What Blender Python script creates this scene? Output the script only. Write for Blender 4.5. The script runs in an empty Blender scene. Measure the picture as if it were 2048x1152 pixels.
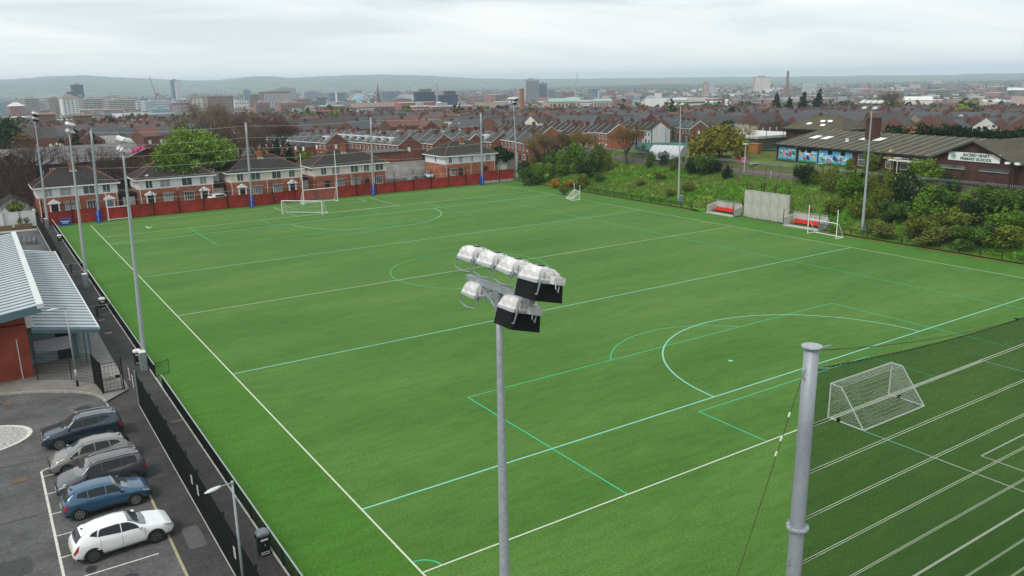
import bpy, math, random
import numpy as np
from mathutils import Vector, Matrix
rnd = random.Random(7)
PI = math.pi
SC = bpy.context.scene
COL = SC.collection

# ------------------------------------------------------------------ camera
CAM = np.array([-13.821, -28.634, 21.150]); FPX = 1611.6
R_ = np.array([0.83282219, -0.55330672, -0.01608953])
U_ = np.array([0.15135036, 0.199657, 0.96810648])
F_ = np.array([0.53244743, 0.80869571, -0.25002195])
cd = bpy.data.cameras.new('camera'); cam = bpy.data.objects.new('camera', cd); COL.objects.link(cam)
cd.sensor_width = 36.0; cd.lens = FPX / 2048 * 36; cd.clip_start = 0.5; cd.clip_end = 40000
m = Matrix.Identity(4)
for i in range(3):
    m[i][0] = R_[i]; m[i][1] = U_[i]; m[i][2] = -F_[i]; m[i][3] = CAM[i]
cam.matrix_world = m
SC.camera = cam

# ------------------------------------------------------------------ sky, sun, exposure
SUN_EL, SUN_AZ = math.radians(52), math.radians(255)      # azimuth clockwise from +Y
W = bpy.data.worlds.new('World'); SC.world = W; W.use_nodes = True
nt = W.node_tree; nt.nodes.clear()
def N(t, **k):
    n = nt.nodes.new(t)
    for a, v in k.items(): setattr(n, a, v)
    return n
wo = N('ShaderNodeOutputWorld'); b1 = N('ShaderNodeBackground'); b2 = N('ShaderNodeBackground'); mx = N('ShaderNodeMixShader')
sky = N('ShaderNodeTexSky', sky_type='NISHITA', sun_disc=False, sun_elevation=SUN_EL, sun_rotation=SUN_AZ)
nt.links.new(sky.outputs[0], b1.inputs[0]); b1.inputs[1].default_value = 0.10
tc = N('ShaderNodeTexCoord'); sp = N('ShaderNodeSeparateXYZ'); nt.links.new(tc.outputs['Generated'], sp.inputs[0])
ad = N('ShaderNodeMath', operation='MAXIMUM'); nt.links.new(sp.outputs[2], ad.inputs[0]); ad.inputs[1].default_value = 0.0
ad2 = N('ShaderNodeMath', operation='ADD'); nt.links.new(ad.outputs[0], ad2.inputs[0]); ad2.inputs[1].default_value = 0.09
dv = N('ShaderNodeVectorMath', operation='DIVIDE'); cb = N('ShaderNodeCombineXYZ')
for i in range(3): nt.links.new(ad2.outputs[0], cb.inputs[i])
nt.links.new(tc.outputs['Generated'], dv.inputs[0]); nt.links.new(cb.outputs[0], dv.inputs[1])
n1 = N('ShaderNodeTexNoise'); n1.inputs['Scale'].default_value = 0.55; n1.inputs['Detail'].default_value = 6; n1.inputs['Roughness'].default_value = 0.48; n1.inputs['Distortion'].default_value = 0.6
mpw = N('ShaderNodeMapping'); mpw.inputs['Location'].default_value = (3.7, 1.9, 0.4); mpw.inputs['Rotation'].default_value = (0, 0, 0.9); mpw.inputs['Scale'].default_value = (0.75, 1.25, 1)
nt.links.new(dv.outputs[0], mpw.inputs[0]); nt.links.new(mpw.outputs[0], n1.inputs['Vector'])
cr = N('ShaderNodeValToRGB'); nt.links.new(n1.outputs[0], cr.inputs[0])
cr.color_ramp.elements[0].position = 0.36; cr.color_ramp.elements[0].color = (0.60, 0.665, 0.70, 1)
cr.color_ramp.elements[1].position = 0.62; cr.color_ramp.elements[1].color = (0.92, 0.925, 0.90, 1)
e = cr.color_ramp.elements.new(0.5); e.color = (0.78, 0.83, 0.85, 1)
# the deck thins towards the horizon and the low band shows pale
rp = N('ShaderNodeMapRange'); nt.links.new(sp.outputs[2], rp.inputs[0])
rp.inputs[1].default_value = 0.0; rp.inputs[2].default_value = 0.085; rp.inputs[3].default_value = 0.95; rp.inputs[4].default_value = 0.0
mc = N('ShaderNodeMixRGB'); nt.links.new(rp.outputs[0], mc.inputs[0]); nt.links.new(cr.outputs[0], mc.inputs[1]); mc.inputs[2].default_value = (0.86, 0.885, 0.88, 1)
nt.links.new(mc.outputs[0], b2.inputs[0]); b2.inputs[1].default_value = 0.86
mx.inputs[0].default_value = 0.93
nt.links.new(b1.outputs[0], mx.inputs[1]); nt.links.new(b2.outputs[0], mx.inputs[2]); nt.links.new(mx.outputs[0], wo.inputs[0])
sd = bpy.data.lights.new('sun', 'SUN'); sun = bpy.data.objects.new('sun', sd); COL.objects.link(sun)
sd.energy = 1.5; sd.angle = math.radians(22); sd.color = (1.0, 0.97, 0.92)
sv = Vector((math.sin(SUN_AZ) * math.cos(SUN_EL), math.cos(SUN_AZ) * math.cos(SUN_EL), math.sin(SUN_EL)))
sun.rotation_euler = sv.to_track_quat('Z', 'Y').to_euler()
SC.view_settings.view_transform = 'Standard'; SC.view_settings.look = 'None'
SC.view_settings.exposure = 0.47; SC.view_settings.gamma = 1.0; SC.view_settings.use_curve_mapping = False
SC.render.engine = 'CYCLES'; SC.cycles.use_denoising = True
SC.cycles.volume_bounces = 1; SC.cycles.max_bounces = 6; SC.cycles.transparent_max_bounces = 12

# ------------------------------------------------------------------ geometry of the place: pixel of the photograph -> point
def ray(px, py): return F_ + R_ * (px - 1024) / FPX - U_ * (py - 576) / FPX
def G(px, py, z=0.0):
    d = ray(px, py); return CAM + d * (z - CAM[2]) / d[2]
def onX(px, py, X): d = ray(px, py); return CAM + d * (X - CAM[0]) / d[0]
def onY(px, py, Y): d = ray(px, py); return CAM + d * (Y - CAM[1]) / d[1]
def at(px, py, D): d = ray(px, py); return CAM + d * D / math.hypot(d[0], d[1])
def sstep(a, b, x):
    t = min(1.0, max(0.0, (x - a) / (b - a))); return t * t * (3 - 2 * t)
def lstep(a, b, x): return min(1.0, max(0.0, (x - a) / (b - a)))
def T(x, y):
    """height of the terrain"""
    d = math.hypot(x + 14, y + 29)
    city = 0.25 - 26 * sstep(210, 1250, d)
    k = 1 - sstep(102, 124, y)
    bank = (0.3 * lstep(83.2, 84.6, x) + 4.3 * lstep(84.6, 97, x) + 1.9 * lstep(97.5, 103, x)) * k
    bank *= 1 - sstep(150, 230, x)
    bank += 2.0 * sstep(95, 110, x) * (1 - k) * (1 - sstep(130, 175, x)) * (1 - sstep(150, 180, y))
    return max(city, bank) if bank > 0.02 else city
def onT(px, py):
    d = ray(px, py); t = 20.0
    for _ in range(6000):
        p = CAM + d * t
        if p[2] < T(p[0], p[1]): break
        t += max(0.1, t * 0.002)
    return p

# ------------------------------------------------------------------ mesh helper
class MB:
    def __init__(s): s.v = []; s.f = []; s.m = []; s.k = 0
    def mat(s, k): s.k = k; return s
    def add(s, vs, fs):
        o = len(s.v); s.v.extend([tuple(map(float, p)) for p in vs])
        for f in fs: s.f.append(tuple(i + o for i in f)); s.m.append(s.k)
        return s
    def box(s, c, d, rz=0.0):
        x, y, z = d[0] / 2, d[1] / 2, d[2] / 2; ca, sa = math.cos(rz), math.sin(rz)
        vs = []
        for a in (-x, x):
            for b in (-y, y):
                for q in (-z, z): vs.append((c[0] + a * ca - b * sa, c[1] + a * sa + b * ca, c[2] + q))
        return s.add(vs, [(0, 1, 3, 2), (4, 6, 7, 5), (0, 4, 5, 1), (2, 3, 7, 6), (0, 2, 6, 4), (1, 5, 7, 3)])
    def bx(s, x0, x1, y0, y1, z0, z1): return s.box(((x0 + x1) / 2, (y0 + y1) / 2, (z0 + z1) / 2), (x1 - x0, y1 - y0, z1 - z0))
    def bar(s, p, q, r, r2=None, n=6, caps=True):
        p, q = Vector(p), Vector(q); r2 = r if r2 is None else r2
        a = (q - p).normalized(); u = a.orthogonal().normalized(); w = a.cross(u)
        vs = []
        for c, rr in ((p, r), (q, r2)):
            for i in range(n):
                t = 2 * PI * i / n; vs.append(c + u * (rr * math.cos(t)) + w * (rr * math.sin(t)))
        fs = [(i, (i + 1) % n, n + (i + 1) % n, n + i) for i in range(n)]
        if caps: fs += [tuple(range(n - 1, -1, -1)), tuple(range(n, 2 * n))]
        return s.add(vs, fs)
    def tube(s, pts, r, n=5):
        pts = [Vector(p) for p in pts]; vs = []; L = len(pts)
        for i, p in enumerate(pts):
            a = (pts[min(i + 1, L - 1)] - pts[max(i - 1, 0)]).normalized()
            u = a.cross(Vector((0, 0, 1)));  u = a.orthogonal() if u.length < 1e-3 else u
            u.normalize(); w = a.cross(u)
            rr = r(i / (L - 1)) if callable(r) else r
            for j in range(n):
                t = 2 * PI * j / n; vs.append(p + u * (rr * math.cos(t)) + w * (rr * math.sin(t)))
        fs = [(i * n + j, i * n + (j + 1) % n, (i + 1) * n + (j + 1) % n, (i + 1) * n + j) for i in range(L - 1) for j in range(n)]
        fs += [tuple(range(n - 1, -1, -1)), tuple(range((L - 1) * n, L * n))]
        return s.add(vs, fs)
    def quad(s, a, b, c, d): return s.add([a, b, c, d], [(0, 1, 2, 3)])
    def poly(s, pts): return s.add(pts, [tuple(range(len(pts)))])
    def prism(s, pts, off):
        """polygon pts (3-D) pushed along off"""
        n = len(pts); o = Vector(off); a = [Vector(p) for p in pts]; b = [p + o for p in a]
        return s.add(a + b, [tuple(range(n - 1, -1, -1)), tuple(range(n, 2 * n))] + [(i, (i + 1) % n, n + (i + 1) % n, n + i) for i in range(n)])
    def loft(s, rings, cap=True):
        n = len(rings[0]); vs = [p for r in rings for p in r]
        fs = [(i * n + j, i * n + (j + 1) % n, (i + 1) * n + (j + 1) % n, (i + 1) * n + j) for i in range(len(rings) - 1) for j in range(n)]
        if cap: fs += [tuple(range(n - 1, -1, -1)), tuple(range((len(rings) - 1) * n, len(rings) * n))]
        return s.add(vs, fs)
    def mesh(s, name, mats, smooth=False):
        me = bpy.data.meshes.new(name); me.from_pydata(s.v, [], s.f)
        for x in (mats if isinstance(mats, (list, tuple)) else [mats]): me.materials.append(x)
        if any(s.m): me.polygons.foreach_set('material_index', s.m)
        if smooth: me.polygons.foreach_set('use_smooth', [True] * len(me.polygons))
        me.update(); return me
    def build(s, name, mats, parent=None, loc=None, smooth=False, kind=None):
        return link(name, s.mesh(name, mats, smooth), parent, loc, kind)
def link(name, me, parent=None, loc=None, kind=None, rz=0):
    o = bpy.data.objects.new(name, me); COL.objects.link(o)
    if parent: o.parent = parent
    if loc is not None: o.location = tuple(map(float, loc))
    if rz: o.rotation_euler[2] = rz
    if kind: o['kind'] = kind
    return o
def tag(o, label, cat, group=None):
    o['label'] = label; o['category'] = cat
    if group: o['group'] = group
    return o
def thing(name, label, cat, loc=(0, 0, 0), rz=0.0, group=None):
    o = bpy.data.objects.new(name, None); COL.objects.link(o); o.empty_display_size = 0.3
    o.location = tuple(map(float, loc)); o.rotation_euler = (0, 0, rz)
    return tag(o, label, cat, group)
def dup(o, loc=None, rz=None, label=None, group=None, scale=None, parent=None):
    c = o.copy(); COL.objects.link(c)
    if parent: c.parent = parent
    if loc is not None: c.location = tuple(map(float, loc))
    if rz is not None: c.rotation_euler = (0, 0, rz)
    if scale is not None: c.scale = scale if isinstance(scale, tuple) else (scale,) * 3
    if label: c['label'] = label
    if group: c['group'] = group
    for ch in KIDS(o): dup(ch, parent=c)
    return c
def KIDS(o): return list(o.children)

# ------------------------------------------------------------------ materials
def pm(name, col, rough=0.75, metal=0.0, var=0.18, scale=3.0, detail=4, bump=0.0, coord='Object', col2=None, stretch=None, spec=0.25, rand=0.0, coat=0.0, alpha=None, fine=0.0):
    mt = bpy.data.materials.new(name); mt.use_nodes = True; t = mt.node_tree; n = t.nodes; L = t.links
    bs = n['Principled BSDF']; bs.inputs['Roughness'].default_value = rough; bs.inputs['Metallic'].default_value = metal
    bs.inputs['Specular IOR Level'].default_value = spec; bs.inputs['Coat Weight'].default_value = coat; bs.inputs['Coat Roughness'].default_value = 0.06
    c = tuple(col) + (1,)
    if not var and not rand: bs.inputs['Base Color'].default_value = c
    else:
        if coord == 'World': src = n.new('ShaderNodeNewGeometry').outputs['Position']
        else: src = n.new('ShaderNodeTexCoord').outputs[coord]
        if stretch:
            mp = n.new('ShaderNodeMapping'); mp.inputs['Scale'].default_value = stretch; L.new(src, mp.inputs[0]); src = mp.outputs[0]
        no = n.new('ShaderNodeTexNoise'); no.inputs['Scale'].default_value = scale; no.inputs['Detail'].default_value = detail; no.inputs['Roughness'].default_value = 0.6
        L.new(src, no.inputs['Vector'])
        cr = n.new('ShaderNodeValToRGB'); L.new(no.outputs[0], cr.inputs[0])
        cr.color_ramp.elements[0].position = 0.3; cr.color_ramp.elements[1].position = 0.7
        c2 = col2 if col2 else tuple(x * (1 + var) for x in col); c1 = col if col2 else tuple(x * (1 - var) for x in col)
        cr.color_ramp.elements[0].color = tuple(c1) + (1,); cr.color_ramp.elements[1].color = tuple(c2) + (1,)
        out = cr.outputs[0]
        if fine:
            n2 = n.new('ShaderNodeTexNoise'); n2.inputs['Scale'].default_value = scale * 9; n2.inputs['Detail'].default_value = 3; L.new(src, n2.inputs['Vector'])
            hs = n.new('ShaderNodeMapRange'); hs.inputs[1].default_value = 0.3; hs.inputs[2].default_value = 0.7; hs.inputs[3].default_value = 1 - fine; hs.inputs[4].default_value = 1 + fine
            L.new(n2.outputs[0], hs.inputs[0])
            mu = n.new('ShaderNodeMixRGB'); mu.blend_type = 'MULTIPLY'; mu.inputs[0].default_value = 1; L.new(out, mu.inputs[1]); L.new(hs.outputs[0], mu.inputs[2]); out = mu.outputs[0]
        if rand:
            oi = n.new('ShaderNodeObjectInfo'); hv = n.new('ShaderNodeHueSaturation'); mr = n.new('ShaderNodeMapRange')
            mr.inputs[3].default_value = 1 - rand; mr.inputs[4].default_value = 1 + rand
            L.new(oi.outputs['Random'], mr.inputs[0]); L.new(mr.outputs[0], hv.inputs['Value']); L.new(out, hv.inputs['Color']); out = hv.outputs[0]
        L.new(out, bs.inputs['Base Color'])
        if bump:
            bp = n.new('ShaderNodeBump'); bp.inputs['Strength'].default_value = bump; bp.inputs['Distance'].default_value = 0.05
            L.new(no.outputs[0], bp.inputs['Height']); L.new(bp.outputs[0], bs.inputs['Normal'])
    return mt
def brick_mat(name, c1, c2, mortar, w=0.225, h=0.075, rand=0.1, axis=None):
    mt = bpy.data.materials.new(name); mt.use_nodes = True; t = mt.node_tree; n = t.nodes; L = t.links
    bs = n['Principled BSDF']; bs.inputs['Roughness'].default_value = 0.85; bs.inputs['Specular IOR Level'].default_value = 0.12
    tcn = n.new('ShaderNodeTexCoord'); sx = n.new('ShaderNodeSeparateXYZ'); L.new(tcn.outputs['Object'], sx.inputs[0])
    a = n.new('ShaderNodeMath'); a.operation = 'ADD'; L.new(sx.outputs[0], a.inputs[0]); L.new(sx.outputs[1], a.inputs[1])
    cx = n.new('ShaderNodeCombineXYZ'); L.new(a.outputs[0], cx.inputs[0]); L.new(sx.outputs[2], cx.inputs[1])
    br = n.new('ShaderNodeTexBrick'); L.new(cx.outputs[0], br.inputs['Vector'])
    br.inputs['Scale'].default_value = 1.0; br.inputs['Brick Width'].default_value = w; br.inputs['Row Height'].default_value = h; br.inputs['Mortar Size'].default_value = 0.008
    br.inputs['Color1'].default_value = tuple(c1) + (1,); br.inputs['Color2'].default_value = tuple(c2) + (1,); br.inputs['Mortar'].default_value = tuple(mortar) + (1,)
    no = n.new('ShaderNodeTexNoise'); no.inputs['Scale'].default_value = 0.7; no.inputs['Detail'].default_value = 6; L.new(tcn.outputs['Object'], no.inputs['Vector'])
    mr = n.new('ShaderNodeMapRange'); L.new(no.outputs[0], mr.inputs[0]); mr.inputs[1].default_value = 0.3; mr.inputs[2].default_value = 0.7; mr.inputs[3].default_value = 0.68; mr.inputs[4].default_value = 1.22
    oi = n.new('ShaderNodeObjectInfo'); m2 = n.new('ShaderNodeMapRange'); L.new(oi.outputs['Random'], m2.inputs[0]); m2.inputs[3].default_value = 1 - rand; m2.inputs[4].default_value = 1 + rand
    mm = n.new('ShaderNodeMath'); mm.operation = 'MULTIPLY'; L.new(mr.outputs[0], mm.inputs[0]); L.new(m2.outputs[0], mm.inputs[1])
    hv = n.new('ShaderNodeHueSaturation'); L.new(mm.outputs[0], hv.inputs['Value']); L.new(br.outputs[0], hv.inputs['Color']); L.new(hv.outputs[0], bs.inputs['Base Color'])
    return mt
def wave_mat(name, c1, c2, scale, axis='X', rough=0.7, metal=0.0, noise=0.25, rand=0.0):
    """ribs or courses of a roof sheet: relief on real geometry"""
    mt = bpy.data.materials.new(name); mt.use_nodes = True; t = mt.node_tree; n = t.nodes; L = t.links
    bs = n['Principled BSDF']; bs.inputs['Roughness'].default_value = rough; bs.inputs['Metallic'].default_value = metal; bs.inputs['Specular IOR Level'].default_value = 0.12
    tcn = n.new('ShaderNodeTexCoord'); wv = n.new('ShaderNodeTexWave'); wv.wave_type = 'BANDS'; wv.bands_direction = axis; wv.wave_profile = 'SIN'
    wv.inputs['Scale'].default_value = scale; L.new(tcn.outputs['Object'], wv.inputs['Vector'])
    no = n.new('ShaderNodeTexNoise'); no.inputs['Scale'].default_value = 0.9; no.inputs['Detail'].default_value = 7; no.inputs['Roughness'].default_value = 0.7; L.new(tcn.outputs['Object'], no.inputs['Vector'])
    cr = n.new('ShaderNodeValToRGB'); L.new(no.outputs[0], cr.inputs[0]); cr.color_ramp.elements[0].position = 0.32; cr.color_ramp.elements[1].position = 0.68
    cr.color_ramp.elements[0].color = tuple(c1) + (1,); cr.color_ramp.elements[1].color = tuple(c2) + (1,)
    out = cr.outputs[0]
    if rand:
        oi = n.new('ShaderNodeObjectInfo'); mr = n.new('ShaderNodeMapRange'); L.new(oi.outputs['Random'], mr.inputs[0]); mr.inputs[3].default_value = 1 - rand; mr.inputs[4].default_value = 1 + rand
        hv = n.new('ShaderNodeHueSaturation'); L.new(mr.outputs[0], hv.inputs['Value']); L.new(out, hv.inputs['Color']); out = hv.outputs[0]
    L.new(out, bs.inputs['Base Color'])
    bp = n.new('ShaderNodeBump'); bp.inputs['Strength'].default_value = 0.6; bp.inputs['Distance'].default_value = 0.04; L.new(wv.outputs[0], bp.inputs['Height']); L.new(bp.outputs[0], bs.inputs['Normal'])
    return mt
M = {}
M['galv'] = pm('galvanised_steel', (0.36, 0.40, 0.42), 0.5, 0.25, 0.16, 9, 5, fine=0.12)
M['galv_dark'] = pm('weathered_steel', (0.24, 0.28, 0.29), 0.6, 0.2, 0.2, 7)
M['black'] = pm('black_paint', (0.008, 0.009, 0.010), 0.7, 0, 0.3, 5, spec=0.2)
M['mesh'] = pm('black_wire', (0.010, 0.012, 0.012), 0.6, 0, 0, 5)
M['white'] = pm('white_paint', (0.78, 0.79, 0.78), 0.5, 0, 0.06, 3)
M['offwhite'] = pm('off_white', (0.62, 0.62, 0.58), 0.6, 0, 0.1, 3)
M['lampwhite'] = pm('floodlight_casing', (0.60, 0.595, 0.575), 0.5, 0, 0.30, 4, 5, stretch=(1, 1, 3))
M['glassdark'] = pm('dark_glass', (0.012, 0.016, 0.018), 0.12, 0, 0, spec=0.35)
M['pane'] = pm('window_pane', (0.075, 0.10, 0.10), 0.12, 0, 0.5, 0.8, spec=0.6, rand=0.35)
M['curtain'] = pm('curtained_pane', (0.30, 0.33, 0.33), 0.35, 0, 0.35, 1.4, spec=0.5, rand=0.3)
M['blue'] = pm('blue_paint', (0.012, 0.045, 0.30), 0.5, 0, 0.15, 3)
M['conc'] = pm('concrete', (0.40, 0.395, 0.36), 0.9, 0, 0.2, 1.2, 8, bump=0.1, stretch=(1, 1, 0.3), fine=0.08)
M['kerb'] = pm('kerb_concrete', (0.30, 0.285, 0.255), 0.9, 0, 0.25, 2.5, 6, fine=0.15, coord='World')
M['asphalt'] = pm('asphalt', (0.088, 0.087, 0.086), 0.9, 0, 0.34, 0.5, 8, coord='World', fine=0.22, bump=0.05)
M['asphalt2'] = pm('path_asphalt', (0.050, 0.048, 0.047), 0.9, 0, 0.25, 0.6, 8, coord='World', fine=0.22)
M['road'] = pm('road_asphalt', (0.07, 0.07, 0.072), 0.9, 0, 0.2, 0.2, 6, coord='World', fine=0.1)
M['paint'] = pm('worn_white_paint', (0.55, 0.54, 0.48), 0.8, 0, 0.25, 4, 6, coord='World')
M['line_white'] = pm('line_white', (0.50, 0.56, 0.42), 0.9, 0, 0.12, 6, coord='World')
M['line_cyan'] = pm('line_cyan', (0.22, 0.52, 0.40), 0.9, 0, 0.1, 6, coord='World')
M['line_green'] = pm('line_green', (0.045, 0.40, 0.20), 0.9, 0, 0.1, 6, coord='World')
M['brick'] = brick_mat('red_brick', (0.22, 0.062, 0.033), (0.17, 0.046, 0.027), (0.24, 0.16, 0.12))
M['brick_orange'] = brick_mat('orange_brick', (0.36, 0.105, 0.045), (0.30, 0.085, 0.04), (0.3, 0.18, 0.12))
M['brick_dark'] = brick_mat('brown_brick', (0.088, 0.034, 0.027), (0.060, 0.026, 0.022), (0.09, 0.065, 0.055))
M['brick_club'] = brick_mat('clubhouse_brick', (0.30, 0.055, 0.03), (0.26, 0.045, 0.026), (0.22, 0.09, 0.06))
M['brick_semi'] = brick_mat('semi_brick', (0.36, 0.095, 0.040), (0.30, 0.075, 0.034), (0.27, 0.17, 0.13))
M['redwall'] = brick_mat('painted_red_wall', (0.33, 0.036, 0.024), (0.27, 0.030, 0.022), (0.18, 0.028, 0.022), 0.45, 0.22, 0.14)
M['slate'] = wave_mat('slate', (0.042, 0.044, 0.048), (0.085, 0.088, 0.092), 2.2, 'Z', 0.6, rand=0.28)
M['tile'] = wave_mat('dark_roof_tile', (0.028, 0.025, 0.024), (0.048, 0.043, 0.040), 2.5, 'Z', 0.8, rand=0.12)
M['ridge'] = pm('terracotta_ridge', (0.20, 0.085, 0.06), 0.85, 0, 0.25, 3)
M['render_white'] = pm('white_render', (0.68, 0.69, 0.69), 0.85, 0, 0.07, 0.6, 6)
M['render_cream'] = pm('cream_render', (0.68, 0.66, 0.55), 0.85, 0, 0.08, 0.6, 6)
M['grey_paint'] = pm('grey_paint', (0.22, 0.28, 0.32), 0.6, 0, 0.08, 2)
M['teal_trim'] = pm('blue_grey_trim', (0.10, 0.17, 0.195), 0.45, 0.2, 0.08, 2)
M['red_seat'] = pm('red_plastic', (0.62, 0.02, 0.02), 0.45, 0, 0.1, 3)
M['wood'] = pm('weathered_wood', (0.20, 0.145, 0.075), 0.85, 0, 0.3, 4, 5, stretch=(1, 6, 6))
M['fence_wood'] = pm('pale_fence_wood', (0.36, 0.26, 0.12), 0.85, 0, 0.25, 3)
M['soil'] = pm('soil', (0.05, 0.04, 0.03), 0.95, 0, 0.3, 4, coord='World')
M['net'] = pm('white_net_cord', (0.70, 0.71, 0.68), 0.8, 0, 0)
M['dnet'] = pm('dark_green_net_cord', (0.006, 0.022, 0.010), 0.8, 0, 0)
M['cable'] = pm('rusty_cable', (0.06, 0.045, 0.035), 0.7, 0.3, 0.4, 30)
M['wire_pale'] = pm('pale_cable', (0.62, 0.66, 0.55), 0.6, 0.2, 0.1, 10)
M['bark'] = pm('bark', (0.055, 0.040, 0.032), 0.95, 0, 0.35, 3, 5)
M['twig'] = pm('bare_twigs', (0.105, 0.068, 0.042), 0.95, 0, 0.3, 2, rand=0.15)
M['twig_pale'] = pm('pale_twigs', (0.20, 0.155, 0.11), 0.95, 0, 0.2, 2)
M['twig_red'] = pm('reddish_twigs', (0.11, 0.06, 0.055), 0.95, 0, 0.3, 2)
# ================================================================== SETTING
def turf_mat(name, c, c2, rot):
    mt = bpy.data.materials.new(name); mt.use_nodes = True; t = mt.node_tree; n = t.nodes; L = t.links; bs = n['Principled BSDF']
    bs.inputs['Roughness'].default_value = 0.9; bs.inputs['Specular IOR Level'].default_value = 0.15
    bs.inputs['Sheen Weight'].default_value = 0.06; bs.inputs['Sheen Roughness'].default_value = 0.5; bs.inputs['Sheen Tint'].default_value = (0.65, 0.9, 0.45, 1)
    g = n.new('ShaderNodeNewGeometry')
    def noise(sc, st, det=5, ro=0.6):
        mp = n.new('ShaderNodeMapping'); mp.inputs['Rotation'].default_value = (0, 0, rot); mp.inputs['Scale'].default_value = st; L.new(g.outputs['Position'], mp.inputs[0])
        q = n.new('ShaderNodeTexNoise'); q.inputs['Scale'].default_value = sc; q.inputs['Detail'].default_value = det; q.inputs['Roughness'].default_value = ro; L.new(mp.outputs[0], q.inputs['Vector']); return q.outputs[0]
    a = noise(0.10, (0.35, 1.3, 1), 8, 0.62); b = noise(1.3, (0.35, 1.5, 1), 5, 0.65); d = noise(13, (0.6, 1.2, 1), 3, 0.7)
    cr = n.new('ShaderNodeValToRGB'); L.new(a, cr.inputs[0]); cr.color_ramp.elements[0].position = 0.33; cr.color_ramp.elements[1].position = 0.68
    cr.color_ramp.elements[0].color = c + (1,); cr.color_ramp.elements[1].color = c2 + (1,)
    def mul(col, fac, lo, hi):
        mr = n.new('ShaderNodeMapRange'); L.new(fac, mr.inputs[0]); mr.inputs[1].default_value = 0.3; mr.inputs[2].default_value = 0.7; mr.inputs[3].default_value = lo; mr.inputs[4].default_value = hi
        mu = n.new('ShaderNodeMixRGB'); mu.blend_type = 'MULTIPLY'; mu.inputs[0].default_value = 1; L.new(col, mu.inputs[1]); L.new(mr.outputs[0], mu.inputs[2]); return mu.outputs[0]
    o = mul(cr.outputs[0], b, 0.84, 1.16); o = mul(o, d, 0.52, 1.48); L.new(o, bs.inputs['Base Color'])
    bp = n.new('ShaderNodeBump'); bp.inputs['Strength'].default_value = 0.35; bp.inputs['Distance'].default_value = 0.03; L.new(d, bp.inputs['Height']); L.new(bp.outputs[0], bs.inputs['Normal'])
    return mt
M['turf'] = turf_mat('artificial_turf', (0.042, 0.124, 0.014), (0.083, 0.174, 0.032), 0.0)
M['turf_side'] = turf_mat('artificial_turf_margin', (0.040, 0.132, 0.010), (0.062, 0.166, 0.020), PI / 2)
def meadow_mat(name, cs, scale):
    mt = pm(name, cs[0], 0.95, 0, 0.1, scale, 7, coord='World', col2=cs[2], fine=0.3, spec=0.1)
    cr = [x for x in mt.node_tree.nodes if x.type == 'VALTORGB'][0]; e = cr.color_ramp.elements.new(0.5); e.color = cs[1] + (1,); return mt
M['bank'] = meadow_mat('rough_grass', [(0.050, 0.160, 0.008), (0.080, 0.205, 0.014), (0.16, 0.19, 0.04)], 0.16)
M['lawn'] = meadow_mat('lawn', [(0.070, 0.10, 0.022), (0.10, 0.12, 0.03), (0.15, 0.14, 0.05)], 0.12)
M['ground'] = meadow_mat('city_ground', [(0.055, 0.056, 0.055), (0.075, 0.07, 0.065), (0.05, 0.065, 0.03)], 0.02)

# terrain sheet to the foot of the hills and beyond
def axis(lo, hi, step, far):
    a = list(np.arange(lo, hi + 1e-6, step)); s = step
    while a[-1] < far: s *= 1.22; a.append(a[-1] + s)
    s = step
    while a[0] > -far: s *= 1.22; a.insert(0, a[0] - s)
    return a
xs = axis(-60, 240, 3.0, 14000); ys = axis(-60, 270, 3.0, 14000)
g = MB(); nx = len(xs)
def Tg(x, y):
    z = T(x, y)
    if -60 < x < 83.4 and -80 < y < 120: z = -0.12
    elif x <= 83.4 and y <= -40: z = -0.12
    return z - (0.25 if (83 < x < 107 and y < 125) else 0)
g.v = [(x, y, Tg(x, y)) for y in ys for x in xs]
g.f = [(j * nx + i, j * nx + i + 1, (j + 1) * nx + i + 1, (j + 1) * nx + i) for j in range(len(ys) - 1) for i in range(nx - 1)]; g.m = [0] * len(g.f)
g.build('ground', M['ground'], kind='structure', smooth=True)

# the playing surface with its lines as parts
pitch = MB().quad((0, -30, 0), (76.6, -30, 0), (76.6, 112.75, 0), (0, 112.75, 0)).build('pitch', M['turf'], kind='structure')
mb = MB(); mb.quad((-4.75, -30, 0), (0, -30, 0), (0, 116.5, 0), (-4.75, 116.5, 0)); mb.quad((76.6, -30, 0), (82.75, -30, 0), (82.75, 116.5, 0), (76.6, 116.5, 0)); mb.quad((0, 112.75, 0), (76.6, 112.75, 0), (76.6, 116.5, 0), (0, 116.5, 0))
mb.quad((82.75, 39.0, -.001), (84.2, 39.0, -.001), (84.2, 62.2, -.001), (82.75, 62.2, -.001)); mb.build('turf_margin', M['turf_side'], pitch)
y1, y2, y3, y4, y5, y6, y7, XW, XS, XD = 6.68, 30.88, 50.18, 69.39, 93.60, 100.17, 112.75, 76.63, 64.51, 38.2
NE = -12.5; xc = XS / 2
def seg(name, mat, a, b, z, w=0.105):
    a, b = Vector((a[0], a[1], z)), Vector((b[0], b[1], z)); d = (b - a).normalized(); n = Vector((-d.y, d.x, 0)) * w / 2
    return MB().quad(a - n, b - n, b + n, a + n).build(name, M[mat], pitch)
def arc(name, mat, c, r, t0, t1, z, w=0.105, n=48):
    q = MB(); L = []
    for i in range(n + 1):
        t = t0 + (t1 - t0) * i / n
        for rr in (r - w / 2, r + w / 2): L.append((c[0] + rr * math.cos(t), c[1] + rr * math.sin(t), z))
    q.add(L, [(2 * i, 2 * i + 1, 2 * i + 3, 2 * i + 2) for i in range(n)]); return q.build(name, M[mat], pitch)
ZG, ZC, ZW = 0.006, 0.011, 0.016
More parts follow.
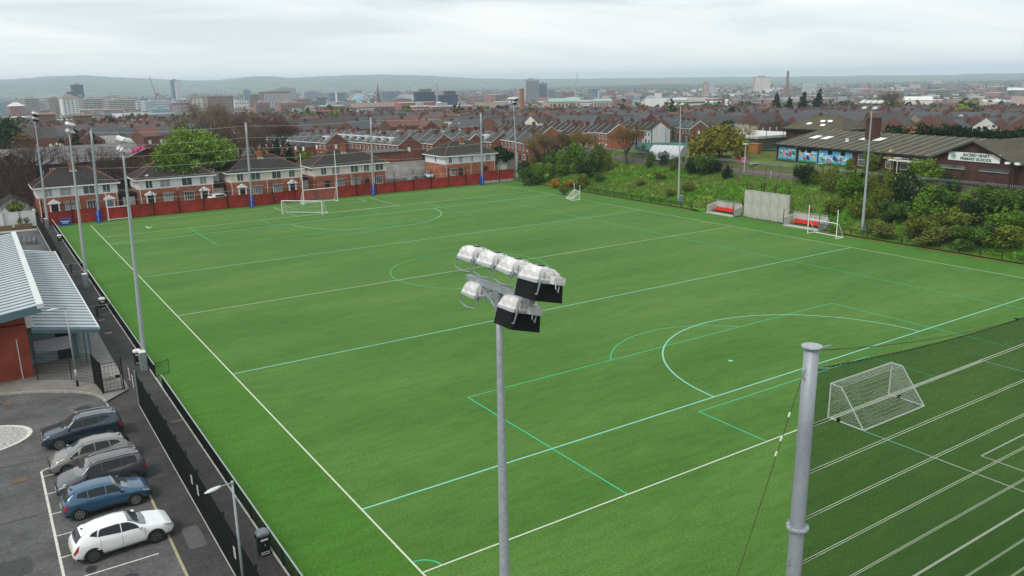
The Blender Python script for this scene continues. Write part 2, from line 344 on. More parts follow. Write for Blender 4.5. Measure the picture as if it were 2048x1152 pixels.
for n_, (a, b) in {'touchline': ((0, NE), (0, y7)), 'touchline.': ((XW, NE), (XW, y7)), 'end_line': ((0, NE), (XW, NE)), 'end_line.': ((0, y7), (XW, y7)), 'halfway_line': ((0, y3), (XW, y3)), 'goal_line': ((0, 0), (XW, 0)), 'goal_line.': ((0, y6), (XW, y6))}.items():
    seg(n_.rstrip('.'), 'line_white', a, b, ZW if 'touch' in n_ else ZW + 0.004, 0.10)
for y in (y1, y2, y4, y5): seg('twenty_line' if y in (y1, y5) else 'forty_five_line', 'line_cyan', (0, y), (XW, y), ZC, 0.125)
arc('semicircle', 'line_cyan', (XD, y1), 12.41, 0, PI, ZC + 0.002, 0.125); arc('semicircle', 'line_cyan', (XD, y5), 12.41, PI, 2 * PI, ZC + 0.002, 0.125)
for s, y0 in ((1, 0.0), (-1, y6)):
    for hw, dp in ((20.16, 16.5), (9.16, 5.5)):
        nm = 'penalty_box_line' if hw > 10 else 'goal_box_line'
        seg(nm, 'line_green', (xc - hw, y0 + s * dp), (xc + hw, y0 + s * dp), ZG)
        for q in (-1, 1): seg(nm, 'line_green', (xc + q * hw, y0), (xc + q * hw, y0 + s * dp), ZG + 0.002)
    a0 = math.acos(0) - math.acos(5.5 / 9.15); a1 = PI / 2 - math.acos(5.5 / 9.15)
    t0 = math.asin(5.5 / 9.15)
    arc('penalty_arc', 'line_green', (xc, y0 + s * 11), 9.15, s * t0, s * (PI - t0), ZG + 0.004)
    for q, tt in ((0, (0, PI / 2)), (XS, (PI / 2, PI))):
        arc('corner_arc', 'line_green', (q, y0), 1.0, s * tt[0], s * tt[1], ZG + 0.003, n=12)
    # large and small rectangle of the longer pitch
    yb = NE if s == 1 else y7
    for hw, dp in ((9.2, 12.4), (6.85, 4.25)):
        seg('rectangle_line', 'line_white', (XD - hw, yb + s * dp), (XD + hw, yb + s * dp), ZW + 0.008)
        for q in (-1, 1): seg('rectangle_line', 'line_white', (XD + q * hw, yb), (XD + q * hw, yb + s * dp), ZW + 0.006)
    for q in (-1, 1): seg('rectangle_line', 'line_cyan', (XD + q * 9.2, y0), (XD + q * 9.2, y0 - s * 6.2), ZW + 0.012)
seg('side_line', 'line_green', (XS, 0), (XS, y6), ZG + 0.005)
arc('centre_circle', 'line_green', (xc, y3), 9.15, 0, 2 * PI, ZG + 0.001, n=80)
arc('penalty_spot', 'line_cyan', (xc, 11), 0.1, 0, 2 * PI, ZC, 0.18, 12)
for q, dd in ((-2.4, .35), (4.2, .3)): pass

# paths and car park on the left
MB().quad((-6.95, -30, -0.008), (-4.75, -30, -0.008), (-4.75, 118, -0.008), (-6.95, 118, -0.008)).build('path', M['asphalt2'], kind='structure')
MB().quad((-60, -40, -0.016), (-6.95, -40, -0.016), (-6.95, 118, -0.016), (-60, 118, -0.016)).build('car_park', M['asphalt'], kind='structure')
MB().quad((-8.62, -20, -0.004), (-6.95, -20, -0.004), (-6.95, 32, -0.004), (-8.62, 32, -0.004)).build('footway', M['asphalt2'], kind='structure')
# raised pavement in front of the clubhouse, edged by kerb stones
kc = [(-18, 38.4), (-16.4, 37.4), (-14.8, 36.45), (-13.5, 35.9), (-12.38, 35.3), (-11.3, 34.6), (-10.3, 33.8), (-9.6, 33.0), (-9.17, 32.3), (-8.85, 31.3), (-8.72, 30.3)]
pv = MB(); top = [(x, y, 0.105) for x, y in kc] + [(-7.0, 32.0, 0.105), (-7.0, 46, 0.105), (-18, 46, 0.105)]
pv.poly(top); pv.build('pavement', pm('concrete_paving', (0.185, 0.175, 0.16), 0.9, 0, 0.2, 0.8, 7, coord='World', fine=0.14), kind='structure')
pave2 = MB().quad((-9.1, 42, 0.112), (-6.98, 32.6, 0.112), (-6.98, 76, 0.112), (-9.1, 76, 0.112)).build('side_pavement', pm('pale_paving', (0.23, 0.22, 0.205), 0.9, 0, 0.18, 1.0, 7, coord='World', fine=0.1), kind='structure')
kerb = bpy.data.objects.new('kerb', None); COL.objects.link(kerb); kerb['kind'] = 'structure'
def stones(pts, L, w, z0, z1, name, mat, par):
    P = [Vector((a, b, 0)) for a, b in pts]; acc = 0.0
    for a, b in zip(P, P[1:]):
        ln = (b - a).length; k = max(1, round(ln / L)); d = (b - a) / ln; ang = math.atan2(d.y, d.x)
        for i in range(k):
            c = a + d * (ln * (i + 0.5) / k)
            MB().box((0, 0, 0), (ln / k - 0.015, w, z1 - z0)).build(name, M[mat], par, (c.x, c.y, (z0 + z1) / 2 + rnd.uniform(-.004, .004))).rotation_euler[2] = ang
stones(kc, 0.9, 0.14, -0.1, 0.12, 'kerb_stone', 'kerb', kerb)
M['edging'] = pm('pale_edging', (0.34, 0.29, 0.185), 0.9, 0, 0.3, 3, 6, coord='World', fine=0.2)
stones([(-8.71, 30.2), (-8.69, -12)], 0.92, 0.12, -0.1, 0.006, 'edging_stone', 'edging', kerb)
# painted bays of the car park
cpk = bpy.data.objects['car_park']
def cpl(a, b, w=0.1, z=0.004):
    a, b = Vector((a[0], a[1], 0)), Vector((b[0], b[1], 0)); d = (b - a).normalized(); n = Vector((-d.y, d.x, 0)) * w / 2; k = Vector((0, 0, z))
    MB().quad(a - n + k, b - n + k, b + n + k, a + n + k).build('bay_line', M['paint'], cpk)
cpl((-13.3, 21.2), (-13.27, 6), 0.12); cpl((-13.3, 21.2), (-9.67, 23.75), 0.12, 0.0)
for y, x1 in ((20.42, -12.3), (18.0, -9.4), (15.45, -9.4), (12.95, -9.4), (10.72, -9.4), (8.46, -9.4), (6.1, -9.4)): cpl((-13.25, y + .0), (x1, y), 0.09, 0.002)
cpl((-9.67, 23.75), (-8.8, 22.9), 0.09, 0.003); cpl((-12.3, 20.42), (-9.4, 20.2), .09, .002)
for k in range(5): cpl((-12.9 + k * .62, 21.3 + k * .44), (-12.45 + k * .62, 20.95 + k * .44), 0.09, 0.001)
PT = [pm('tarmac_patch_dark', (0.055, 0.055, 0.056), .9, 0, .2, 3, coord='World'), pm('tarmac_patch_pale', (0.098, 0.096, 0.094), .9, 0, .2, 3, coord='World'), pm('oil_stain', (0.035, 0.034, 0.033), .6, 0, .3, 3, coord='World')]
for i, (x, y, a, b, r) in enumerate(((-14.6, 16.5, 1.5, .7, 1), (-15.2, 11, .8, .8, 0), (-14.2, 23.5, 2.1, .45, 1), (-11.2, 12.9, .35, .25, 2), (-10.9, 7.2, .4, .3, 2), (-11.6, 27.6, 1.3, .6, 0), (-7.8, 18, .5, 1.6, 0), (-7.7, 9, .4, 1.1, 1), (-12.2, 8.9, .22, .3, 2), (-10.2, 30.2, .5, .4, 2))):
    MB().poly([(x + a * (1 + .12 * rnd.uniform(-1, 1) * (r == 2)) * (math.copysign(abs(math.cos(t)) ** (.25 if r < 2 else 1), math.cos(t))), y + b * math.copysign(abs(math.sin(t)) ** (.25 if r < 2 else 1), math.sin(t)), .0022 + .0004 * i) for t in np.linspace(0, 2 * PI, 28, endpoint=False)]).build('tarmac_patch' if r < 2 else 'oil_stain', PT[r], cpk)
# turning circle of painted setts
tcn = MB(); tcn.poly([(-17.2 + 3.9 * math.cos(t), 28.0 + 2.6 * math.sin(t), 0.004) for t in np.linspace(0, 2 * PI, 40, endpoint=False)])
o = tcn.build('turning_circle', pm('worn_paint_disc', (0.12, 0.12, 0.12), 0.9, 0, .1, 5, 6, coord='World', col2=(0.55, 0.54, 0.50), stretch=(1, 2.2, 1)), cpk)
q = MB(); L_ = []
for i in range(61):
    t = 2 * PI * i / 60
    for rr in (1.0, 0.93): L_.append((-17.2 + 3.9 * rr * math.cos(t), 28.0 + 2.6 * rr * math.sin(t), 0.010))
q.add(L_, [(2 * i, 2 * i + 1, 2 * i + 3, 2 * i + 2) for i in range(60)]).build('turning_circle_edge', M['paint'], cpk)
# iron and concrete covers let into the ground
def cover(px, py, sx, sy, mat, lab):
    p = G(px, py); tag(MB().box((0, 0, 0), (sx, sy, 0.02)).build('access_cover', mat, None, (p[0], p[1], 0.004)), lab, 'access cover', 'access covers in the paving')
CV = pm('cover_concrete', (0.22, 0.19, 0.165), 0.9, 0, 0.2, 5); CV2 = pm('cover_rust', (0.13, 0.085, 0.06), 0.9, 0, 0.3, 5)
cover(217, 666, .55, .55, CV, 'pale square access cover in the path beside the clubhouse gate')
cover(354, 842, .75, .5, CV2, 'brown rectangular access cover in the path behind the tall black fence')
cover(38, 962, .75, .5, CV2, 'rusty rectangular access cover in the asphalt left of the parking bays')
cover(16, 808, .6, .5, CV2, 'rusty access cover near the kerb at the left edge of the car park')
cover(203, 640, .5, .4, CV, 'small pale cover on the path by the barrier gate')

# grass bank on the right
bk = MB(); bx = list(np.arange(82.75, 104.01, 0.75)); by = list(np.arange(-20, 127, 1.0))
def bz(x, y): return (-.06 if x < 84.3 and 38.2 < y < 63 else 0) * 6 + T(x, y) + (0.02 if x < 83.2 else 0.03 + 0.28 * max(0, math.sin(x * 1.7 + 2 * math.sin(y * .31)) * math.sin(y * .83 + x * .4)) * lstep(83.5, 86, x) * (1 - lstep(94.5, 96, x)))
bk.v = [(x, y, bz(x, y) + rnd.uniform(-.05, .09) * lstep(83.5, 85, x) * (1 - lstep(95, 96.5, x))) for y in by for x in bx]; k = len(bx)
bk.f = [(j * k + i, j * k + i + 1, (j + 1) * k + i + 1, (j + 1) * k + i) for j in range(len(by) - 1) for i in range(k - 1)]; bk.m = [0] * len(bk.f)
bk.build('grass_bank', M['bank'], kind='structure')
def sheet(name, mat, x0, x1, y0, y1, dz, st=4.0):
    q = MB(); X = np.linspace(x0, x1, max(2, int((x1 - x0) / st) + 1)); Y = np.linspace(y0, y1, max(2, int((y1 - y0) / st) + 1))
    q.v = [(x, y, T(x, y) + dz) for y in Y for x in X]; n = len(X)
    q.f = [(j * n + i, j * n + i + 1, (j + 1) * n + i + 1, (j + 1) * n + i) for j in range(len(Y) - 1) for i in range(n - 1)]; q.m = [0] * len(q.f)
    return q.build(name, mat, kind='structure')
M['pinkpath'] = pm('pinkish_path', (0.15, 0.115, 0.11), 0.9, 0, 0.15, 0.8, 5, coord='World')
sheet('school_path', M['pinkpath'], 96.9, 99.2, -10, 104, 0.07, 1.0)
sheet('school_lawn', M['lawn'], 99.2, 103.6, -10, 104, 0.08, 1.0)
sheet('school_grass', M['lawn'], 103.6, 150, 66, 140, 0.05)
sheet('school_yard', M['road'], 103.6, 150, -10, 66, 0.03)
# tufts on the bank
def tufts(n, x0, x1, y0, y1, hmin, hmax, mats, name):
    V = []; Fc = []; Mi = []
    for i in range(n):
        x = rnd.uniform(x0, x1); y = rnd.uniform(y0, y1); z = bz(x, y); h = rnd.uniform(hmin, hmax); mi = rnd.choice((0, 0, 0, 1, 1, 2)) if math.sin(x * .5 + y * .21) + rnd.random() > .6 else rnd.choice((1, 2, 2, 0))
        for b in range(3):
            a = rnd.uniform(0, 2 * PI); w = .06; lx, ly = rnd.uniform(-.25, .25), rnd.uniform(-.25, .25); o = len(V)
            V += [(x + math.cos(a) * w, y + math.sin(a) * w, z - .03), (x - math.cos(a) * w, y - math.sin(a) * w, z - .03), (x + lx, y + ly, z + h)]; Fc.append((o, o + 1, o + 2)); Mi.append(mi)
    q = MB(); q.v = V; q.f = Fc; q.m = Mi; return q.build(name, mats, kind='stuff')
tufts(26000, 83.8, 96.5, 8, 112, .15, .5, [pm('grass_blade', (0.06, 0.20, 0.010), .9, 0, .2, 1, spec=.1), pm('grass_blade_pale', (0.12, 0.24, 0.025), .9, 0, .2, 1, spec=.1), pm('grass_blade_dry', (0.19, 0.18, 0.075), .9, 0, .2, 1, spec=.1)], 'grass')

# hills: heights from the skyline of the photograph
SKY = [(-900, 172), (-500, 168), (-200, 164), (0, 159), (60, 156), (110, 152), (175, 150.5), (230, 155), (300, 157), (380, 161), (440, 160), (500, 153), (540, 152), (580, 157), (640, 153), (700, 150), (770, 149), (830, 150), (900, 154), (960, 157), (1060, 158), (1200, 157), (1330, 155.5), (1450, 154), (1540, 154), (1620, 152.5), (1700, 152), (1800, 150.5), (1900, 150), (1960, 147), (2048, 146), (2300, 150), (2700, 160), (3300, 168)]
def interp(tab, x):
    for (a, b), (c, d) in zip(tab, tab[1:]):
        if a <= x <= c: return b + (d - b) * (x - a) / (c - a)
    return tab[0][1] if x < tab[0][0] else tab[-1][1]
def hills(name, tab, d0, d1, dback, zfoot, mat, n=240, rows=22, bumpy=3.0):
    q = MB(); pxs = np.linspace(-900, 3000, n)
    Ds = list(np.linspace(d0, d1, rows)) + [d1 + 300, d1 + (dback - d1) * .5, dback]
    for D in Ds:
        for px in pxs:
            y = interp(tab, px); p = at(px, y, D); zt = at(px, y, d1)[2]
            t = (D - d0) / (d1 - d0)
            if D <= d1: z = zfoot + (zt - zfoot) * (0.62 * t + 0.38 * sstep(0, 1, t)) + bumpy * math.sin(px * .013 + D * .004) * math.sin(px * .031 - D * .0021) * t * (1 - t) * 4
            else: z = zt - (D - d1) * 0.02
            if D == d1: z += rnd.uniform(-1.5, 2.5)
            q.v.append((p[0], p[1], z))
    q.f = [(j * n + i, j * n + i + 1, (j + 1) * n + i + 1, (j + 1) * n + i) for j in range(len(Ds) - 1) for i in range(n - 1)]; q.m = [0] * len(q.f)
    return q.build(name, mat, kind='structure', smooth=True)
def hill_mat(name, cs, cell):
    mt = bpy.data.materials.new(name); mt.use_nodes = True; t = mt.node_tree; n = t.nodes; L = t.links; bs = n['Principled BSDF']; bs.inputs['Roughness'].default_value = 1; bs.inputs['Specular IOR Level'].default_value = 0
    gp = n.new('ShaderNodeNewGeometry'); vo = n.new('ShaderNodeTexVoronoi'); vo.inputs['Scale'].default_value = cell; L.new(gp.outputs['Position'], vo.inputs['Vector'])
    cr = n.new('ShaderNodeValToRGB'); L.new(vo.outputs['Color'], cr.inputs[0])
    for i, (p_, c) in enumerate(cs):
        e = cr.color_ramp.elements[i] if i < 2 else cr.color_ramp.elements.new(p_)
        e.position = p_; e.color = c + (1,)
    ns = n.new('ShaderNodeTexNoise'); ns.inputs['Scale'].default_value = cell * 3; ns.inputs['Detail'].default_value = 8; L.new(gp.outputs['Position'], ns.inputs['Vector'])
    r2 = n.new('ShaderNodeValToRGB'); L.new(ns.outputs[0], r2.inputs[0]); r2.color_ramp.elements[0].position = .45; r2.color_ramp.elements[1].position = .6
    mxx = n.new('ShaderNodeMixRGB'); L.new(r2.outputs[0], mxx.inputs[0]); L.new(cr.outputs[0], mxx.inputs[1]); mxx.inputs[2].default_value = (0.065, 0.09, 0.08, 1); L.new(mxx.outputs[0], bs.inputs['Base Color'])
    return mt
hills('hills', SKY, 3600, 6600, 9000, -27, hill_mat('hazed_hill_fields', [(0.0, (0.11, 0.145, 0.12)), (1.0, (0.24, 0.25, 0.22)), (0.5, (0.14, 0.18, 0.14))], 0.006))  # field colours lightened and blued, adding painted haze to the real haze volume
SKY2 = [(-900, 200), (900, 200), (1000, 181), (1100, 176), (1250, 170), (1350, 168), (1450, 170), (1600, 174), (1700, 168), (1800, 166), (1900, 163.5), (2048, 161), (2400, 160), (3000, 170)]
hills('wooded_rise', SKY2, 2900, 3900, 4300, -27, hill_mat('suburb_woods', [(0.0, (0.035, 0.05, 0.025)), (1.0, (0.12, 0.11, 0.10)), (0.6, (0.05, 0.065, 0.03))], 0.03), bumpy=1.0)
# ================================================================== CLUBHOUSE
club = thing('clubhouse', 'red brick clubhouse with ribbed grey metal roofs beside the car park', 'building', (-12.46, 39.0, 0))
X0, Y0 = -12.46, 39.0
def L3(x, y, z): return (x - X0, y - Y0, z)
w = MB(); w.bx(-12, -0.0, 0, 34, 0, 4.3); w.prism([(-9, 0, 4.2), (0, 0, 4.2), (0, 0, 5.45), (-9, 0, 4.3)], (0, 34, 0)); w.build('brick_wall', M['brick_club'], club)
w = MB(); w.bx(0.02, 3.6, 3.3, 34, 0, 3.0); w.build('render_wall', M['grey_paint'], club)
d = MB(); d.bx(1.9, 2.95, 3.2, 3.29, 0.12, 2.25).build('door', M['black'], club)
MB().bx(2.3, 2.75, 3.17, 3.199, 1.6, 1.75).build('door_sign', M['offwhite'], [o for o in KIDS(club) if o.name.startswith('door')][-1])
MB().bx(3.15, 3.35, 3.2, 3.29, 0.12, 2.5).build('door_frame', M['teal_trim'], club)
for a, b in ((3.72, 1.15), (4.05, 1.15), (3.9, 12), (3.9, 24)): MB().bar((a, b, 0.1), (a, b, 2.75), 0.07, n=8).build('column', M['teal_trim'], club)
MB().bar((0.85, 3.2, 2.75), (0.85, 3.2, 2.62), 0.16, 0.12, n=10).build('wall_lamp', M['lampwhite'], club)
MB().bx(.35, 2.9, 3.05, 3.18, .95, 2.0).build('notice_board', pm('lilac_board', (0.42, 0.42, 0.48), .6, 0, .05, 2), club)
MB().bar((-0.75, -.06, .1), (-0.75, -.06, 3.2), .035).build('downpipe', M['offwhite'], club)
# lower roof: a pan per bay between standing seams
zl, zr, xl, xr, ya, yb = 3.85, 3.02, 0.32, 4.72, 0.15, 36.6
SEAM = pm('roof_sheet', (0.42, 0.475, 0.50), 0.5, 0.05, 0.17, 0.5, 7, stretch=(1, 1, 1)); SEAMD = pm('roof_seam', (0.15, 0.18, 0.19), 0.5, 0.3, 0)
GUT = pm('gutter_metal', (0.60, 0.63, 0.62), 0.5, 0.1, 0.08, 2)
nb = 34; st = (yb - ya) / nb
pan = MB(); pan.quad((xl, 0.03, zl), (xr, 0.03, zr), (xr, st - 0.03, zr), (xl, st - 0.03, zl))
pan.mat(1).prism([(xl, -0.035, zl - .01), (xr, -0.035, zr - .01), (xr, -0.035, zr + 0.06), (xl, -0.035, zl + 0.06)], (0, 0.05, 0))
pme = pan.mesh('roof_panel', [SEAM, SEAMD])
for i in range(nb): link('roof_panel', pme, club, (0, ya + i * st, 0))
b = MB(); b.prism([(xl, ya - .12, zl - .4), (xr + .06, ya - .12, zr - .4), (xr + .06, ya - .12, zr + .06), (xl, ya - .12, zl + .06)], (0, .1, 0)); b.build('fascia', M['teal_trim'], club)
b = MB(); b.prism([(xl, ya - .16, zl - .12), (xr + .1, ya - .16, zr - .12), (xr + .1, ya - .16, zr + .0), (xl, ya - .16, zl + .0)], (0, .038, 0)); b.build('fascia_trim', M['grey_paint'], club)
MB().prism([(xl, ya, zl - .42), (xr, ya, zr - .3), (xr, ya, zr - .22), (xl, ya, zl - .34)], (0, yb - ya, 0)).build('soffit', M['offwhite'], club)
b = MB(); b.bx(xr, xr + .12, ya - .1, yb, zr - .12, zr + .04); b.build('gutter', GUT, club)
b = MB(); b.prism([(xl - .3, ya, zl + .02), (xl + .22, ya, zl - .01), (xl + .22, ya, zl + .12), (xl - .3, ya, zl + .15)], (0, yb - ya, 0)); b.build('flashing', GUT, club)
# upper roof
ux, uz, sl, ua, ub = 0.98, 5.85, 0.14, -1.6, 34.9
nb = 36; st = (ub - ua) / nb; xw = -9
pan = MB(); pan.quad((xw, .03, uz + sl * (xw - ux)), (ux, .03, uz), (ux, st - .03, uz), (xw, st - .03, uz + sl * (xw - ux)))
pan.mat(1).prism([(xw, -.035, uz + sl * (xw - ux) - .01), (ux, -.035, uz - .01), (ux, -.035, uz + .06), (xw, -.035, uz + sl * (xw - ux) + .06)], (0, .07, 0))
pme = pan.mesh('roof_panel', [SEAM, SEAMD])
for i in range(nb): link('roof_panel', pme, club, (0, ua + i * st, 0))
b = MB(); b.prism([(xw, ua - .14, uz + sl * (xw - ux) - .5), (ux + .1, ua - .14, uz - .5), (ux + .1, ua - .14, uz + .07), (xw, ua - .14, uz + sl * (xw - ux) + .07)], (0, .12, 0)); b.build('fascia', M['teal_trim'], club)
b = MB(); b.bx(ux - .14, ux + .3, ua - .15, ub, uz - .2, uz + .14); b.build('ridge_capping', GUT, club)
MB().prism([(xw, ua - .02, uz + sl * (xw - ux) - .32), (ux, ua - .02, uz - .32), (ux, ua - .02, uz - .25), (xw, ua - .02, uz + sl * (xw - ux) - .25)], (0, ub - ua, 0)).build('soffit', M['offwhite'], club)

# ================================================================== FENCES ON THE LEFT
def rib_panel(w, h, z0, dx, dz, r=0.004, mat='mesh'):
    q = MB()
    for i in range(int(w / dx) + 1): x = i * w / int(w / dx); q.bx(x - r, x + r, -r, r, z0, z0 + h)
    for j in range(int(h / dz) + 1): z = z0 + j * h / int(h / dz); q.bx(0, w, -r * 1.3, r * 1.3, z - r, z + r)
    return q
# low spectator rail along the touchline
lf = thing('spectator_fence', 'low black mesh fence with a pale top rail along the left touchline', 'fence', (-4.93, -18, 0))
LW = 2.45; pme = rib_panel(LW, .86, .08, .05, .22, .0042).mesh('mesh_panel', M['mesh']); pst = MB().box((0, 0, .52), (.06, .06, 1.04)).mesh('post', M['black'])
n = 55; gate_k = (20,)
for k in range(n):
    y = k * LW
    if k in gate_k: continue
    link('mesh_panel', pme, lf, (0, y, 0), rz=PI / 2); link('post', pst, lf, (0, y, 0))
    MB().bx(-.03, .03, y, y + LW, 1.0, 1.045).build('top_rail', M['galv'] if k < 30 else M['offwhite'], lf)
MB().bx(-.075, .02, 0, n * LW, 0, .075).build('kerb_strip', M['conc'], lf)
gt = thing('pitch_gate', 'small black gate standing open onto the turf beside the nearest left mast', 'gate', (-4.9, 33.6, 0))
q = MB()
for a, b_ in (((0, 0, .05), (0, 0, 1.1)), ((1.05, .45, .05), (1.05, .45, 1.1)), ((0, 0, 1.08), (1.05, .45, 1.08)), ((0, 0, .1), (1.05, .45, .1))): q.bar(a, b_, .022)
q.build('gate_frame', M['black'], gt); q = MB()
for i in range(1, 9): q.bar((1.05 * i / 9, .45 * i / 9, .1), (1.05 * i / 9, .45 * i / 9, 1.08), .006, n=4)
q.build('gate_mesh', M['mesh'], gt)
# tall twin-wire fence between car park and path
tf = thing('security_fence', 'tall black twin wire fence between the car park and the path', 'fence', (-6.9, -9, 0))
TW = 2.5; tme = rib_panel(TW, 2.36, .04, .05, .2, .0075).mesh('mesh_panel', M['mesh']); tps = MB().box((0.05, 0, 1.25), (.07, .06, 2.5)).mesh('post', M['black'])
for k in range(15):
    link('mesh_panel', tme, tf, (0, k * TW, 0), rz=PI / 2); link('post', tps, tf, (0, k * TW, 0))
link('post', tps, tf, (0, 15 * TW, 0))
MB().bx(-.05, .01, 0, 37.5, 0, .04).build('kerb_strip', M['conc'], tf)
tf2 = thing('security_fence', 'tall black twin wire fence between the clubhouse and the path running to the red wall', 'fence', (-7.05, 77.5, 0))
for k in range(16):
    link('mesh_panel', tme, tf2, (0, k * TW, 0), rz=PI / 2); link('post', tps, tf2, (0, k * TW, 0))
MB().bx(-.07, .01, 0, 40, 0, .10).build('kerb_strip', M['conc'], tf2)
SIG = pm('sign_board', (0.60, 0.60, 0.58), .5, 0, .05, 3); SIGR = pm('sign_red', (0.45, 0.03, 0.03), .5, 0, .05, 3)
def sign(y, z0, w, h, mats, lab, red=False):
    s = thing('fence_sign', lab, 'sign', (-6.99, y, z0), 0, 'signs fixed to the tall black fence')
    MB().box((0, 0, h / 2), (.014, w, h)).build('board', mats[0], s)
    for j in range(3): MB().box((-.009, 0, h * (.25 + .25 * j)), (.006, w * (.7 - .15 * (j % 2)), h * .09)).build('print', mats[1], s)
sign(30.9, 1.1, .4, .9, (SIG, SIGR), 'white and red sign on the fence nearest the gate posts'); sign(29.5, 1.0, .4, .9, (SIG, SIGR), 'white and red sign on the fence next to the pale grey post')
sign(11.9, 1.35, .32, .45, (M['offwhite'], M['black']), 'small white notice on the black fence opposite the blue car')
sign(10.6, 1.3, .32, .5, (M['offwhite'], M['black']), 'small white notice on the black fence opposite the white car')
sign(3.9, 1.3, .32, .5, (M['offwhite'], M['black']), 'white notice on the black fence behind the near lamp post')
MB().bx(-6.97, -6.9, 28.36, 28.44, 0, 2.55).build('steel_post', M['galv'])
tag(bpy.data.objects['steel_post'], 'pale grey steel post in the black fence by the two red signs', 'post')
# low compound fence and gate by the clubhouse
def run(name, lab, pts, h, px=2.4, rail=False, mat='mesh', cat='fence', dz=.24, dx=.14, r=.0065):
    t = thing(name, lab, cat, (pts[0][0], pts[0][1], .1))
    for (a, b_) in zip(pts, pts[1:]):
        v = Vector((b_[0] - a[0], b_[1] - a[1], 0)); L = v.length; k = max(1, round(L / px)); ang = math.atan2(v.y, v.x)
        me = rib_panel(L / k, h - .05, .05, dx, dz, r).mesh('mesh_panel', M[mat])
        for i in range(k):
            p = Vector((a[0] - pts[0][0], a[1] - pts[0][1], 0)) + v * (i / k)
            link('mesh_panel', me, t, p, rz=ang); MB().box((0, 0, h / 2), (.07, .07, h + .08)).build('post', M['black'], t, p, )
    MB().box((0, 0, h / 2), (.07, .07, h + .08)).build('post', M['black'], t, (pts[-1][0] - pts[0][0], pts[-1][1] - pts[0][1], 0))
    return t
run('compound_fence', 'black wire fence with horizontal wires in front of the clubhouse door', [(-12.3, 38.0), (-10.2, 36.55), (-8.9, 34.6)], 2.25)
run('gate_side_fence', 'dense black fence panel between the wire fence and the pedestrian gate', [(-8.88, 34.55), (-8.68, 32.1)], 2.3, dx=.05, r=.009)
pg = thing('pedestrian_gate', 'black pedestrian gate with a lock box between the kerb and the tall fence', 'gate', (-8.62, 32.0, .1))
q = MB(); 
for a, b_ in (((0, 0, .05), (0, 0, 2.25)), ((1.2, 0, .05), (1.2, 0, 2.25)), ((0, 0, 2.2), (1.2, 0, 2.2)), ((0, 0, .1), (1.2, 0, .1)), ((0, 0, 1.0), (1.2, 0, 1.0))): q.bar(a, b_, .03)
q.build('gate_frame', M['black'], pg); rib_panel(1.2, 2.1, .1, .2, .26, .006).build('gate_mesh', M['mesh'], pg); MB().box((1.0, -.02, 1.12), (.3, .06, .16)).build('lock_box', M['black'], pg)
for x in (-.06, 1.32): MB().box((x, 0, 1.2), (.09, .09, 2.4)).build('gate_post', M['black'], pg)
def barrier(y, lab):
    t = thing('barrier_gate', lab, 'gate', (-6.95, y, 0))
    MB().bar((.0, 0, 1.05), (2.0, .0, 1.08), .03).build('top_rail', M['galv_dark'], t); MB().bar((.75, 0, .12), (2.0, 0, .12), .025).build('bottom_rail', M['galv_dark'], t)
    for x in (.65, .78, 1.98): MB().bar((x, 0, 0), (x, 0, 1.1), .045).build('gate_post', M['black'], t)
    MB().box((.9, 0, .95), (.16, .08, .14)).build('lock_box', M['black'], t)
    q = MB(); [q.bar((.8 + i * .13, 0, .12), (.8 + i * .13, 0, 1.05), .007, n=4) for i in range(1, 9)]; q.build('gate_mesh', M['mesh'], t)
barrier(54.5, 'black barrier gate across the path nearer the clubhouse end'); barrier(77, 'black barrier gate across the path beside the second mast')
# bins on the path
def bin_(x, y, lab, near=False):
    t = thing('litter_bin', lab, 'bin', (x, y, 0), 0, 'litter bins along the path')
    def ring(a, b_, z, c=.10): return [(-a + c, -b_, z), (a - c, -b_, z), (a, -b_ + c, z), (a, b_ - c, z), (a - c, b_, z), (-a + c, b_, z), (-a, b_ - c, z), (-a, -b_ + c, z)]
    MB().loft([ring(.24, .24, .02), ring(.26, .26, .05), ring(.27, .27, .78)]).build('body', pm('bin_plastic', (0.015, 0.016, 0.017), .45, 0, .2, 4), t)
    MB().loft([ring(.29, .29, 1.02), ring(.29, .29, 1.13), ring(.24, .24, 1.2)]).build('lid', M['grey_bin'] if near else M['offwhite'], t)
    q = MB(); [q.box((sx * .25, sy * .25, .9), (.07, .07, .26)) for sx in (-1, 1) for sy in (-1, 1)]; q.build('corner_posts'[:-1], M['black'], t)
    MB().loft([ring(.2, .2, .78), ring(.2, .2, 1.0)]).build('liner', M['black'], t)
    for z in (.1, .2): MB().bx(-.2, .2, -.278, -.268, z, z + .035).build('band', M['offwhite'], t)
    MB().bx(-.17, .17, -.285, -.275, .80, .9).build('print_strip', M['offwhite'], t)
    MB().prism([(-.02, -.278, .52), (.05, -.278, .52), (.03, -.278, .62), (.0, -.278, .66)], (0, .008, 0)).build('symbol', M['galv'], t)
M['grey_bin'] = pm('bin_lid_grey', (0.14, 0.15, 0.17), .4, 0, .1, 3)
bin_(-5.33, 5.6, 'black litter bin with a grey lid by the near lamp post', True)
for y, l in ((57, 'black bin with a pale lid just beyond the nearer barrier gate'), (99, 'black bin with a pale lid farthest along the path'), (37.6, 'black bin with a pale lid behind the nearest left mast')): bin_(-5.45, y, l)

